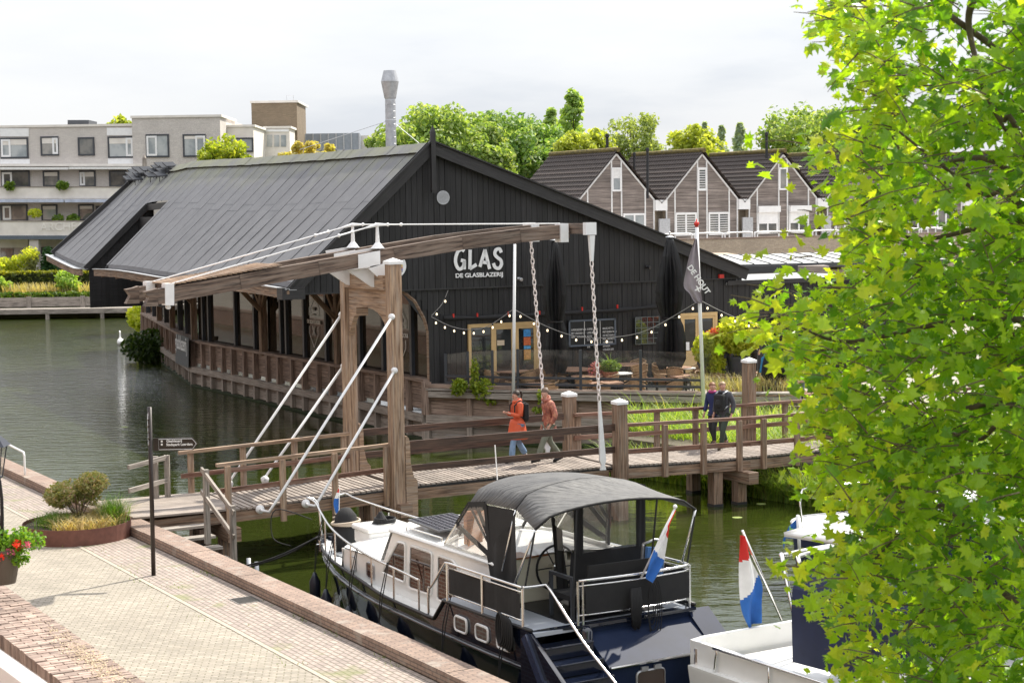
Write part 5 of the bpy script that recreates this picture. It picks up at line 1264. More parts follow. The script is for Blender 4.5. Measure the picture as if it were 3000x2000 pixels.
b.build('navy_canopy',nc,wb,smooth=False)
b=MB(S); b.grid(lambda u,v:(xl+.4+1.8*u,yt+.75-1.9*v,zt+.42+.07*math.sin(math.pi*u)+.1*v),8,6); b.build('hard_top',MT['gel'],wb,smooth=True,mods=[('SOLIDIFY',dict(thickness=.07))])
b=MB(S); b.bx(X0+.45,X0+3.1,Y0-9,Y0-3.2,-.05,.55); b.build('cabin_side',MT['gel'],wb,mods=[('BEVEL',dict(width=.08,segments=3))])
f2=thing('stern_flag',S.loc(atY(2250,1830,25.5)),'large red, white and blue flag hanging from a slanted steel staff on the white boat','flag')
f2.location=atY(2250,1830,25.5)
pl=S.loc(atY(2200,1700,26)).y
for q,m_,nm in flag([(2172,1568),(2170,1640),(2171,1730),(2174,1790),(2190,1837)],[(2180,1568),(2206,1640),(2234,1706),(2228,1765),(2226,1822)],(.28,.62),(.2,.42),'',S,pl,amp=.05):
    if q.v: q.build(nm,m_,f2,smooth=True)
b=MB(S); b.tube([S.aty(2290,1815,pl),S.aty(2174,1553,pl)],.022,8); b.build('flag_staff',MT['steel'],f2,smooth=True)
# third boat behind the leaves
tb=thing('moored_sloop',onz(2500,1600,-1),'white boat with navy hull and curved bow deck seen behind the leaves','boat')
def bowdeck(z,s=1.0,n=16):
    o=[]
    for i in range(n+1):
        a=math.pi*(.5+i/n); o.append(Vector((14.0-0+1.5*s*math.cos(a)*1.3-1.0,0,z)))
    return o
bc=onz(2480,1540,.2); ax=Vector((1,.35,0)).normalized(); sx=Vector((-ax.y,ax.x,0))
def hp(s_,w_,z): return bc+ax*s_+sx*w_+Vector((0,0,z-.2))
def ring(z,sc_):
    o=[]
    for i in range(17):
        a=math.pi/2+math.pi*i/16; o.append(hp(1.1*math.cos(a)*sc_,1.25*math.sin(a)*sc_,z))
    return [hp(7,1.25*sc_,z)]+o+[hp(7,-1.25*sc_,z)]
for za,zb,sa,sb_,mt,nm in((.25,.05,1,.98,MT['gel'],'topside'),(.05,-1.1,.97,.85,MT['nc'],'hull')):
    r1,r2=ring(za,sa),ring(zb,sb_); b=MB(); b.add([tuple(p) for p in r1+r2],[(i,i+1,len(r1)+i+1,len(r1)+i) for i in range(len(r1)-1)]); b.build(nm,mt,tb,smooth=True)
b=MB(); b.face(ring(.22,.97)); b.build('deck',MT['gel'],tb); b=MB(); b.prism([hp(1.2,.7,.22),hp(1.2,-.7,.22),hp(5,-.8,.22),hp(5,.8,.22)],(0,0,.5)); b.build('cabin',MT['gel'],tb)
b=MB(); b.tube(smoothline([hp(-1.0,0,.25),hp(-1.05,0,.9),hp(0,1.1,.85),hp(3,1.2,.85),hp(6,1.2,.85)],4),.022,6); b.tube(smoothline([hp(-1.05,0,.9),hp(0,-1.1,.85),hp(3,-1.2,.85),hp(6,-1.2,.85)],4),.022,6); b.build('guard_rail',MT['steel'],tb,smooth=True)
pf=thing('blue_pennant',atY(2340,1600,30),'blue pennant with green lettering on a white pole beside the leaves','flag')
b=MB(); b.tube([atY(2343,1625,30),atY(2337,1508,30)],.03,8); b.build('pole',MT['white'],pf,smooth=True)
b=MB(); P=[atY(2336,1518,30),atY(2336,1578,30),atY(2302,1575,30.1),atY(2296,1608,30.1),atY(2294,1580,30.1),atY(2312,1540,30.1)]; b.prism(P,(0,.01,0)); b.build('pennant_cloth',MT['fb'],pf)
text_ob('lettering','bd',.2,pm('lime_letter',(.25,.6,.1),.6),pf,planeM(atY(2311,1562,29.98),(1,0,0),(0,.0,1)),ext=.003)
# ---------------------------------------------------------------- people
def skinmesh(V,E_,Rr,root=0,sub=2):
    me=bpy.data.meshes.new('sk'); me.from_pydata([tuple(v) for v in V],E_,[]); me.update()
    ob=bpy.data.objects.new('sk',me); sc.collection.objects.link(ob)
    ob.modifiers.new('s','SKIN'); 
    if not me.skin_vertices: 
        bpy.context.view_layer.objects.active=ob
    sv=me.skin_vertices[0].data
    for i,r in enumerate(Rr): sv[i].radius=(r,r) if not hasattr(r,'__len__') else r; sv[i].use_root=(i==root)
    md=ob.modifiers.new('u','SUBSURF'); md.levels=sub; md.render_levels=sub
    bpy.context.view_layer.update(); dg=bpy.context.evaluated_depsgraph_get()
    m2=bpy.data.meshes.new_from_object(ob.evaluated_get(dg)); bpy.data.objects.remove(ob); bpy.data.meshes.remove(me); return m2
def addmesh(me,fr,name,mat,parent):
    o=wloc(parent)
    for v in me.vertices: v.co=fr.w(v.co.x,v.co.y,v.co.z)-o
    me.materials.clear(); me.materials.append(mat); me.polygons.foreach_set('use_smooth',[True]*len(me.polygons))
    ob=bpy.data.objects.new(name,me); sc.collection.objects.link(ob); ob.parent=parent; return ob
SKIN=pm('skin',(.55,.3,.22),.5,var=.06)
def person(O,z0,face,label,ps,cl,group=None,h=1.0):
    """face: direction the person walks; local y forward, x to the right"""
    f_=Vector(face).normalized(); fr=Fr(O,(f_.y,-f_.x),z0)
    root=thing('person',(O[0],O[1],z0),label,'person',group)
    s=h
    J=dict(pel=(0,0,.95),sp=(0,.0,1.14),ch=(0,.02+ps.get('lean',0)*.5,1.33),nk=(0,.03+ps.get('lean',0),1.47),hb=(0,.05+ps.get('lean',0),1.54),
      sl=(-.165,.01,1.40),sr=(.165,.01,1.40)); J.update(ps['J'])
    J={k:Vector(v)*s for k,v in J.items()}
    hd=Vector(ps.get('look',(0,1,0))).normalized()
    def leg(a): return [J['h'+a],J['k'+a],J['a'+a],J['t'+a]]
    J.setdefault('hl',J['pel']+Vector((-.085,0,-.06))); J.setdefault('hr',J['pel']+Vector((.085,0,-.06)))
    V=[J['pel'],J['sp'],J['ch'],J['nk'],J['hb'],J['hb']+Vector((0,0,.07*s))+hd*.012,J['hb']+Vector((0,0,.15*s)),J['sl'],J['el'],J['wl'],J['sr'],J['er'],J['wr']]
    R_=[.1,.1,.11,.048,.055,.083,.06,.055,.042,.026,.055,.042,.026]; E_=[(0,1),(1,2),(2,3),(3,4),(4,5),(5,6),(2,7),(7,8),(8,9),(2,10),(10,11),(11,12)]
    for a in 'lr':
        b0=len(V); V+=leg(a)[:3]+[J['t'+a]]; R_+= [.075,.052,.036,.03]; E_+= [(0,b0),(b0,b0+1),(b0+1,b0+2),(b0+2,b0+3)]
    # hands with five fingers
    for a,wi in(('l',9),('r',12)):
        w_=J['w'+a]; e_=J['e'+a]; d=(w_-e_).normalized(); sd_=d.cross(hd).normalized() if abs(d.dot(hd))<.9 else Vector((1,0,0))
        p0=len(V); V.append(w_+d*.07*s); R_.append(.022); E_.append((wi,p0))
        for k in range(4):
            q=w_+d*(.115+.008*(1.5-abs(k-1.5)))*s+sd_*(k-1.5)*.018*s; b0=len(V); V+= [q,q+(d*.035+hd*.02)*s]; R_+= [.009,.007]; E_+= [(p0,b0),(b0,b0+1)]
        b0=len(V); V+= [w_+d*.05*s+sd_*.045*s+hd*.01]; R_+= [.010]; E_.append((p0,b0))
    addmesh(skinmesh(V,E_,[r*s for r in R_]),fr,'body',SKIN,root)
    # face: nose, ears, eyes
    hc=J['hb']+Vector((0,0,.075*s)); side=hd.cross(Vector((0,0,1))).normalized()
    b=MB(fr); b.ball(tuple(hc+hd*.088+Vector((0,0,-.01))),.016,6,(1,1,1.4)); 
    for k in(-1,1): b.ball(tuple(hc+side*k*.078+Vector((0,0,-.005))),.02,6,(.6,1,1.4))
    b.build('nose_and_ears',SKIN,root,smooth=True)
    b=MB(fr)
    for k in(-1,1): b.ball(tuple(hc+hd*.078+side*k*.03+Vector((0,0,.018))),.009,6)
    b.build('eyes',MT['black'],root)
    b=MB(fr); b.ball(tuple(hc+hd*.078+Vector((0,0,-.045))),.014,6,(1.3,.8,.4)); b.build('mouth',pm('lips',(.4,.14,.12),.5),root)
    if cl.get('hair'):
        b=MB(fr); c_=hc-hd*.014+Vector((0,0,.032*s)); n=12
        vs=[]
        for i in range(8):
            for k in range(n):
                a=2*math.pi*k/n; th=math.pi*i/7*(.6 if math.sin(a)>-.3 else .36); dv=side*math.sin(th)*math.cos(a)-hd*math.sin(th)*math.sin(a)*1.12+Vector((0,0,math.cos(th)))
                lim=1 if dv.dot(hd)<.35 else .93; r_=.098*s*lim*(1+.05*math.sin(a*5+i)); vs.append(tuple(c_+dv*r_-Vector((0,0,.0))))
        b.add(vs,[(i*n+k,(i+1)*n+k,(i+1)*n+(k+1)%n,i*n+(k+1)%n) for i in range(7) for k in range(n)])
        if cl.get('tail'): b.tube([tuple(c_-hd*.09+Vector((0,0,.05))),tuple(c_-hd*.15+Vector((0,0,.03))),tuple(c_-hd*.17+Vector((0,0,-.07))),tuple(c_-hd*.15+Vector((0,0,-.17)))],[.02,.035,.03,.008],8)
        b.build('hair',cl['hair'],root,smooth=True)
    # jacket
    hem=cl.get('hem',.86)*s
    pv=J['pel']; V=[Vector((pv.x,pv.y,hem)),J['pel']+Vector((0,0,.02)),J['sp'],J['ch'],J['nk']+Vector((0,-.005,-.0)),J['sl']+Vector((.0,0,.0)),J['el'],J['wl']+(J['el']-J['wl'])*.08,J['sr'],J['er'],J['wr']+(J['er']-J['wr'])*.08]
    k_=cl.get('bulk',1); fl=cl.get('flare',.15)
    R_=[(fl,fl*(1.1 if hem<.8 else .75)),(.15,.115),(.15,.12),(.155,.125),.075,.082,.066,.05,.082,.066,.05]; E_=[(0,1),(1,2),(2,3),(3,4),(3,5),(5,6),(6,7),(3,8),(8,9),(9,10)]
    R_=[tuple(x*s*k_ for x in r) if hasattr(r,'__len__') else r*s*k_ for r in R_]
    addmesh(skinmesh(V,E_,R_,1),fr,'jacket',cl['jacket'],root)
    if hem<.8*s:
        b=MB(fr); b.lathe((0,.03,hem),[(.21,0),(.205,.03),(.18,.2),(.15,.42),(.13,.5)],16,sq=(1.12,1.35)); b.build('coat_skirt',cl['jacket'],root,smooth=True)
    b=MB(fr); b.tube([tuple(J['nk']+(side*math.cos(a)*.085-hd*(.02+math.sin(a)*.085))*s+Vector((0,0,.012+.02*max(0,math.sin(a))))) for a in [i*2*math.pi/14 for i in range(14)]],.034*s,7,closed=True)
    if cl.get('hood'): b.ball(tuple(J['nk']-hd*.10+Vector((0,0,-.03))),.085,10,(1.2,.8,1)) 
    b.build('collar',cl.get('collar',cl['jacket']),root,smooth=True)
    # trousers
    V=[J['pel']+Vector((0,0,.03))];R_=[(.135*s,.11*s)];E_=[]
    for a in 'lr':
        b0=len(V); l=leg(a); V+= [l[0],l[1],l[2]+Vector((0,0,.03))]; R_+= [.1*s,.075*s,cl.get('cuff',.065)*s]; E_+= [(0,b0),(b0,b0+1),(b0+1,b0+2)]
    addmesh(skinmesh(V,E_,R_),fr,'trousers',cl['trousers'],root)
    for a in 'lr':
        l=leg(a); d=(l[3]-l[2]); b=MB(fr); b.tube([tuple(l[2]-d*.35+Vector((0,0,-.0))),tuple(l[2]+Vector((0,0,.0))),tuple(l[2]+d*.6),tuple(l[3]+d*.25)],[.04,.052,.048,.03],8); b.tube([tuple(l[2]-d*.45-Vector((0,0,.035))),tuple(l[3]+d*.3-Vector((0,0,.022)))],.03,6); b.build('shoe',cl['shoe'],root,smooth=True)
    if cl.get('pack'):
        bk_=-1 if not cl.get('front') else 1; b=MB(fr); yy=J['ch'].y+bk_*.2; 
        b.prism([(-.15,yy-.07,1.42*s),(.15,yy-.07,1.42*s),(.16,yy-.07,1.05*s),(.12,yy-.07,.98*s),(-.12,yy-.07,.98*s),(-.16,yy-.07,1.05*s)],(0,.14,0)); 
        b.ball((0,yy-bk_*-.04,1.18*s),.12,8,(1,.8,1.2)); p_=b.build('backpack',cl['pack'],root,mods=[('BEVEL',dict(width=.04,segments=3))])
        b=MB(fr)
        for k in(-1,1): b.tube([(k*.11,yy,1.44*s),(k*.12,J['ch'].y+.0,1.5*s),(k*.125,J['ch'].y-bk_*.135,1.38*s),(k*.13,J['ch'].y-bk_*.135,1.15*s),(k*.14,yy,1.05*s)],.02,6)
        b.build('straps',cl.get('strap',cl['pack']),root,smooth=True)
    return root,fr,J
c_or=pm('orange_raincoat',(.62,.1,.035),.55,var=.12,scale=5); c_jean=pm('light_blue_jeans',(.2,.3,.45),.85,var=.2,scale=9); c_br=pm('dark_brown_hair',(.03,.018,.012),.6,var=.3,scale=30)
M=NM('red_patterned_jacket'); v_=M.n('ShaderNodeTexVoronoi'); v_.inputs['Scale'].default_value=16; M.l(M.co('Object'),v_.inputs[0]); n_=M.noise(M.co('Object'),9,5,.7)
M.col(M.mix(.5,M.ramp(n_,[(.4,(.09,.02,.03)),(.5,(.36,.08,.06)),(.6,(.6,.3,.18))]),M.ramp(v_.outputs[0],[(.1,(.2,.06,.06)),(.6,(.4,.16,.1))]))); M.set(Roughness=.7); c_pat=M.m
c_ol=pm('olive_trousers',(.16,.17,.13),.85,var=.15,scale=8); c_nv=pm('navy_jacket',(.015,.025,.1),.7,var=.2); c_gr=pm('grey_jacket',(.055,.055,.065),.75,var=.2,scale=5); c_dg=pm('dark_green_trousers',(.035,.05,.035),.8,var=.2); c_dk=pm('dark_trousers',(.03,.03,.032),.8,var=.2)
shoe=pm('black_shoe',(.012,.012,.014),.5); shoeb=pm('brown_shoe',(.08,.05,.035),.7); c_blond=pm('sandy_hair',(.33,.22,.13),.6,var=.2,scale=30); c_bw=pm('short_brown_hair',(.12,.075,.05),.6,var=.2,scale=30); c_ging=pm('reddish_hair',(.22,.1,.045),.6,var=.2,scale=30); c_wh=pm('white_hair',(.6,.58,.55),.7)
kd=Vector((-K.ex[0],-K.ex[1],0))
def foot(px,py): q=onz(px,py,.36); return q
q=foot(1520,1353)
person(q,zd(7)-.0,kd,'woman in a long orange raincoat with a black backpack and ponytail, looking at her hands',
 dict(lean=.02,look=(.0,1,-.25),J=dict(sl=(-.16,.02,1.40),sr=(.16,.02,1.40),el=(-.2,.06,1.13),wl=(-.06,.27,1.2),er=(.2,.06,1.13),wr=(.06,.27,1.2),kl=(-.09,.2,.5),al=(-.09,.24,.09),tl=(-.1,.38,.04),kr=(.09,-.02,.5),ar=(.09,-.24,.12),tr=(.1,-.12,.04))),
 dict(hair=c_br,tail=1,jacket=c_or,hem=.56,flare=.23,hood=1,trousers=c_jean,shoe=shoe,cuff=.085,pack=MT['canvas']),h=1.04)
q=foot(1610,1356)
person(q,zd(8),kd,'man in a red patterned jacket and olive trousers striding on the bridge, looking down',
 dict(lean=.05,look=(-.55,.75,-.5),J=dict(el=(-.25,-.04,1.13),wl=(-.2,.08,.92),er=(.25,-.06,1.13),wr=(.2,.05,.92),kl=(-.09,.22,.52),al=(-.09,.36,.12),tl=(-.1,.5,.1),kr=(.09,-.06,.5),ar=(.09,-.34,.1),tr=(.1,-.2,.04),nk=(0,.08,1.5),hb=(0,.11,1.57))),
 dict(hair=c_bw,jacket=c_pat,hem=.88,flare=.16,hood=1,trousers=c_ol,shoe=shoe,bulk=1.05,cuff=.075),h=1.07)
fd=Vector((-.62,-.78,0))
q=foot(2092,1295)
person(q,zd(12.4),fd,'woman in a navy and magenta jacket with reddish hair walking beside the grey-jacketed man',
 dict(lean=.02,look=(-.75,.6,-.05),J=dict(el=(-.26,-.03,1.14),wl=(-.27,.08,.9),er=(.25,-.03,1.14),wr=(.25,.08,.9),kl=(-.08,.14,.5),al=(-.07,.1,.1),tl=(-.08,.24,.04),kr=(.09,.02,.5),ar=(.1,-.18,.12),tr=(.11,-.05,.04))),
 dict(hair=c_ging,jacket=c_nv,collar=pm('magenta_collar',(.35,.03,.15),.7),hem=.84,trousers=c_dk,shoe=shoeb,cuff=.055),h=1.0)
q=foot(2122,1302)
person(q,zd(12.6),fd,'sandy-haired man in a grey jacket with dark chest pack and green trousers',
 dict(lean=.02,look=(-.8,.55,0),J=dict(sl=(-.18,.01,1.42),sr=(.18,.01,1.42),el=(-.27,-.04,1.15),wl=(-.27,.08,.9),er=(.27,-.04,1.15),wr=(.26,.08,.9),kl=(-.08,.2,.5),al=(-.06,.24,.1),tl=(-.07,.38,.05),kr=(.09,-.02,.5),ar=(.08,-.22,.14),tr=(.1,-.08,.05))),
 dict(hair=c_blond,jacket=c_gr,hem=.86,bulk=1.08,trousers=c_dg,shoe=shoeb,pack=MT['canvas'],front=1,strap=MT['galv'],cuff=.06),h=1.04)
# ---------------------------------------------------------------- terrace
ZT=.78
MT['paving']=pm('terrace_tiles',(.34,.3,.25),.85,var=.2,scale=1.5,bump=.2)
def FZ(y): return max(.12,min(.75,.2+(y-57)*.17))
Tn=T1; 
b=MB(); poly=[CW+Vector((.1,.1,0)),T1+Vector((0,.12,0)),T2+Vector((0,.12,0)),Vector((9.5,54.2,0)),Vector((14,52.6,0)),Vector((40,52,0)),Vector((60,70,0)),Vector((60,110,0)),Vector((20,110,0)),Vector((5,75,0))]
b.prism([Vector((p.x,p.y,FZ(p.y)-.1)) for p in poly],(0,0,.1)); tag(b.build('terrace_ground',MT['paving']),kind='structure')
b=MB(); ld=[Vector((3.0,50.6,0)),Vector((5.2,47.9,0)),Vector((7.6,44.9,0)),Vector((14,42.8,0)),Vector((40,42,0)),Vector((70,42,0)),Vector((120,200,0)),Vector((-6,200,0)),Vector((-14,104,0)),Vector((-2,68,0)),Vector((-1.5,58.5,0)),Vector((.5,57,0)),Vector((5,55.2,0))]
b.prism([Vector((p.x,p.y,-1.6)) for p in ld],(0,0,1.55)); tag(b.build('island_bank',Mg),kind='structure')
# edge boards of the terrace deck
te=thing('terrace_deck_edge',T1+Vector((0,0,ZT-.1)),'grey timber edge of the raised terrace deck above the bulwark','deck edge')
for a,c in((CW,T1),(T1,T2),(T2,Vector((9.2,54.4,0)))):
    b=MB(); b.beam(a+Vector((0,-.05,ZT)),c+Vector((0,-.05,ZT)),.5,.06); b.build('edge_board',MT['wood_grey'],te)
    b=MB(); b.beam(a+Vector((0,-.28,ZT-.17)),c+Vector((0,-.28,ZT-.17)),.05,.2); b.build('fascia_board',MT['wood_grey'],te)
# glass fence
gf=thing('glass_fence',T1+Vector((0,0,ZT)),'clear glass wind screen with dark grey posts and rails around the terrace','fence')
c7=lambda x,y:(1250+x/3.136,650+y/3.136)
tf=(T2-T1).normalized(); 
def gp(px,seg):
    a,c=seg; q=onv(px,1100,a+Vector((0,.15,0)),(c-a)); return Vector((q.x,q.y,0))
s1=(T1,T2); s0=(CW,T1)
posts=[(gp(1306,s0),1.95,.9),(gp(1371,s0),2.05,1),(gp(1443,s0),2.1,1),(gp(1517,s1),2.15,1),(gp(1701,s1),2.15,1),(gp(1877,s1),2.15,1),(gp(2056,s1),2.1,1)]
for i,(p,zt,_) in enumerate(posts):
    b=MB(); b.beam(p+Vector((0,0,ZT)),p+Vector((0,0,zt)),.09,.09,up=(0,1,0)); b.build('post',MT['alu_frame'],gf)
for (p,z0,_),(q,z1,_) in zip(posts,posts[1:]):
    for h_ in(ZT+.42,ZT+.2): 
        b=MB(); b.beam(p+Vector((0,-.03,h_)),q+Vector((0,-.03,h_)),.06,.075); b.build('rail',MT['alu_frame'],gf)
    b=MB(); d=(q-p)*.02; b.prism([p+d+Vector((0,0,ZT+.08)),q-d+Vector((0,0,ZT+.08)),q-d+Vector((0,0,z1-.02)),p+d+Vector((0,0,z0-.02))],(0,.01,0)); b.build('glass_panel',MT['clear'],gf)
# freestanding screen to the right
b=MB(); A=onz(2056,1137,ZT); A2=Vector((A.x+1.3,A.y+3.0,ZT)); b.prism([A,A2,A2+Vector((0,0,1.75)),A+Vector((0,0,1.75))],(0.01,0,0)); b.build('glass_panel',MT['clear'],gf)
# flag poles
def pole(px0,py0,px1,py1,Y,r,name,label):
    a=atY(px0,py0,Y); c=atY(px1,py1,Y); a.z=min(a.z,.3)
    t=thing('flag_pole',a,label,'flag pole'); b=MB(); b.tube([a,c],[r,r*.8],10); b.build('pole',MT['white'],t,smooth=True); return t,a,c
pole(1503,1142,1508,715,55.9,.06,'','plain white pole rising from the terrace corner beside the drawbridge chain')
t,a,c=pole(2062,1165,2041,665,53.6,.065,'','white flag pole with red ball top carrying the grey restaurant flag')
b=MB(); b.ball((c.x,c.y,c.z+.1),.085,12); b.tube([c,(c.x,c.y,c.z+.26)],[.06,.01],8); b.build('red_ball',MT['red'],t,smooth=True)
fg=thing('restaurant_flag',atY(2035,800,53.5),'grey flag with white lettering drooping on the red-topped pole','flag')
L_=[atY(x,y,53.45) for x,y in((2036,700),(2022,740),(2010,790),(2003,838),(2020,860),(2035,885),(2052,888))]; R_=[atY(x,y,53.5) for x,y in((2041,700),(2045,740),(2049,790),(2051,838),(2054,860),(2056,875),(2057,888))]
la,lc=smoothline(L_,4),smoothline(R_,4); b=MB(); n=8
vs=[]
for p,q in zip(la,lc):
    for j in range(n+1): vs.append(tuple(lerp(p,q,j/n)+Vector((0,.06*math.sin(j*1.3),0))))
b.add(vs,[(i*(n+1)+j,i*(n+1)+j+1,(i+1)*(n+1)+j+1,(i+1)*(n+1)+j) for i in range(len(la)-1) for j in range(n)]); b.build('flag_cloth',pm('mauve_grey_cloth',(.3,.265,.29),.8,var=.1),fg,smooth=True)
text_ob('lettering','DE HOUT',.24,MT['white'],fg,planeM(atY(2013,783,53.36),(.55,0,-.8),(.8,0,.55)),ext=.003,bold=.008); text_ob('lettering','x',.3,MT['white'],fg,planeM(atY(2036,850,53.36),(.9,0,-.3),(.3,0,.9)),ext=.003,bold=.01)
# closed parasols
def parasol(px,py0,py1,Y,label,ztop_off=0,wide=.42):
    top=atY(px,py0,Y); base=Vector((top.x,top.y,ZT)); h=top.z-ZT
    t=thing('closed_parasol',base,label,'parasol','closed black parasols on the terrace')
    b=MB(); b.tube([base,top],.035,10); b.build('pole',MT['galv'],t,smooth=True)
    b=MB(); n=28; rows_=14
    zb=onv(px,py1,(top.x,top.y,0),(1,0,0)).z
    vs=[]
    prof=[(0,.04),(.03,.1),(.15,.2),(.3,.27),(.42,.3),(.5,.29),(.58,.23),(.62,.2),(.68,.26),(.8,.31),(.92,.33),(1,.24)]
    for i,(tt,r) in enumerate(prof):
        z=top.z+(zb-top.z)*tt
        for k in range(n):
            a=2*math.pi*k/n; rr=r*(1+(.22 if k%2 else -.2)*min(1,tt*4)+.12*math.sin(a*3+i))*wide/.38; vs.append((top.x+rr*math.cos(a),top.y+rr*math.sin(a)*.85,z+(.09*math.sin(a*5) if i>9 else 0)))
    b.add(vs,[(i*n+k,i*n+(k+1)%n,(i+1)*n+(k+1)%n,(i+1)*n+k) for i in range(len(prof)-1) for k in range(n)]); b.build('folded_canopy',MT['parasol'],t,smooth=False)
    b=MB(); b.lathe((top.x,top.y,top.z-.02),[(.16,0),(.02,.06),(.02,.14),(.035,.17),(0,.2)],12); b.build('finial',MT['galv'],t)
    zt_=top.z+(zb-top.z)*.62; b=MB(); b.lathe((top.x,top.y,zt_),[(.24*wide/.38,-.02),(.24*wide/.38,.02)],16); b.build('tie_strap',MT['black'],t)
    b=MB(); b.bx(base.x-.4,base.x+.4,base.y-.4,base.y+.4,ZT,ZT+.1); b.build('base_plate',MT['black'],t)
parasol(1624,702,1088,57.8,'closed black parasol standing between the two drawbridge chains',wide=.42)
parasol(1962,693,1075,58.6,'tall closed black parasol between the menu board and the flag pole',wide=.5)
parasol(2270,880,1105,55.5,'lower closed black parasol beside the seated guests and yellow bushes',wide=.42)
# chairs and tables
def chair(loc,rz,label):
    t=thing('wicker_chair',(0,0,0),label,'chair','wicker chairs on the terrace')
    b=MB(); b.lathe((0,0,.42),[(.24,0),(.25,.02),(.24,.05),(.0,.05)],14); b.build('seat',MT['rattan'],t)
    b=MB(); n=14
    for k in range(3):
        b.tube([(.27*math.sin(a)*1.05,-.26*math.cos(a)*.95,.5+.11*k+(.12-.12*abs(a)/2.1)) for a in [-2.1+4.2*i/n for i in range(n+1)]],.022,6)
    vs=[]
    for i in range(n+1):
        a=-1.9+3.8*i/n; hh=.34-.16*(abs(a)/1.9)**2
        for z in(.45,.45+hh): vs.append((.26*math.sin(a)*(1 if z<.5 else 1.12),-.25*math.cos(a)*(1 if z<.5 else 1.12),z))
    b.add(vs,[(2*i,2*i+2,2*i+3,2*i+1) for i in range(n)]); b.build('backrest',MT['rattan'],t)
    for sx in(-1,1):
        for sy in(-1,1): b=MB(); b.tube([(sx*.17,sy*.17,.43),(sx*.21,sy*.22,0)],.014,6); b.build('leg',MT['alu_frame'],t)
    return t
FL=[0]
ch0=chair(0,0,'wicker tub chair'); index(ch0); used=[False]
def place_chair(x,y,rz,label):
    c=ch0 if not used[0] else dup(ch0); used[0]=True
    c.location=(x,y,FL[0]); c.rotation_euler=(0,0,rz); c['label']=label
def table(px,py,label,r=.62,n=4,rnd_=True,a0=.5,cl='',white=False,y_off=0):
    Yt=57+(1124-py)*.045; c=atY(px,py,Yt); ZT=c.z-.74; FL[0]=ZT; t=thing('round_table' if rnd_ else 'table',(c.x,c.y,ZT),label,'table','tables on the terrace')
    b=MB()
    if rnd_: b.lathe((c.x,c.y,ZT+.71),[(r,0),(r,.03),(0,.03)],28)
    else: 
        for k in range(6): b.beam((c.x-.6,c.y-.35+k*.14,ZT+.72),(c.x+.6,c.y-.35+k*.14,ZT+.72),.125,.03)
    b.build('tabletop',MT['white'] if white else MT['table'],t)
    b=MB(); b.tube([(c.x,c.y,ZT),(c.x,c.y,ZT+.7)],.04,8); 
    for k in range(4): a=k*math.pi/2+.4; b.tube([(c.x,c.y,ZT+.05),(c.x+.35*math.cos(a),c.y+.35*math.sin(a),ZT+.02)],.025,6)
    b.build('pedestal',MT['alu_frame'],t)
    for k in range(n):
        a=a0+k*2*math.pi/n; d=r+.28 if rnd_ else .85
        place_chair(c.x+d*math.cos(a),c.y+d*math.sin(a),a+math.pi/2+math.pi*0,'wicker chair '+['on the near right side of','on the far side of','on the left side of','on the near side of'][k%4]+' '+cl)
TB=[(1405,1062,'red-brown slatted table behind the fence corner near the leafy shrub',.55,3,'the table near the leafy shrub'),(1575,1124,'slatted table just behind the plain white pole',.55,3,'the table behind the white pole'),(1668,1080,'long slatted table left of the potted spiky plant',.8,3,'the table left of the spiky plant'),(1775,1120,'slatted table in front of the potted spiky plant',.6,3,'the table in front of the spiky plant'),(1835,1066,'slatted table behind the potted spiky plant',.6,3,'the table behind the spiky plant'),(1925,1110,'slatted table between the last two fence posts',.6,4,'the table between the last fence posts'),(1985,1075,'slatted table just behind the tall parasol',.5,3,'the table behind the tall parasol'),(2010,1100,'long slatted table beside the red-topped flag pole',.55,3,'the table beside the flag pole'),(2160,1090,'slatted table behind the capped mooring post',.7,3,'the table behind the capped post'),(2190,1122,'slatted table nearest the walking couple',.75,4,'the table nearest the walking couple'),(2330,1112,'slatted table half hidden by leaves near the low parasol',.7,4,'the table by the low parasol'),(2350,1150,'nearest slatted table by the reeds',.6,3,'the nearest table by the reeds'),(2120,1100,'slatted table in front of the brown pot',.6,4,'the table in front of the brown pot'),(2240,1145,'slatted table just right of the capped post',.6,4,'the table right of the capped post'),(1500,1085,'slatted table by the doors behind the white pole',.6,4,'the table by the glazed doors'),(1720,1100,'slatted table left of the white round table',.55,4,'the table left of the white round one')]
for i,(x,y,l,r,n,cl) in enumerate(TB): table(x,y,l,r,n,a0=.3+i*.7,cl=cl)
table(1815,1092,'round white table beside the terracotta pot',.45,2,a0=2.6,cl='the white table by the terracotta pot',white=True); table(2005,1077,'small round white table near the far doorway',.4,1,a0=0,cl='the white table near the doorway',white=True)
table(2130,1073,'rectangular bench table in front of the chalk sign',rnd_=False,n=0)
# potted plants
LG=leafm('pot_green',(.07,.14,.02),(.2,.3,.04),.4); LY=leafm('yellow_green_leaf',(.38,.48,.05),(.6,.62,.12),.6); LP=leafm('pink_flower',(.5,.1,.2),(.6,.3,.35),.4); LR=leafm('red_leaf',(.5,.06,.04),(.55,.2,.1),.4)
def pot(c,r,h,mat,t):
    b=MB(); b.lathe((c.x,c.y,ZT),[(r*.75,0),(r,h*.9),(r*1.06,h*.9),(r*1.06,h),(r*.95,h),(r*.9,h-.06),(0,h-.06)],18); b.build('pot',mat,t)
def gsamp(c,rx,ry,rz): 
    def f():
        v=Vector((rnd.gauss(0,1),rnd.gauss(0,1),rnd.gauss(0,1))).normalized()*(rnd.random()**.4); return (c[0]+v.x*rx,c[1]+v.y*ry,c[2]+v.z*rz)
    return f
c=atY(1787,1110,58.2); c.z=FZ(58.2); t=thing('potted_plant',c,'spiky green plant and small flowers in a terracotta pot on the terrace','plant'); pot(c,.27,.42,MT['terracotta'],t)
b=MB()
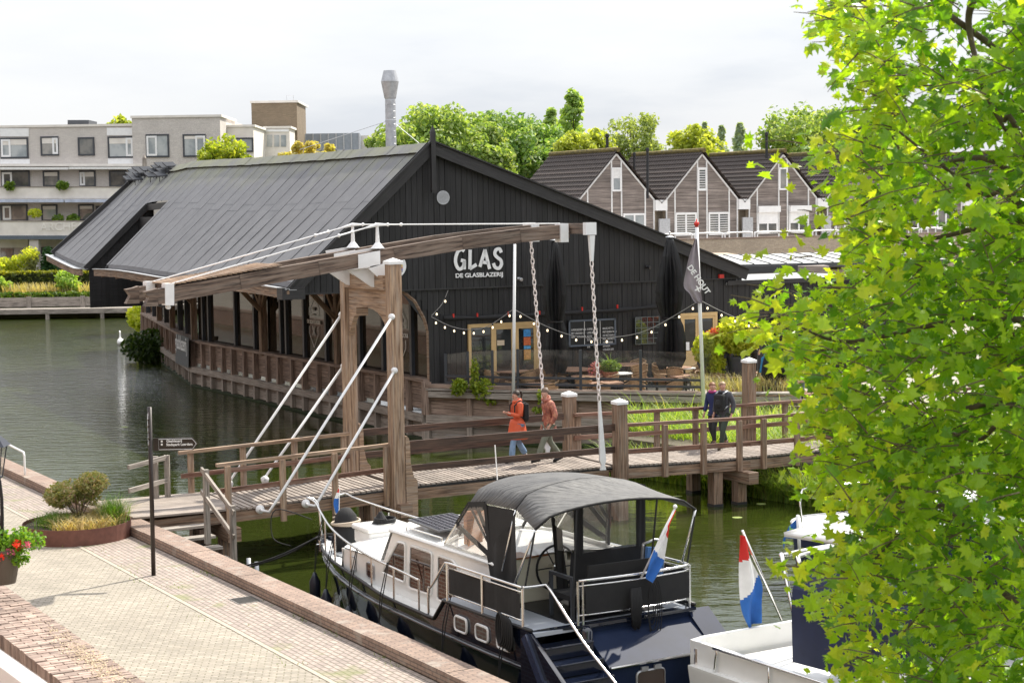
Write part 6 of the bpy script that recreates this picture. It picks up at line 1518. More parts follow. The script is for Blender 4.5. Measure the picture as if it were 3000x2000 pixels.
for _ in range(40):
    a=rnd.random()*6.28; l=rnd.uniform(.35,.7); blade(b,(c.x,c.y,ZT+.5),l,rnd.uniform(.5,1.6),.02,4)
cloud(b,500,gsamp((c.x,c.y,ZT+.6),.4,.35,.22),.06); b.build('foliage',LG,t); b=MB(); cloud(b,160,gsamp((c.x-.5,c.y,ZT+.5),.3,.25,.28),.05); b.build('pink_blossom',LP,t)
c=atY(2080,1115,58); c.z=ZT; t=thing('potted_plant',c,'tall brown pot spilling yellow green foliage beside the flag pole','plant'); pot(c,.25,.85,MT['corten'],t); b=MB(); cloud(b,1600,gsamp((c.x-.05,c.y,ZT+1.15),.55,.5,.6),.1); cloud(b,700,gsamp((c.x+.15,c.y-.1,ZT+.6),.4,.3,.5),.09); b.build('foliage',LY,t); b=MB(); cloud(b,120,gsamp((c.x+.2,c.y,ZT+1.7),.3,.3,.2),.09); b.build('red_leaves',LR,t)
c=atY(2165,1090,58); c.z=ZT; t=thing('potted_plant',c,'bright yellow green shrub in a dark tapered pot right of the chalk sign','plant'); pot(c,.38,.9,MT['alu_frame'],t); b=MB(); cloud(b,2600,gsamp((c.x,c.y,ZT+1.6),.8,.7,.65),.12); b.build('foliage',LY,t)
c=atY(2290,1120,58); c.z=ZT; t=thing('potted_plant',c,'yellow and red leafed shrub in a terracotta pot behind the low parasol','plant'); pot(c,.3,.5,MT['terracotta'],t); b=MB(); cloud(b,1300,gsamp((c.x,c.y,ZT+1.0),.45,.45,.6),.12); b.build('foliage',LY,t)
c=atY(2395,1100,58); c.z=ZT; t=thing('potted_plant',c,'reddish leafed shrub in a terracotta pot at the right of the terrace','plant'); pot(c,.3,.5,MT['terracotta'],t); b=MB(); cloud(b,900,gsamp((c.x,c.y,ZT+1.3),.5,.45,.6),.12); b.build('foliage',LR,t)
# chalk board and letter box
c=atY(2115,1080,58); c.z=ZT; t=thing('chalk_sign',c,'black chalk pavement sign in a wooden frame near the far doorway','sign')
b=MB(); b.prism([c+Vector((-.32,0,0)),c+Vector((.32,0,0)),c+Vector((.32,.15,1.35)),c+Vector((-.32,.15,1.35))],(0,.04,0)); b.build('frame',MT['teak'],t); b=MB(); b.prism([c+Vector((-.27,-.008,.08)),c+Vector((.27,-.008,.08)),c+Vector((.27,.14,1.3)),c+Vector((-.27,.14,1.3))],(0,.01,0)); b.build('board',MT['black'],t)
text_ob('chalk_writing','Daghap',.13,MT['white_old'],t,planeM(c+Vector((-.22,.035,.5)),(1,0,0),(0,.11,1)),ext=.002)
c=B.aty(2115,1000,-.3); c=B.w(c.x,-.35,c.z); t=thing('letter_box',c,'dark green letter box fixed to the black gable wall','letter box'); b=MB(); b.bx(c.x-.22,c.x+.22,c.y-.12,c.y+.12,c.z-.22,c.z+.22); b.build('body',pm('green_box',(.02,.09,.06),.4),t); b=MB(); b.prism([(c.x-.25,c.y-.16,c.z+.22),(c.x+.25,c.y-.16,c.z+.22),(c.x+.25,c.y+.14,c.z+.3),(c.x-.25,c.y+.14,c.z+.3)],(0,0,.03)); b.build('lid',pm('green_lid',(.04,.13,.09),.4),t)
# string lights
def string(pts,n,label,tilt=0):
    P=smoothline(pts,8); t=thing('string_lights',P[0],label,'string lights','strings of light bulbs over the terrace'); b=MB(); b.tube(P,.012,5); b.build('cable',MT['rope_black'] if 0 else pm('grey_cable',(.25,.24,.23),.7),t)
    L_=[0]
    for p,q in zip(P,P[1:]): L_.append(L_[-1]+(q-p).length)
    for i in range(n):
        s_=L_[-1]*(i+.5)/n; k=max(j for j in range(len(L_)-1) if L_[j]<=s_); p=lerp(P[k],P[k+1],(s_-L_[k])/(L_[k+1]-L_[k]+1e-6))
        b=MB(); b.lathe((p.x,p.y,p.z-.17),[(0,0),(.022,.01),(.032,.036),(.024,.068),(.015,.085)],10); bb=b.build('bulb',MT['bulb'],t,smooth=True); b=MB(); b.lathe((p.x,p.y,p.z-.075),[(.026,0),(.026,.07)],8); b.build('socket',MT['black'],bb)
gg=lambda px,py,Y:atY(px,py,Y)
string([gg(1313,850,57),gg(1295,890,57),gg(1264,925,56.8)],2,'short string with two bulbs climbing the black gable')
string([gg(1264,928,56.8),gg(1320,955,56.6),gg(1374,965,56.4),gg(1430,955,56.2),gg(1505,905,56)],9,'string of bulbs sagging between the shed corner and the plain white pole')
string([gg(1505,905,56),gg(1600,955,55.6),gg(1690,985,55.2),gg(1790,988,54.8),gg(1900,965,54.3),gg(2050,880,53.7)],13,'longest string of bulbs sagging between the two white poles')
string([gg(2052,880,53.7),gg(2110,910,54),gg(2170,935,54.4),gg(2260,960,55),gg(2420,985,56)],9,'string of bulbs running right from the red-topped pole into the leaves')
# ivy on the bulwark
for px,py,rx,rz,n,l in((1385,1135,.75,.6,1500,'bright leafy shrub growing over the bulwark in front of the glass fence'),(1577,1190,.35,.35,420,'small round ivy clump on the bulwark behind the walkers')):
    c=onv(px,py,T1,(T1-CW) if px<1500 else (T2-T1))+Vector((0,-.35,0)); b=MB()
    for k in range(9 if px<1500 else 3):
        o=Vector((rnd.uniform(-1,1)*rx*.85,rnd.uniform(-.15,.15),rnd.uniform(-.6,.5)*rz)); cloud(b,n//9,gsamp(c+o,rx*.34,.28,rz*.36),.075)
    cloud(b,n//8,gsamp(c+Vector((rx*.1,0,rz*1.0)),rx*.22,.2,rz*.75),.07); cloud(b,n//9,gsamp(c+Vector((rx*.8,0,-rz*.6)),rx*.35,.2,rz*.4),.07); tag(b.build('shrub',leafm('shrub_lime',(.12,.2,.02),(.36,.42,.05),.45)),l,'shrub')
c=onz(470,1060,-1); b=MB(); cloud(b,2600,gsamp((c.x,c.y,-.2),2.1,1.5,1.0),.16); tag(b.build('shrub',leafm('dark_shrub_leaf',(.02,.05,.01),(.06,.11,.02),.3)),'dark green shrub growing at the waterline under the shed','shrub')
c=onz(405,985,-1); b=MB(); cloud(b,900,gsamp((c.x,c.y+2,.2),1.2,1.0,1.0),.22); tag(b.build('water_plant',LY),'bright green water plants at the far end of the shed','plant')
# reeds on the bank right of the terrace
RG=leafm('reed_green',(.13,.25,.03),(.36,.5,.09),.5,c3=(.5,.46,.22))
b=MB()
for _ in range(14000):
    x=rnd.uniform(3.6,18); y=rnd.uniform(max(44.5,51.5-1.1*(x-3.2)),54.2-.15*(x-5)); 
    h_=rnd.uniform(.3,.75)*(1.5 if rnd.random()<.12 else 1)*(1.25 if y>52 else 1); blade(b,(x,y,-.1),h_,rnd.uniform(.4,1.3),.017,4)
tag(b.build('reeds',RG),'bright green reeds and tall grass between the bridge and the terrace','reeds',kind='stuff')
b=MB()
for _ in range(9000):
    x=rnd.uniform(2.9,13); y=(50.1-1.3*(x-2.9) if x<7.6 else 44.0-.3*(x-7.6))+abs(rnd.gauss(0,.9))-.45; blade(b,(x,y,-1.02),rnd.uniform(.5,1.2),rnd.uniform(.2,1.5),.022,4)
tag(b.build('bank_grass',leafm('bank_reed',(.1,.19,.03),(.3,.42,.08),.5,c3=(.25,.2,.1))),'dark green reeds standing in the water under the bridge','reeds',kind='stuff')
b=MB()
for _ in range(900): 
    a=T2+Vector((rnd.uniform(-.2,3.2),rnd.uniform(.2,2.4),0)); blade(b,(a.x,a.y,ZT),rnd.uniform(.3,.7),rnd.uniform(.3,1),.012,3)
tag(b.build('ornamental_grass',leafm('pale_grass',(.3,.28,.13),(.42,.38,.2),.4)),'pale ornamental grass between the terrace tables','grass',kind='stuff')
MT['lily']=pm('lily_green',(.3,.36,.12),.35,var=.2)
# people on the terrace
sit=lambda:dict(lean=.05,look=(0,1,-.15),J=dict(pel=(0,0,.5),sp=(0,.02,.7),ch=(0,.04,.9),nk=(0,.06,1.03),hb=(0,.09,1.1),sl=(-.165,.03,.96),sr=(.165,.03,.96),el=(-.22,.1,.72),wl=(-.1,.32,.74),er=(.22,.1,.72),wr=(.1,.32,.74),kl=(-.12,.45,.5),al=(-.12,.42,.09),tl=(-.12,.56,.04),kr=(.12,.45,.5),ar=(.12,.42,.09),tr=(.12,.56,.04)))
c=atY(2316,1040,56.5); person((c.x,c.y),ZT,(-.2,-1,0),'white-haired man in a dark jacket seated at the terrace near the low parasol',sit(),dict(hair=c_wh,jacket=c_gr,hem=.5,trousers=c_dk,shoe=shoe),h=1.05)
c=atY(2062,1040,58.5); person((c.x,c.y),ZT,(.8,-.5,0),'balding man in a dark top seated outside the far doorway',sit(),dict(jacket=c_dk,hem=.5,trousers=c_dk,shoe=shoe),h=1.18)
c=atY(2245,1060,56.2); person((c.x,c.y),ZT,(.5,-.8,0),'guest in a blue top seated left of the low parasol',sit(),dict(hair=c_bw,jacket=pm('blue_top',(.03,.2,.4),.7),hem=.5,trousers=c_dk,shoe=shoe),h=1.0)
c=atY(2206,985,59.5); person((c.x,c.y),ZT,(-.2,-1,0),'person with an orange cap standing behind the yellow green shrub',dict(lean=0,look=(.2,1,0),J=dict(el=(-.25,0,1.13),wl=(-.22,.12,.92),er=(.25,0,1.13),wr=(.22,.12,.92),kl=(-.09,.02,.5),al=(-.09,0,.1),tl=(-.1,.14,.04),kr=(.09,.02,.5),ar=(.09,0,.1),tr=(.1,.14,.04))),dict(hair=pm('orange_cap',(.6,.15,.03),.7),jacket=c_dk,hem=.85,trousers=c_dk,shoe=shoe),h=1.05)
c=atY(2360,1075,58.5); person((c.x,c.y),FZ(58),(-.6,-.8,0),'guest with brown hair in a black top at the right end of the terrace',sit(),dict(hair=c_br,jacket=c_dk,hem=.5,trousers=c_jean,shoe=shoe),h=1.0)
for i,(px,py,l) in enumerate(((2160,1515,'lily pad floating between the bridge piles and the big flag'),(1905,1460,'lily pad beyond the cruiser canopy, left of the pair'),(1953,1455,'lily pad beyond the cruiser canopy, middle of three'),(1985,1453,'lily pad beyond the cruiser canopy, right of three'),(365,1250,'small lily pad on the dark water left of the signpost'),(2230,1475,'lily pad near the reeds right of the piles'),(960,1630,'lily pad between the steps and the cruiser bow'))):
    c=onz(px,py,-.99); b=MB(); b.lathe((c.x,c.y,-.992),[(.13,0),(.13,.006),(0,.008)],12,sq=(1,.9)); tag(b.build('lily_pad',MT['lily']),l,'lily pad','lily pads on the canal')
# swan
q=onz(354,1010,-1); sw=thing('swan',q,'white swan swimming in the canal left of the shed','swan')
b=MB(); A=[(0,.0,.12),(0,0,.2)]
me=skinmesh([Vector(p) for p in((0,-.5,.3),(0,-.3,.2),(0,0,.2),(0,.25,.25),(0,.36,.42),(0,.3,.62),(0,.32,.8),(0,.42,.86),(0,.5,.83))],[(i,i+1) for i in range(8)],[.05,.18,.24,.17,.08,.055,.05,.06,.03],2)
addmesh(me,Fr((q.x,q.y),(.9,.3),-1.05),'body',MT['white'],sw)
b=MB(Fr((q.x,q.y),(.9,.3),-1.05)); b.tube([(0,.5,.83),(0,.6,.8)],[.025,.01],6); b.build('beak',pm('orange_beak',(.6,.2,.03),.5),sw)
# ---------------------------------------------------------------- things on the quay
sb_=onz(450,1685,0); sp_=thing('signpost',sb_,'dark brown signpost with a white-lettered arrow sign pointing to the bridge','signpost')
MT['brown']=pm('dark_brown_enamel',(.022,.014,.011),.35,var=.1)
top=onv(438,1192,sb_,(1,0,0)); b=MB(); b.tube([sb_,top],.042,12); b.build('pole',MT['brown'],sp_,smooth=True)
def arm(O,ux,L_,h_,lines,par,nm='arrow_sign'):
    ux=Vector(ux).normalized(); n=ux.cross(Vector((0,0,1))); 
    out=[(0,0),(L_-.09,0),(L_,h_/2),(L_-.09,h_),(0,h_)]
    b=MB(); b.prism([O+ux*a+Vector((0,0,c))-n*.012 for a,c in out],n*.024); s_=b.build(nm,MT['brown'],par)
    b=MB(); ins=[(.1,.02),(L_-.1,.02),(L_-.025,h_/2),(L_-.1,h_-.02),(.1,h_-.02)]
    b.tube([O+ux*a+Vector((0,0,c))+n*.014 for a,c in ins],.005,4,closed=True); b.build('border',MT['white'],s_)
    for i,t_ in enumerate(lines): text_ob('lettering',t_,.066,MT['white'],s_,planeM(O+ux*.24+Vector((0,0,h_-.078-i*.066))+n*.014,ux,(0,0,1)),ext=.001,bold=.0018,sx=.95)
    b=MB()
    for i in(0,1): 
        q=O+ux*.14+Vector((0,0,h_-.075-i*.06))+n*.015; b.prism([q,q+ux*.035,q+ux*.035+Vector((0,0,.035)),q+Vector((0,0,.035))],n*.001)
    b.build('pictogram',MT['white'],s_)
o1=onv(450,1320,sb_,(1,0,0)); arm(o1,(1,.06,.0),.82,.235,['Glasblazerij','Stadspark Leerdam'],sp_)
for k in range(5):
    o2=Vector((top.x,top.y,top.z-.08-.115*(k+1)))+Vector((-.02,-.02,0)); arm(o2,(-sb_.x*.99-.0,-sb_.y,0) if 0 else (.205,-.978,0),.72,.105,['Museum' if k%2 else 'Centrum'],sp_,'arrow_sign_blade')
# planter
pc=onz(227,1572,0); pl_=thing('round_planter',pc,'large round corten steel planter full of grasses and a bush on the quay','planter')
pr=(onz(378,1572,0)-onz(75,1572,0)).length/2
b=MB(); b.lathe((pc.x,pc.y,0),[(pr,0),(pr,.34),(pr-.012,.34),(pr-.012,.2)],48); b.build('steel_ring',MT['corten'],pl_,smooth=False)
b=MB(); b.lathe((pc.x,pc.y,0),[(pr-.02,.27),(0,.3)],32); b.build('soil',Mg,pl_)
def shrubleaf(n,c,rx,ry,rz,s): b=MB(); cloud(b,n,gsamp(c,rx,ry,rz),s); return b
for k in range(9):
    a=rnd.uniform(0,6.28); cc=(pc.x-.05+.38*math.cos(a),pc.y+.2+.3*math.sin(a),.68+rnd.uniform(-.15,.5))
    if k==0: bb=MB()
    cloud(bb,620,gsamp(cc,.33,.3,.24),.04,2)
bb.build('bush_foliage',leafm('photinia_leaf',(.2,.26,.08),(.42,.38,.2),.4,c3=(.5,.36,.3)),pl_)
b=MB()
for k in range(14):
    a=rnd.uniform(0,6.28); b.tube([(pc.x,pc.y+.15,.28),(pc.x+.15*math.cos(a),pc.y+.15+.15*math.sin(a),.55),(pc.x+.4*math.cos(a),pc.y+.15+.35*math.sin(a),.95)],[.014,.009,.004],5)
b.build('bush_twigs',MT['wood_dark'],pl_)
TG=leafm('tan_grass',(.4,.32,.16),(.6,.5,.3),.4,c3=(.2,.26,.07)); GG=leafm('green_grass_blade',(.08,.2,.02),(.2,.36,.05),.4)
b=MB(); 
for _ in range(2400):
    a=rnd.uniform(0,6.28); r_=pr*math.sqrt(rnd.random())*.9; x=r_*math.cos(a); y=r_*math.sin(a)
    if y>.2 and x<.2: continue
    if x<-.3: continue
    blade(b,(pc.x+x,pc.y+y,.28),rnd.uniform(.2,.42)*(1.3 if y>0 else 1),rnd.uniform(.8,1.8),.009,4)
b.build('tan_grasses',TG,pl_)
b=MB()
for _ in range(900):
    x=rnd.gauss(-.42,.16); y=rnd.gauss(-.1,.2)
    if math.hypot(x,y)<pr*.92: blade(b,(pc.x+x,pc.y+y,.28),rnd.uniform(.18,.38),rnd.uniform(.5,1.3),.009,3)
for _ in range(500):
    x=rnd.gauss(.72,.12); y=rnd.gauss(.15,.2); blade(b,(pc.x+x,pc.y+y,.28),rnd.uniform(.35,.75),rnd.uniform(.3,1.0),.006,3)
b.build('green_grasses',GG,pl_)
# lantern
lb=onz(0,1575,0); lp=Vector((lb.x-.03,lb.y,0)); tl=onv(-5,1395,lp,(1,0,0)).z; ct=onv(-5,1275,lp,(1,0,0)).z
ln_=thing('street_lantern',lp,'black street lantern with tapered glass panes at the left edge of the quay','street lamp')
b=MB(); b.tube([lp,Vector((lp.x,lp.y,tl))],.03,10); b.lathe((lp.x,lp.y,0),[(.09,0),(.09,.4),(.04,.5)],12); b.build('pole',MT['black'],ln_)
b=MB(); hw_=.19
for sx,sy in((-1,-1),(1,-1),(1,1),(-1,1)): b.beam((lp.x+sx*.1,lp.y+sy*.1,tl),(lp.x+sx*hw_,lp.y+sy*hw_,ct-.22),.02,.02)
b.bx(lp.x-.11,lp.x+.11,lp.y-.11,lp.y+.11,tl-.03,tl)
s=.26; b.add([(lp.x-s,lp.y-s,ct-.22),(lp.x+s,lp.y-s,ct-.22),(lp.x+s,lp.y+s,ct-.22),(lp.x-s,lp.y+s,ct-.22),(lp.x-.06,lp.y-.06,ct+.03),(lp.x+.06,lp.y-.06,ct+.03),(lp.x+.06,lp.y+.06,ct+.03),(lp.x-.06,lp.y+.06,ct+.03)],[(3,2,1,0),(0,1,5,4),(1,2,6,5),(2,3,7,6),(3,0,4,7),(4,5,6,7)])
b.build('lantern_frame',pm('dark_slate_paint',(.03,.035,.05),.4),ln_)
b=MB(); A_=[(sx*.1,sy*.1,tl) for sx,sy in((-1,-1),(1,-1),(1,1),(-1,1))]; C_=[(sx*hw_,sy*hw_,ct-.22) for sx,sy in((-1,-1),(1,-1),(1,1),(-1,1))]
for i in range(4): 
    j=(i+1)%4; b.add([(lp.x+p[0]*.97,lp.y+p[1]*.97,p[2]) for p in(A_[i],A_[j],C_[j],C_[i])],[(0,1,2,3)])
b.build('glass_panes',MT['vinyl'],ln_)
# hanging flower basket near the camera
fc_=atY(8,1655,18); hb_=thing('hanging_basket',fc_,'hanging pot overflowing with red and pink geraniums at the left edge','flower basket')
b=MB(); b.lathe((fc_.x,fc_.y,fc_.z-.19),[(.13,0),(.2,.34),(.22,.34),(.22,.38),(.18,.38),(0,.36)],24); b.build('pot',pm('taupe_plastic',(.11,.09,.07),.6),hb_,smooth=False)
b=MB()
for k in range(12):
    cc=(fc_.x+rnd.uniform(-.35,.3),fc_.y+rnd.uniform(-.2,.2),fc_.z+rnd.uniform(.15,.33)); cloud(b,170,gsamp(cc,.13,.13,.12),.035,1.2)
cloud(b,140,gsamp((fc_.x+.22,fc_.y-.1,fc_.z+.1),.1,.1,.1),.035,1.2)
b.build('foliage',leafm('geranium_leaf',(.08,.22,.02),(.25,.42,.04),.4),hb_)
for nm,cc_,n in(('red_flowers',(.75,.06,.03),9),('pink_flowers',(.75,.2,.35),7)):
    b=MB()
    for k in range(n):
        q=(fc_.x+rnd.uniform(-.3,.35),fc_.y-rnd.uniform(0,.25),fc_.z+rnd.uniform(-.02,.45)); cloud(b,45,gsamp(q,.05,.05,.04),.022,1.1)
    b.build(nm,leafm(nm,cc_,g(cc_,1.3),.4,tcol=(1.2,1,1)),hb_)
b=MB(); q=atY(-110,1500,18); b.tube(smoothline([q+Vector((0,0,-4)),q+Vector((0,0,.6)),q+Vector((.2,0,.85)),fc_+Vector((0,0,.9)),fc_+Vector((0,0,.2))],4),.02,8); b.build('bracket',MT['black'],hb_,smooth=True)
# ---------------------------------------------------------------- apartment block far left
AY=147.0
ap=thing('apartment_block',atY(300,800,AY),'pale grey brick apartment block with stacked balconies behind the hedge','apartment building')
MT['abrick']=brick('pale_grey_brick',(.6,.56,.52),(.54,.5,.47),(.5,.47,.44),bw=.3,bh=.1,ms=.012,kind='UV',var=.12,bump=.2)
MT['parapet']=pm('pale_stucco_parapet',(.72,.68,.63),.85,var=.1,scale=1.2,bump=.1)
def ax_(px): return (px-1500)/5000*AY*1.0
def az(px,py,Y=AY): return atY(px,py,Y).z
def wall(x0,x1,ytop,ybot,Y,depth,mat,nm='wall'):
    a=atY(x0,ytop,Y); c=atY(x1,ytop,Y); z1=(a.z+c.z)/2; z0=0 if ybot is None else atY((x0+x1)/2,ybot,Y).z
    b=MB(); b.bx(a.x,c.x,Y,Y+depth,z0,z1); return b.build(nm,mat,ap),a.x,c.x,z0,z1
def c1(x,y): return x/3.136,200+y/3.136
wall(-60,388,373,None,AY,14,MT['abrick']); wall(386,644,345,None,AY-.4,14,MT['abrick'])
wall(644,742,373,None,AY+3,10,MT['parapet']); wall(775,848,377,None,AY+10,9,MT['parapet']); wall(736,869,302,None,AY+14,7,brick('brown_tower_brick',(.24,.18,.12),(.19,.145,.095),(.2,.17,.13),bw=.3,bh=.1,kind='UV',var=.2,bump=.2),'lift_tower')
for (x0,x1,yt,Y) in((-60,388,372,AY),(386,646,344,AY-.4),(644,744,372,AY+3),(736,871,301,AY+14),(775,850,376,AY+10)):
    a=atY(x0,yt,Y); c=atY(x1,yt,Y); b=MB(); b.bx(a.x-.1,c.x+.1,Y-.1,Y+8,(a.z+c.z)/2-.02,(a.z+c.z)/2+.18); b.build('roof_edge',MT['parapet'],ap)
q,x0,x1,z0,z1=wall(872,1052,391,None,AY+20,8,pm('blue_grey_panels',(.28,.31,.36),.35,var=.1),'glazed_wing')
b=MB()
for k in range(9): xx=x0+(x1-x0)*k/8; b.bx(xx-.06,xx+.06,AY+19.9,AY+20,z0,z1)
b.bx(x0,x1,AY+19.9,AY+20,z1-1.7,z1-1.6); b.build('glazing_bars',MT['galv'],q)
wall(1053,1082,397,None,AY+22,6,MT['parapet'])
GL=[glassm('apartment_glass_pale',(.22,.25,.26),.05,c2=(.4,.42,.42)),glassm('apartment_glass_dark',(.05,.055,.055),.05,c2=(.16,.15,.13)),glassm('apartment_glass_mid',(.12,.13,.125),.05,c2=(.3,.28,.25))]
def win(x0,y0,x1,y1,Y,split=None,door=False,gl=0,sill=True):
    a=atY(*c1(x0,y0),Y); c=atY(*c1(x1,y1),Y)
    xa,xb,za,zb=a.x,c.x,c.z,a.z
    b=MB(); t_=.14; b.bx(xa,xb,Y-.08,Y+.05,zb-t_,zb); b.bx(xa,xb,Y-.08,Y+.05,za,za+t_); b.bx(xa,xa+t_,Y-.075,Y+.05,za,zb); b.bx(xb-t_,xb,Y-.075,Y+.05,za,zb); w_=b.build('window',MT['alu_frame'],ap)
    b=MB(); b.bx(xa+t_,xb-t_,Y-.03,Y-.01,za+t_,zb-t_); b.build('pane',GL[gl],w_)
    for s0,s1 in(split or []):
        u0=xa+(xb-xa)*s0; u1=xa+(xb-xa)*s1; b=MB(); f=.16
        b.bx(u0,u1,Y-.09,Y-.03,zb-t_-f,zb-t_); b.bx(u0,u1,Y-.09,Y-.03,za+t_,za+t_+f); b.bx(u0,u0+f,Y-.088,Y-.03,za+t_,zb-t_); b.bx(u1-f,u1,Y-.088,Y-.03,za+t_,zb-t_); b.build('white_sash',MT['white'],w_)
    if gl!=1 and rnd.random()<.7:
        b=MB(); b.bx(xa+t_,xb-t_,Y-.05,Y-.035,zb-t_-(zb-za)*rnd.uniform(.1,.3),zb-t_); b.build('blind',MT['parapet'],w_)
for w_ in((0,640,265,828,[(.03,.37)],0),(370,628,542,803,[(.66,.97)],2),(714,636,872,803,None,1),(988,628,1225,824,[(.72,1)],0)): win(*w_[:4],AY-.02,w_[4],gl=w_[5])
for w_ in((1338,608,1558,818,[(.03,.48)],0),(1678,608,1895,814,[(.55,.98)],0)): win(*w_[:4],AY-.42,w_[4],gl=w_[5])
win(2110,640,2330,770,AY+2.95,None,gl=0)
for w_ in((10,942,278,1092,[(.03,.38)],1),(392,942,548,1090,None,2),(727,940,882,1090,[(.03,.35)],2),(1000,940,1165,1090,None,1),(1170,960,1225,1050,None,0)): win(*w_[:4],AY-.02,w_[4],gl=w_[5])
for w_ in((0,1252,258,1405,[(.1,.4)],2),(378,1252,532,1405,None,0),(718,1250,868,1400,None,2),(880,1265,960,1330,None,1)): win(*w_[:4],AY-.02,w_[4],gl=w_[5])
def band(px0,px1,y0,y1,Y,dp,mat,nm):
    a=atY(px0,y0,Y); c=atY(px1,y0,Y); d=atY(px0,y1,Y); e2=atY(px1,y1,Y)
    b=MB(); b.prism([a,c,e2,d],(0,dp,0)); return b.build(nm,mat,ap)
for (x0,x1,ya,yb) in((0,84,376,400),(313,388,375,397),(0,87,466,487),(316,390,463,487)): band(x0,x1,ya,yb,AY-.06,.05,MT['white'],'white_panel')
band(-60,420,547,581,AY-2.2,.2,MT['parapet'],'balcony_parapet'); band(-60,420,546,549,AY-2.25,.35,MT['wood_grey'],'balcony_coping')
band(-60,420,648,690,AY-3.4,.2,MT['parapet'],'balcony_parapet'); band(-60,420,646,649,AY-3.45,.35,MT['wood_grey'],'balcony_coping')
for (ya,Y) in((583,AY-2.2),(691,AY-3.4),(480,AY-1)): 
    a=atY(-60,ya,Y); c=atY(420,ya,Y); b=MB(); b.bx(a.x,c.x,Y,AY,a.z-.25,a.z-.02) if 0 else b.prism([a,c,Vector((c.x,AY,c.z)),Vector((a.x,AY,a.z))],(0,0,-.2)); b.build('balcony_slab',MT['parapet'],ap)
band(-60,420,690,701,AY-3.5,.3,pm('slate_blue_band',(.1,.125,.155),.6),'fascia_band')
sa=pm('blue_white_awning',(.45,.5,.62),.8,var=.2,scale=2)
for x0,x1,y in((-60,186,584),(190,330,584)): band(x0,x1,y,y+9,AY-2.5,.6,sa,'striped_awning')
for x0,x1,y in((-60,200,490),(202,390,489)): band(x0,x1,y,y+7,AY-1.3,.8,MT['white_old'],'rolled_awning')
text_ob('lettering','ARCHEAN',.95,pm('faint_letter',(.8,.77,.72),.7),ap,planeM(atY(118,676,AY-3.45),(1,0,-.0),(0,0,1)),ext=.01,sx=1.0)
c55=lambda x,y:(x/3.92,550+y/3.92)
def w5(x0,y0,x1,y1,Y,mat,nm,dp=.06): a=c55(x0,y0); c=c55(x1,y1); return band(a[0],c[0],a[1],c[1],Y,dp,mat,nm)
w5(0,592,320,688,AY-.1,MT['parapet'],'ground_floor_panel'); w5(5,695,150,800,AY-.1,GL[1],'ground_floor_pane'); w5(160,695,320,800,AY-.1,GL[0],'ground_floor_pane'); w5(335,590,440,1000,AY-3.3,MT['abrick'],'pillar',.8); w5(455,680,600,1000,AY-.1,MT['alu_frame'],'doorway'); 
for k in range(5): w5(462,762+k*30,598,775+k*30,AY-1.2,MT['white_old'],'stair_tread',.3)
w5(612,800,628,985,AY-.3,MT['white'],'white_frame'); w5(742,800,758,985,AY-.3,MT['white'],'white_frame'); w5(628,800,742,985,AY-.2,GL[1],'ground_floor_pane'); w5(628,965,742,985,AY-.3,MT['white'],'white_frame')
for px0,px1,yt in((198,260,352),): band(px0,px1,yt,374,AY+4,3,MT['alu_frame'],'roof_vent_box')
band(775,845,380,386,AY+9.9,.1,MT['white'],'white_panel')
for x0 in(782,803,823): band(x0,x0+15,396,430,AY+9.95,.1,GL[0],'window')
b=MB(); q=atY(840,302,AY+16); q2=atY(860,302,AY+16)
for s_ in(q,q2): b.tube([s_,s_+Vector((0,0,.7))],.02,5)
b.tube([q+Vector((0,0,.7)),q2+Vector((0,0,.7))],.02,5); b.build('roof_rail',MT['galv'],ap)
# balcony plants
for px,py,l in((30,545,'small palm like plant on the upper balcony'),(183,543,'green pot plant on the upper balcony beside the grey screen'),(102,625,'yellow and green hanging basket on the lower balcony wall'),(170,642,'bushy pot plant on the lower balcony'),(214,640,'dark green pot plant right of the screen on the lower balcony')):
    c=atY(px,py,AY-2.6 if py<600 else AY-2.8); b=MB(); cloud(b,160,gsamp(c,.55,.4,.4),.2); tag(b.build('balcony_plant',LY if 'yellow' in l else LG),l,'plant')
# shrubs on the far bank
for px,py,Y,rx,rz,m_,l in((45,770,140,1.8,1.3,LY,'yellow shrub behind the hedge at the far left'),(92,775,140.5,1.1,1.2,leafm('variegated_leaf',(.2,.24,.08),(.42,.42,.2),.4),'rounded variegated shrub between the yellow shrub and dark shrub'),(135,772,141,.9,1.3,leafm('dark_green_leaf',(.02,.07,.02),(.05,.13,.03),.3),'dark green shrub by the pillar of the apartment block'),(200,830,135.2,1.2,1.2,leafm('fresh_green_leaf',(.2,.35,.06),(.42,.55,.15),.5),'fresh light green bush standing in the tall grass before the hedge'),(8,828,135.2,.6,.7,leafm('fresh_green_leaf2',(.2,.35,.06),(.42,.55,.15),.5),'small light green bush at the left edge before the hedge')):
    c=atY(px,py,Y); b=MB()
    for k in range(7): cloud(b,240,gsamp((c.x+rnd.gauss(0,rx*.4),c.y+rnd.gauss(0,.4),c.z+rnd.uniform(-rz,rz)*.6),rx*.5,.6,rz*.5),.16)
    tag(b.build('shrub',m_),l,'shrub')
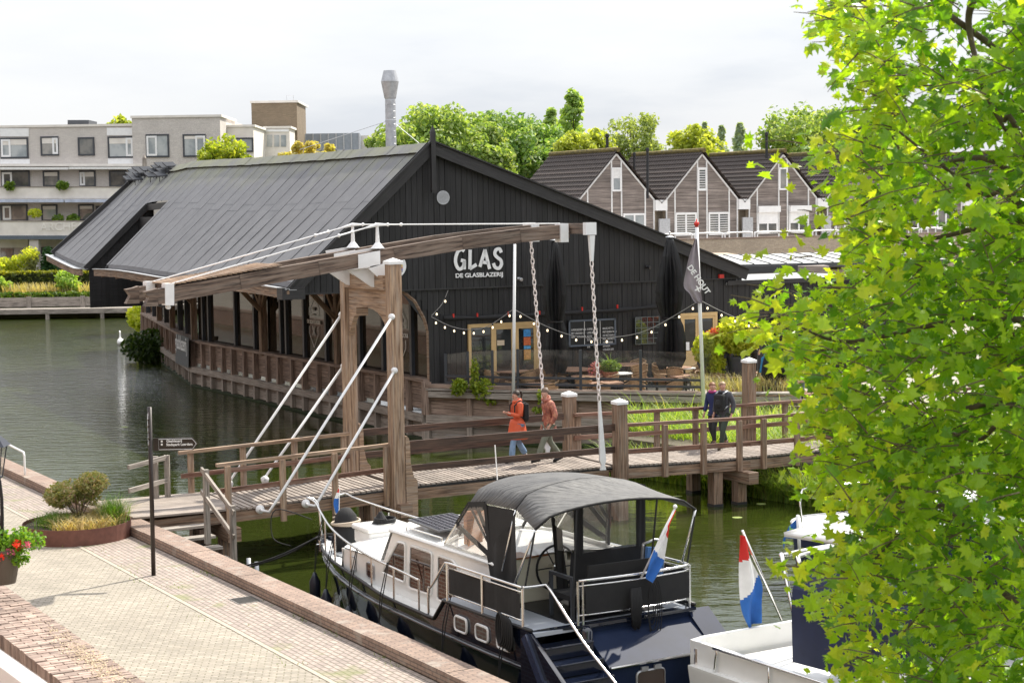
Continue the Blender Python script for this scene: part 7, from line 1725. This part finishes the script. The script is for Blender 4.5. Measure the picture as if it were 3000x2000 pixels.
# ---------------------------------------------------------------- row of gabled houses
H0=Vector((.062*92,92,0)); HH=Fr(H0,(1,.556)); WP=5.61
MT['tiles']=NM('brown_roof_tiles'); M=MT['tiles']; wv=M.n('ShaderNodeTexWave'); wv.inputs['Scale'].default_value=1.25; wv.inputs['Distortion'].default_value=0; M.l(M.co('UV'),wv.inputs[0]); n1=M.noise(M.co('World'),7,4)
M.col(M.mix(1,M.mix(1,M.ramp(n1,[(.3,(.028,.02,.017)),(.7,(.07,.052,.045))]),M.ramp(wv.outputs[0],[(.1,(.35,)*3),(.7,(1.35,)*3)]),'MULTIPLY'),M.math('MULTIPLY_ADD',M.island(),.4,.8),'MULTIPLY')); M.set(Roughness=.8); M.bump(wv.outputs[0],.8,.03); MT['tiles']=M.m
MT['siding']=wood('grey_brown_siding',(.12,.098,.09),(.33,.285,.26),isl=.16,grain=14,ln=.5)
MT['hbrick']=brick('beige_house_brick',(.44,.36,.27),(.36,.29,.22),(.38,.34,.28),bw=.22,bh=.075,kind='UV',var=.15,bump=.2)
MT['mossridge']=pm('mossy_ridge',(.1,.085,.04),.9,var=.5,scale=5,c2=(.22,.17,.05))
za=HH.aty(1810,441,0).z; ze_=HH.aty(1700,590,0).z; ry=HH.atx(1612,445,0).y
def house(k):
    cx=k*WP; lab=['leftmost grey timber gabled house beside the round trees','second gabled house with black flue pipes and venetian blinds','third gabled house with white roller shutters','fourth gabled house behind the yellow-green leaves','fifth gabled house deep behind the foreground leaves','sixth gabled house at the right behind the foreground tree'][k]
    h=thing('gabled_house',HH.w(cx,2,0),lab,'house','row of grey timber gabled houses')
    hw_=2.42; zt=za-.25
    # roof slopes in tile courses
    for sg in(-1,1):
        b=MB(HH); n=12; e_=WP/2-.02
        for i in range(n):
            t0,t1=i/n,(i+1)/n; x0,z0=cx+sg*e_*t0,za-(za-ze_)*t0*1.06; x1,z1=cx+sg*e_*t1,za-(za-ze_)*t1*1.06
            b.add([(x0,-.25,z0),(x0,ry,z0),(x1,ry,z1+.06),(x1,-.25,z1+.06),(x1,-.25,z1),(x1,ry,z1)],[(0,1,2,3),(3,2,5,4)],[[(-.25,t0*4),(ry,t0*4),(ry,t1*4),(-.25,t1*4)],[(0,0),(ry,0),(ry,.06),(0,.06)]])
        b.build('roof',MT['tiles'],h)
    b=MB(HH); b.tube([(cx,-.28,za+.04),(cx,ry,za+.04)],.13,8); b.build('ridge_tiles',MT['mossridge'],h)
    b=MB(HH); z=3.2; i=0
    while z<zt-.1:
        f=(za-.12-(z+.14)); hwz=min(hw_,f/(za-ze_)*WP/2*.97)
        if hwz<.1: break
        b.beam((cx-hwz,rnd.uniform(-.012,.0),z+.07),(cx+hwz,rnd.uniform(-.012,.0),z+.07),.05,.136); z+=.143
    b.add([(cx-hw_,.05,0),(cx+hw_,.05,0),(cx+hw_,.05,ze_-.1),(cx,.05,za-.2),(cx-hw_,.05,ze_-.1)],[(0,1,2,3,4)])
    b.build('timber_front',MT['siding'],h)
    b=MB(HH)
    b.add([(cx-hw_,.05,0),(cx-hw_,ry,0),(cx-hw_,ry,ze_),(cx-hw_,.05,ze_)],[(0,1,2,3)]); b.add([(cx+hw_,.05,0),(cx+hw_,ry,0),(cx+hw_,ry,ze_),(cx+hw_,.05,ze_)],[(0,1,2,3)]); b.bx(cx+hw_,cx+WP-hw_,.3,ry,0,ze_-.3); b.bx(cx-hw_-.4,cx-hw_,.3,ry,0,ze_-.3); b.build('brick_wall',MT['hbrick'],h)
    for sg in(-1,1):
        b=MB(HH); b.beam((cx,-.06,za-.2),(cx+sg*hw_*1.0,-.06,ze_-.03+.05),.06,.085); b.build('white_verge',MT['white_old'],h)
    for x in(-1.83,-.31,.31,1.83,-hw_+.03,hw_-.03):
        zt_=za-.25-abs(x)/(WP/2)*(za-ze_)*1.04; b=MB(HH); b.beam((cx+x,-.05,3.2),(cx+x,-.05,zt_),.075,.05,up=(0,1,0)); b.build('white_batten',MT['white_old'],h)
    b=MB(HH); b.bx(cx+hw_,cx+WP-hw_,-.2,.2,ze_-.55,ze_+.02); b.build('gutter_box',MT['white'],h)
    def hwn(x0,x1,z0,z1,mull=None,blind=None,gl=1):
        b=MB(HH); t_=.1
        b.bx(x0,x1,-.1,-.03,z1-t_,z1); b.bx(x0,x1,-.1,-.03,z0,z0+t_); b.bx(x0,x0+t_,-.098,-.03,z0,z1); b.bx(x1-t_,x1,-.098,-.03,z0,z1)
        for mm in(mull or []): b.bx(x0+(x1-x0)*mm-t_/2,x0+(x1-x0)*mm+t_/2,-.096,-.03,z0,z1)
        w_=b.build('window',MT['white'],h); b=MB(HH); b.bx(x0+t_,x1-t_,-.06,-.04,z0+t_,z1-t_); b.build('pane',GL[gl],w_)
        if blind=='v':
            b=MB(HH); n=int((z1-z0)/.13)
            for i in range(n): b.bx(x0+t_,x1-t_,-.07,-.062,z0+t_+i*.13,z0+t_+i*.13+.035)
            b.build('blind',MT['white_old'],w_)
        if blind=='r':
            b=MB(HH); b.bx(x0-.05,x1+.05,-.3,-.1,z1-.05,z1+.3); b.bx(x0+.05,x1-.05,-.14,-.11,z0+(z1-z0)*.45,z1); b.build('roller_shutter',MT['white'],w_)
        if blind=='h': b=MB(HH); b.bx(x0+t_,x1-t_,-.07,-.062,z0+(z1-z0)*.55,z1-t_); b.build('blind',MT['white_old'],w_)
    zc=lambda y:HH.aty(1810+k*240,y-.0*k,0).z
    z1=HH.aty(2060,491,0).z; z0=HH.aty(2060,559,0).z
    hwn(cx-.31,cx+.31,z0,z1,blind=['h','v',None,None,None,None][k],gl=[0,1,2,2,1,1][k])
    zl1=HH.aty(2060,622,0).z; zl0=HH.aty(2060,689,0).z
    bl=[None,'v','r',None,None,None][k]
    hwn(cx-1.83,cx-.4,zl0,zl1,[.5],bl,[0,1,1,2,1,1][k]); hwn(cx+.4,cx+1.83,zl0,zl1,[.5],bl,[0,1,1,1,1,1][k])
    b=MB(HH); b.bx(cx+hw_+.1,cx+hw_+.8,-.4,-.3,zl0-.3,zl0+.95); b.build('frosted_screen',MT['galv'],h)
for k in range(6): house(k)
for px,yt,yb,w_,Y,l in((1897,447,548,8,90,'tall black flue pipe on the second roof'),(1858,460,487,7,93,'short black vent pipe beside the tall flue'),(1779,405,432,9,97,'black chimney with cowl on the first ridge'),(2246,400,433,8,97,'black chimney with cowl on the third ridge')):
    a=atY(px,yb,Y); c=atY(px,yt,Y); b=MB(); r_=w_/2/5000*Y; b.tube([a+Vector((0,0,-.6)),c],r_,10); b.lathe(tuple(c),[(r_*.6,0),(r_*1.3,.05),(r_*1.3,.2),(r_,.25)],12); tag(b.build('flue_pipe',MT['black'],smooth=False),l,'chimney')
# balcony hoops, brick parapet, carports
pw=thing('brick_parapet',HH.w(10,-4,0),'long beige brick parapet wall in front of the gabled houses','wall')
yA=-3.2
zb1=HH.aty(2100,701,yA).z; b=MB(HH); b.bx(-6,36,yA,yA+.3,0,zb1); b.build('brickwork',MT['hbrick'],pw); b=MB(HH); b.bx(-6,36,yA-.03,yA+.33,zb1,zb1+.07); b.build('coping',MT['cope'],pw)
b=MB(HH); b.bx(-6,36,yA+.3,0,zb1-.6,zb1-.45); b.build('balcony_floor',MT['parapet'],pw)
for i in range(15):
    x0=-3+i*1.95*1.02; b=MB(HH); b.tube(smoothline([(x0,yA+.15,zb1),(x0,yA+.15,zb1+.25),(x0+.15,yA+.15,zb1+.33),(x0+1.65,yA+.15,zb1+.33),(x0+1.8,yA+.15,zb1+.25),(x0+1.8,yA+.15,zb1)],3),.045,6); b.build('hoop_rail',MT['white'],pw,smooth=True)
cpt_=thing('carport_roof',HH.w(12,-6,0),'low carport with pale ribbed roof panels and dark edge beneath the parapet','carport')
P=[atY(2075,748,83),atY(2640,733,92),atY(2780,760,84),atY(2160,775,76)]
b=MB(); b.prism(P,(0,0,-.08)); b.build('roof_panel',pm('pale_roof_sheet',(.55,.56,.55),.4,var=.1),cpt_)
b=MB()
for i in range(15): b.beam(lerp(P[0],P[1],i/14)+Vector((0,0,.02)),lerp(P[3],P[2],i/14)+Vector((0,0,.02)),.05,.04)
b.beam(P[3]+Vector((0,0,-.1)),P[2]+Vector((0,0,-.1)),.1,.2); b.build('roof_ribs',MT['alu_frame'],cpt_)
wl2=[(2150,2215,782,812,78,MT['siding']),(2198,2430,782,815,77.5,MT['siding']),(2430,2720,790,900,80,MT['hbrick']),(2000,2160,748,800,84,MT['hbrick'])]
for x0,x1,ya,yb,Y,m_ in wl2:
    a=atY(x0,ya,Y); c=atY(x1,ya,Y); b=MB(); b.bx(a.x,c.x,Y,Y+4,0,a.z); b.build('side_wall',m_,cpt_)
ax2=thing('black_annex',B.w(15,1,0),'flat-roofed black boarded annex at the right end of the shed','annex')
zt2=B.aty(2300,819,.0).z; b=MB(B); x=12.45
while x<19.5: b.beam((x+.1,.0+rnd.uniform(-.01,.01),.6),(x+.1,.0,zt2-.1),.19,.03,up=(0,1,0)); x+=.205
b.build('boards',MT['wood_black'],ax2)
b=MB(B); b.bx(12.0,19.6,-.1,6,zt2-.12,zt2-.02); b.build('roof',pm('grey_flat_roof',(.3,.31,.32),.6,var=.1),ax2); b=MB(B); b.beam((12.0,-.14,zt2-.04),(19.65,-.14,zt2-.04),.06,.16); b.beam((12.3,6,zt2+.15),(19.6,6,zt2+.15),.1,.3); b.build('roof_edge',MT['wood_black2'],ax2)
b=MB(B); b.bx(12.45,19.5,.05,6,.6,zt2-.13); b.build('wall_core',MT['black'],ax2)
# ---------------------------------------------------------------- background trees
def bgtree(name,label,cx,cyt,w_,yb,Y,mat,n,size,lob=26,shape='round',z0=.3,group='background trees behind the roofs',seed=1):
    rs=random.Random(seed); top=atY(cx,cyt,Y); bot=atY(cx,yb,Y); hw_=w_/2/5000*Y; zc=(top.z+bot.z)/2; rz=(top.z-bot.z)/2
    t=thing(name,(top.x,Y,z0),label,'tree',group); b=MB()
    lobes=[]; hw2=hw_*1.12; lob=lob*(5 if shape=='cone' else 2)
    for k in range(lob):
        if shape=='cone':
            f=rs.random()**.75; z=bot.z+2*rz*f*.97; r_=hw2*min(1,(1-f)**.62+.06); a=rs.random()*6.28; q=rs.random()**.5*r_*.8
            lobes.append((top.x+q*math.cos(a)+hw_*.12*math.sin(f*9),Y+q*math.sin(a),z,max(.22,r_*.24)))
        else:
            v=Vector((rs.gauss(0,1),rs.gauss(0,1),rs.gauss(0,1))).normalized()*(.3+.6*rs.random()**.5); lr=rs.uniform(.13,.27)
            lobes.append((top.x+v.x*hw2*(1-lr*.4),Y+v.y*hw2*.8,zc+v.z*rz*(1-lr*.6),lr*min(hw_,rz)*1.2))
    for _ in range(int(n*1.9)):
        l=rs.choice(lobes); v=Vector((rs.gauss(0,1),rs.gauss(0,1),rs.gauss(0,1))).normalized(); r_=l[3]*(.45+.75*rs.random()**.8)
        card(b,(l[0]+v.x*r_,l[1]+v.y*r_,l[2]+v.z*r_*.9),size*rs.uniform(.4,1.05),1.6,(v*.6+Vector((rs.gauss(0,.6),rs.gauss(0,.6),rs.gauss(0,.6)+.3))),)
    b.build('crown',mat,t)
    b=MB(); tr=max(.12,hw_*.07); b.tube([(top.x,Y,z0),(top.x+.1,Y,bot.z),(top.x,Y,zc+rz*.5)],[tr,tr*.8,tr*.2],8)
    for l in lobes[:10]: b.tube([(top.x,Y,max(z0+.5,bot.z+rs.random()*rz*.6)),(l[0],l[1],l[2])],[tr*.45,tr*.1],5)
    b.build('trunk',MT['wood_dark'],t)
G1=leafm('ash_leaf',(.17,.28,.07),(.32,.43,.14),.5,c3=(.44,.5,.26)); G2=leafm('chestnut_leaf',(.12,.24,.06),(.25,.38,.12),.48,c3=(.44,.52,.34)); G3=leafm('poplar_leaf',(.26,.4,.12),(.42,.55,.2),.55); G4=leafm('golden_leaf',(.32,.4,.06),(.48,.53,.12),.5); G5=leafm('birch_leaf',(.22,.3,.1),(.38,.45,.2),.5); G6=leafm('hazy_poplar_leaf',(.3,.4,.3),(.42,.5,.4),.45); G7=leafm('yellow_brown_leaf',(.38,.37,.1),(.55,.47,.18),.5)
for a in (('broadleaf_tree','large round light green tree right of the grey flue',1275,305,430,600,108,G1,13000,.28,54,'round',1),
 ('broadleaf_tree','large round darker green tree with pale blossom behind the gable',1500,308,380,600,112,G2,12000,.28,54,'round',2),
 ('broadleaf_tree','bright green tree edge just left of the first gabled house roof',1390,380,240,600,106,G1,5000,.28,30,'round',21),
 ('conifer','small dark conical tree between the round trees and the poplar',1612,318,60,440,122,G3,620,.3,18,'cone',3),
 ('poplar_tree','tall narrow pointed poplar, highest of the background trees',1672,262,130,500,124,G3,1700,.3,40,'cone',4),
 ('golden_tree','yellow leafed tree in front of the tall poplar',1710,362,180,520,104,G4,2800,.25,30,'round',5),
 ('birch_tree','loose grey-green birch between the first two house ridges',1855,296,190,600,118,G5,3400,.2,40,'round',6),
 ('golden_tree','yellow leafed tree above the second and third houses',2035,341,170,560,112,G4,2600,.24,30,'round',7),
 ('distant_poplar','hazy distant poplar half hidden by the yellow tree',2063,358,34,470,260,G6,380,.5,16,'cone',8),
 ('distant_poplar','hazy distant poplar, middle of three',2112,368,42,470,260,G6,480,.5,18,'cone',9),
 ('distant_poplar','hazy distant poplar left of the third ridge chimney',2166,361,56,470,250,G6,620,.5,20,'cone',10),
 ('broadleaf_tree','green tree top behind the third ridge, next to the foreground leaves',2360,286,330,620,112,G1,6000,.26,40,'round',11),
 ('broadleaf_tree','green tree behind the foreground leaves at the right',2620,300,380,600,118,G1,5000,.32,34,'round',12),
 ('golden_tree','light green-yellow tree in front of the apartment block',655,385,165,560,118,leafm('limegreen_leaf',(.22,.32,.03),(.42,.46,.07),.5),2600,.26,26,'round',13),
 ('golden_tree','golden brown tree above the shed ridge beside the glazed wing',900,405,220,540,112,G7,2600,.25,28,'round',14),
 ('broadleaf_tree','light green tree top peeking over the apartment roof',350,335,90,430,175,G4,800,.35,14,'round',15)):
    bgtree(a[0],a[1],a[2],a[3],a[4],a[5],a[6],a[7],a[8],a[9],lob=a[10],shape=a[11],seed=a[12])
# distant tree belt down to the horizon
b=MB()
for _ in range(9000):
    x=rnd.uniform(-150,190); b_=rnd.random(); hh=3.2+2.2*noise.noise(Vector((x*.06,0,0)))+1.2*noise.noise(Vector((x*.3,2,0))); card(b,(x,210+rnd.uniform(0,14),rnd.uniform(0,max(1.5,hh))),1.0,1.4)
tag(b.build('distant_trees',leafm('distant_leaf',(.06,.1,.04),(.12,.17,.07),.3)),'low far-off belt of trees along the horizon','trees',kind='stuff')
# ---------------------------------------------------------------- solar collectors on the far ridge
def c1_(x,y): return x/3.136,200+y/3.136
for i,(x,y) in enumerate([(1190,1040),(1250,1038),(1212,1004),(1280,1004),(1232,975),(1308,978),(1272,955),(1345,955),(1390,1012),(1475,1006),(1418,972),(1500,972),(1450,940),(1530,940),(1480,915),(1560,916)]):
    l=onroof(*c1_(x,y),.25); left=x<1370
    t=thing('solar_panel',B.w(l.x,l.y,l.z-.25),'tilted dark panel on the roof ridge, in the '+('lower left' if left else 'upper right')+' cluster','solar panel','tilted panels near the ridge')
    b=MB(B); u=Vector((.5,-.1,.02)); v=Vector((-.12,.35,.2)); o=Vector(l)-u/2-v/2+Vector((0,0,.2)); b.prism([o,o+u,o+u+v,o+v],(0,0,-.06)); b.build('panel',pm('dark_panel',(.035,.038,.045),.4) if i==0 else bpy.data.materials['dark_panel'],t)
    b=MB(B); b.tube([o+u*.2,o+u*.2+Vector((.0,0,-.3))],.02,6); b.tube([o+u*.8,o+u*.8+Vector((0,0,-.3))],.02,6); b.build('legs',MT['black'],t)
# ---------------------------------------------------------------- brick houses along the quay behind the viewer (seen as reflections)
rw=thing('brick_row_house',S.w(-17,20,0),'red brick row of houses along the quay, mirrored in the shed windows','house')
MT['rbrick']=brick('row_brick',(.3,.15,.1),(.24,.12,.08),(.3,.27,.22),bw=.22,bh=.07,kind='UV',var=.2,bump=.2)
b=MB(S); b.bx(-20,-13.6,-40,112,0,8.5); b.build('brick_front',MT['rbrick'],rw)
b=MB(S); b.prism([(-13.2,-40,8.4),(-17,-40,12.5),(-20,-40,8.4)],(0,152,0)); b.build('roof',MT['tiles'],rw)
for i in range(24):
    for z in(1.0,4.6): b=MB(S); b.bx(-13.6,-13.52,-36+i*6,-34.2+i*6,z,z+1.9); b.build('window',MT['white'] if i%3 else GL[1],rw)
# ---------------------------------------------------------------- foreground tulip tree
ft=thing('foreground_tree',S.w(-1.7,-20,0),'lime green broadleaved tree with lobed leaves filling the right foreground','tree')
TY=12.6
tb_=atY(3330,2300,TY); base=Vector((tb_.x,tb_.y,0))
def bxl(y):
    P_=[(-200,2380),(0,2365),(60,2385),(140,2420),(220,2450),(300,2470),(370,2440),(430,2370),(470,2400),(560,2440),(620,2400),(700,2440),(760,2480),(830,2370),(880,2230),(940,2190),(1000,2250),(1060,2290),(1150,2320),(1300,2345),(1420,2360),(1500,2440),(1580,2430),(1640,2370),(1700,2390),(1800,2410),(1880,2400),(1950,2440),(2100,2470)]
    for (a,v0),(c_,v1) in zip(P_,P_[1:]):
        if a<=y<=c_: return v0+(v1-v0)*(y-a)/(c_-a)
    return 2450
OUT=[(0,-.46),(.2,-.4),(.5,-.34),(.3,-.08),(.56,.16),(.26,.17),(.26,.52),(0,.27),(-.26,.52),(-.26,.17),(-.56,.16),(-.3,-.08),(-.5,-.34),(-.2,-.4)]
def leaf(mb,p,s,n,up):
    n=n.normalized(); up=(up-n*up.dot(n)).normalized(); sd=n.cross(up); f=rnd.uniform(.05,.5); cu=rnd.uniform(-.3,.45)
    vs=[tuple(p+n*.04*s)]
    for a,c_ in OUT:
        a*=rnd.uniform(.85,1.1); vs.append(tuple(p+sd*a*s+up*c_*s-n*(abs(a)*f*s+cu*c_*c_*s)+n*(rnd.uniform(-.05,.05)*s)))
    k=len(OUT); mb.add(vs,[(0,i+1,(i+1)%k+1) for i in range(k)])
lv=[MB(),MB(),MB()]; tw=MB(); nl=0
def twig(px,py,Y,ang,L_,nleaf,tone,sz=1):
    o=atY(px,py,Y); d=Vector((math.cos(ang),rnd.uniform(-.5,.5),math.sin(ang))); tip=o+d*L_
    mid=lerp(o,tip,.5)+Vector((0,0,.05*L_)); tw.tube([o,mid,tip],[.006,.004,.002],4,caps=False)
    for i in range(nleaf):
        t=(i+rnd.random())/nleaf; p=lerp(o,tip,t)+Vector((rnd.gauss(0,.09),rnd.gauss(0,.12),rnd.gauss(-.03,.08)))
        n=Vector((rnd.gauss(-.15,.55),rnd.gauss(-.25,.6),rnd.gauss(.55,.45))); up=Vector((rnd.gauss(0,.6),rnd.gauss(0,.5),rnd.gauss(.5,.6)))
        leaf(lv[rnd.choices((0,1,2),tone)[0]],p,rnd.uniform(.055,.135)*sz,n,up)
# outer sprays
r5=random.Random(5)
for i in range(150):
    y=-60+i*14.5+r5.uniform(-8,8); x=bxl(y)+r5.uniform(-5,110); twig(x+100,y+15,r5.uniform(11.2,13),math.pi+r5.uniform(-.5,.35),.2,6,(5,4,.5),.9)
for (x,y,n,L_) in((2215,900,7,.3),(2180,960,6,.25),(2240,1010,7,.3),(2270,860,6,.3),(2300,420,7,.28),(2345,455,8,.3),(2400,60,5,.3),(2430,130,6,.25),(2290,930,5,.35),(2240,950,7,.3),(2200,925,4,.2),(2300,1030,6,.25),(2310,690,6,.25),(2330,750,5,.2),(2300,1660,6,.2),(2345,1640,6,.25),(2390,1690,6,.25),(2340,1790,3,.15),(2330,620,3,.1)): twig(x+50,y,r5.uniform(11,12.4),math.pi+r5.uniform(-.3,.2),L_,n,(6,3,0),1)
# body of the crown
cnt=0
while cnt<2350:
    y=r5.uniform(-350,2250); x=r5.uniform(2280,3350); e_=(x-bxl(y))
    if e_<70 or r5.random()>min(1,.25+e_/300): continue
    gp_=noise.noise(Vector((x*.006,y*.006,1.3)))
    if y<760 and gp_<.02 and x<3000 and r5.random()<.8: continue
    if gp_<-.3 and r5.random()<.75: continue
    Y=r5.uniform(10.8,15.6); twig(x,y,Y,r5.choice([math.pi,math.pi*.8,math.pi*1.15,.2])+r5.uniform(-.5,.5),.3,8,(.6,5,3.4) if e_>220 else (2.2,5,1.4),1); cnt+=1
TL=[leafm('tulip_leaf_sunlit',(.33,.46,.03),(.5,.58,.06),.64,tcol=(1.5,1.45,.5),rough=.35),leafm('tulip_leaf',(.2,.36,.02),(.34,.5,.04),.6,tcol=(1.6,1.6,.45),rough=.3),leafm('tulip_leaf_deep',(.08,.2,.015),(.16,.3,.03),.55,tcol=(1.6,1.7,.4),rough=.3)]  # sunlit lime edges and inner shade are put into the leaf colours
for q,m_,nm in zip(lv,TL,('sunlit_leaves','leaves','shaded_leaves')): q.build(nm,m_,ft)
tw.build('twigs',pm('twig_bark',(.1,.08,.045),.8),ft)
b=MB(); tr=atY(3300,1000,13.2); b.tube([Vector((tr.x,tr.y,0)),Vector((tr.x+.05,tr.y,3)),Vector((tr.x,tr.y,7)),Vector((tr.x-.1,tr.y,11))],[.22,.17,.12,.05],10); b.build('trunk',pm('tree_bark',(.09,.07,.05),.9,var=.3,scale=12,bump=.5),ft)
for pts in ([(3290,1500),(2990,1230),(2850,1290),(2640,1180)],[(3290,1250),(3000,430),(2935,350),(2870,250)],[(3290,800),(2960,500),(2800,470),(2700,520)],[(3290,1100),(2985,600),(2860,560),(2540,310)],[(3290,1700),(2870,1560),(2740,1480),(2560,1640)],[(3290,1000),(2900,930),(2500,1000),(2350,960)],[(3290,400),(2830,80),(2730,0),(2660,-60)],[(3290,1900),(2960,1750),(2800,1700),(2640,1860)],[(2850,0),(2840,90),(2900,300),(3000,460)],[(3290,1300),(2900,1180),(2620,1330),(2450,1290)],[(3290,650),(2960,650),(2700,700),(2480,640)]):
    P=[atY(x,y,12.2+.5*math.sin(x*.01)) for x,y in pts]; b=MB(); S_=smoothline(P,5); b.tube(S_,[.026*(1-i/len(S_))+.005 for i in range(len(S_))],7); b.build('limb',bpy.data.materials['tree_bark'],ft,smooth=True)
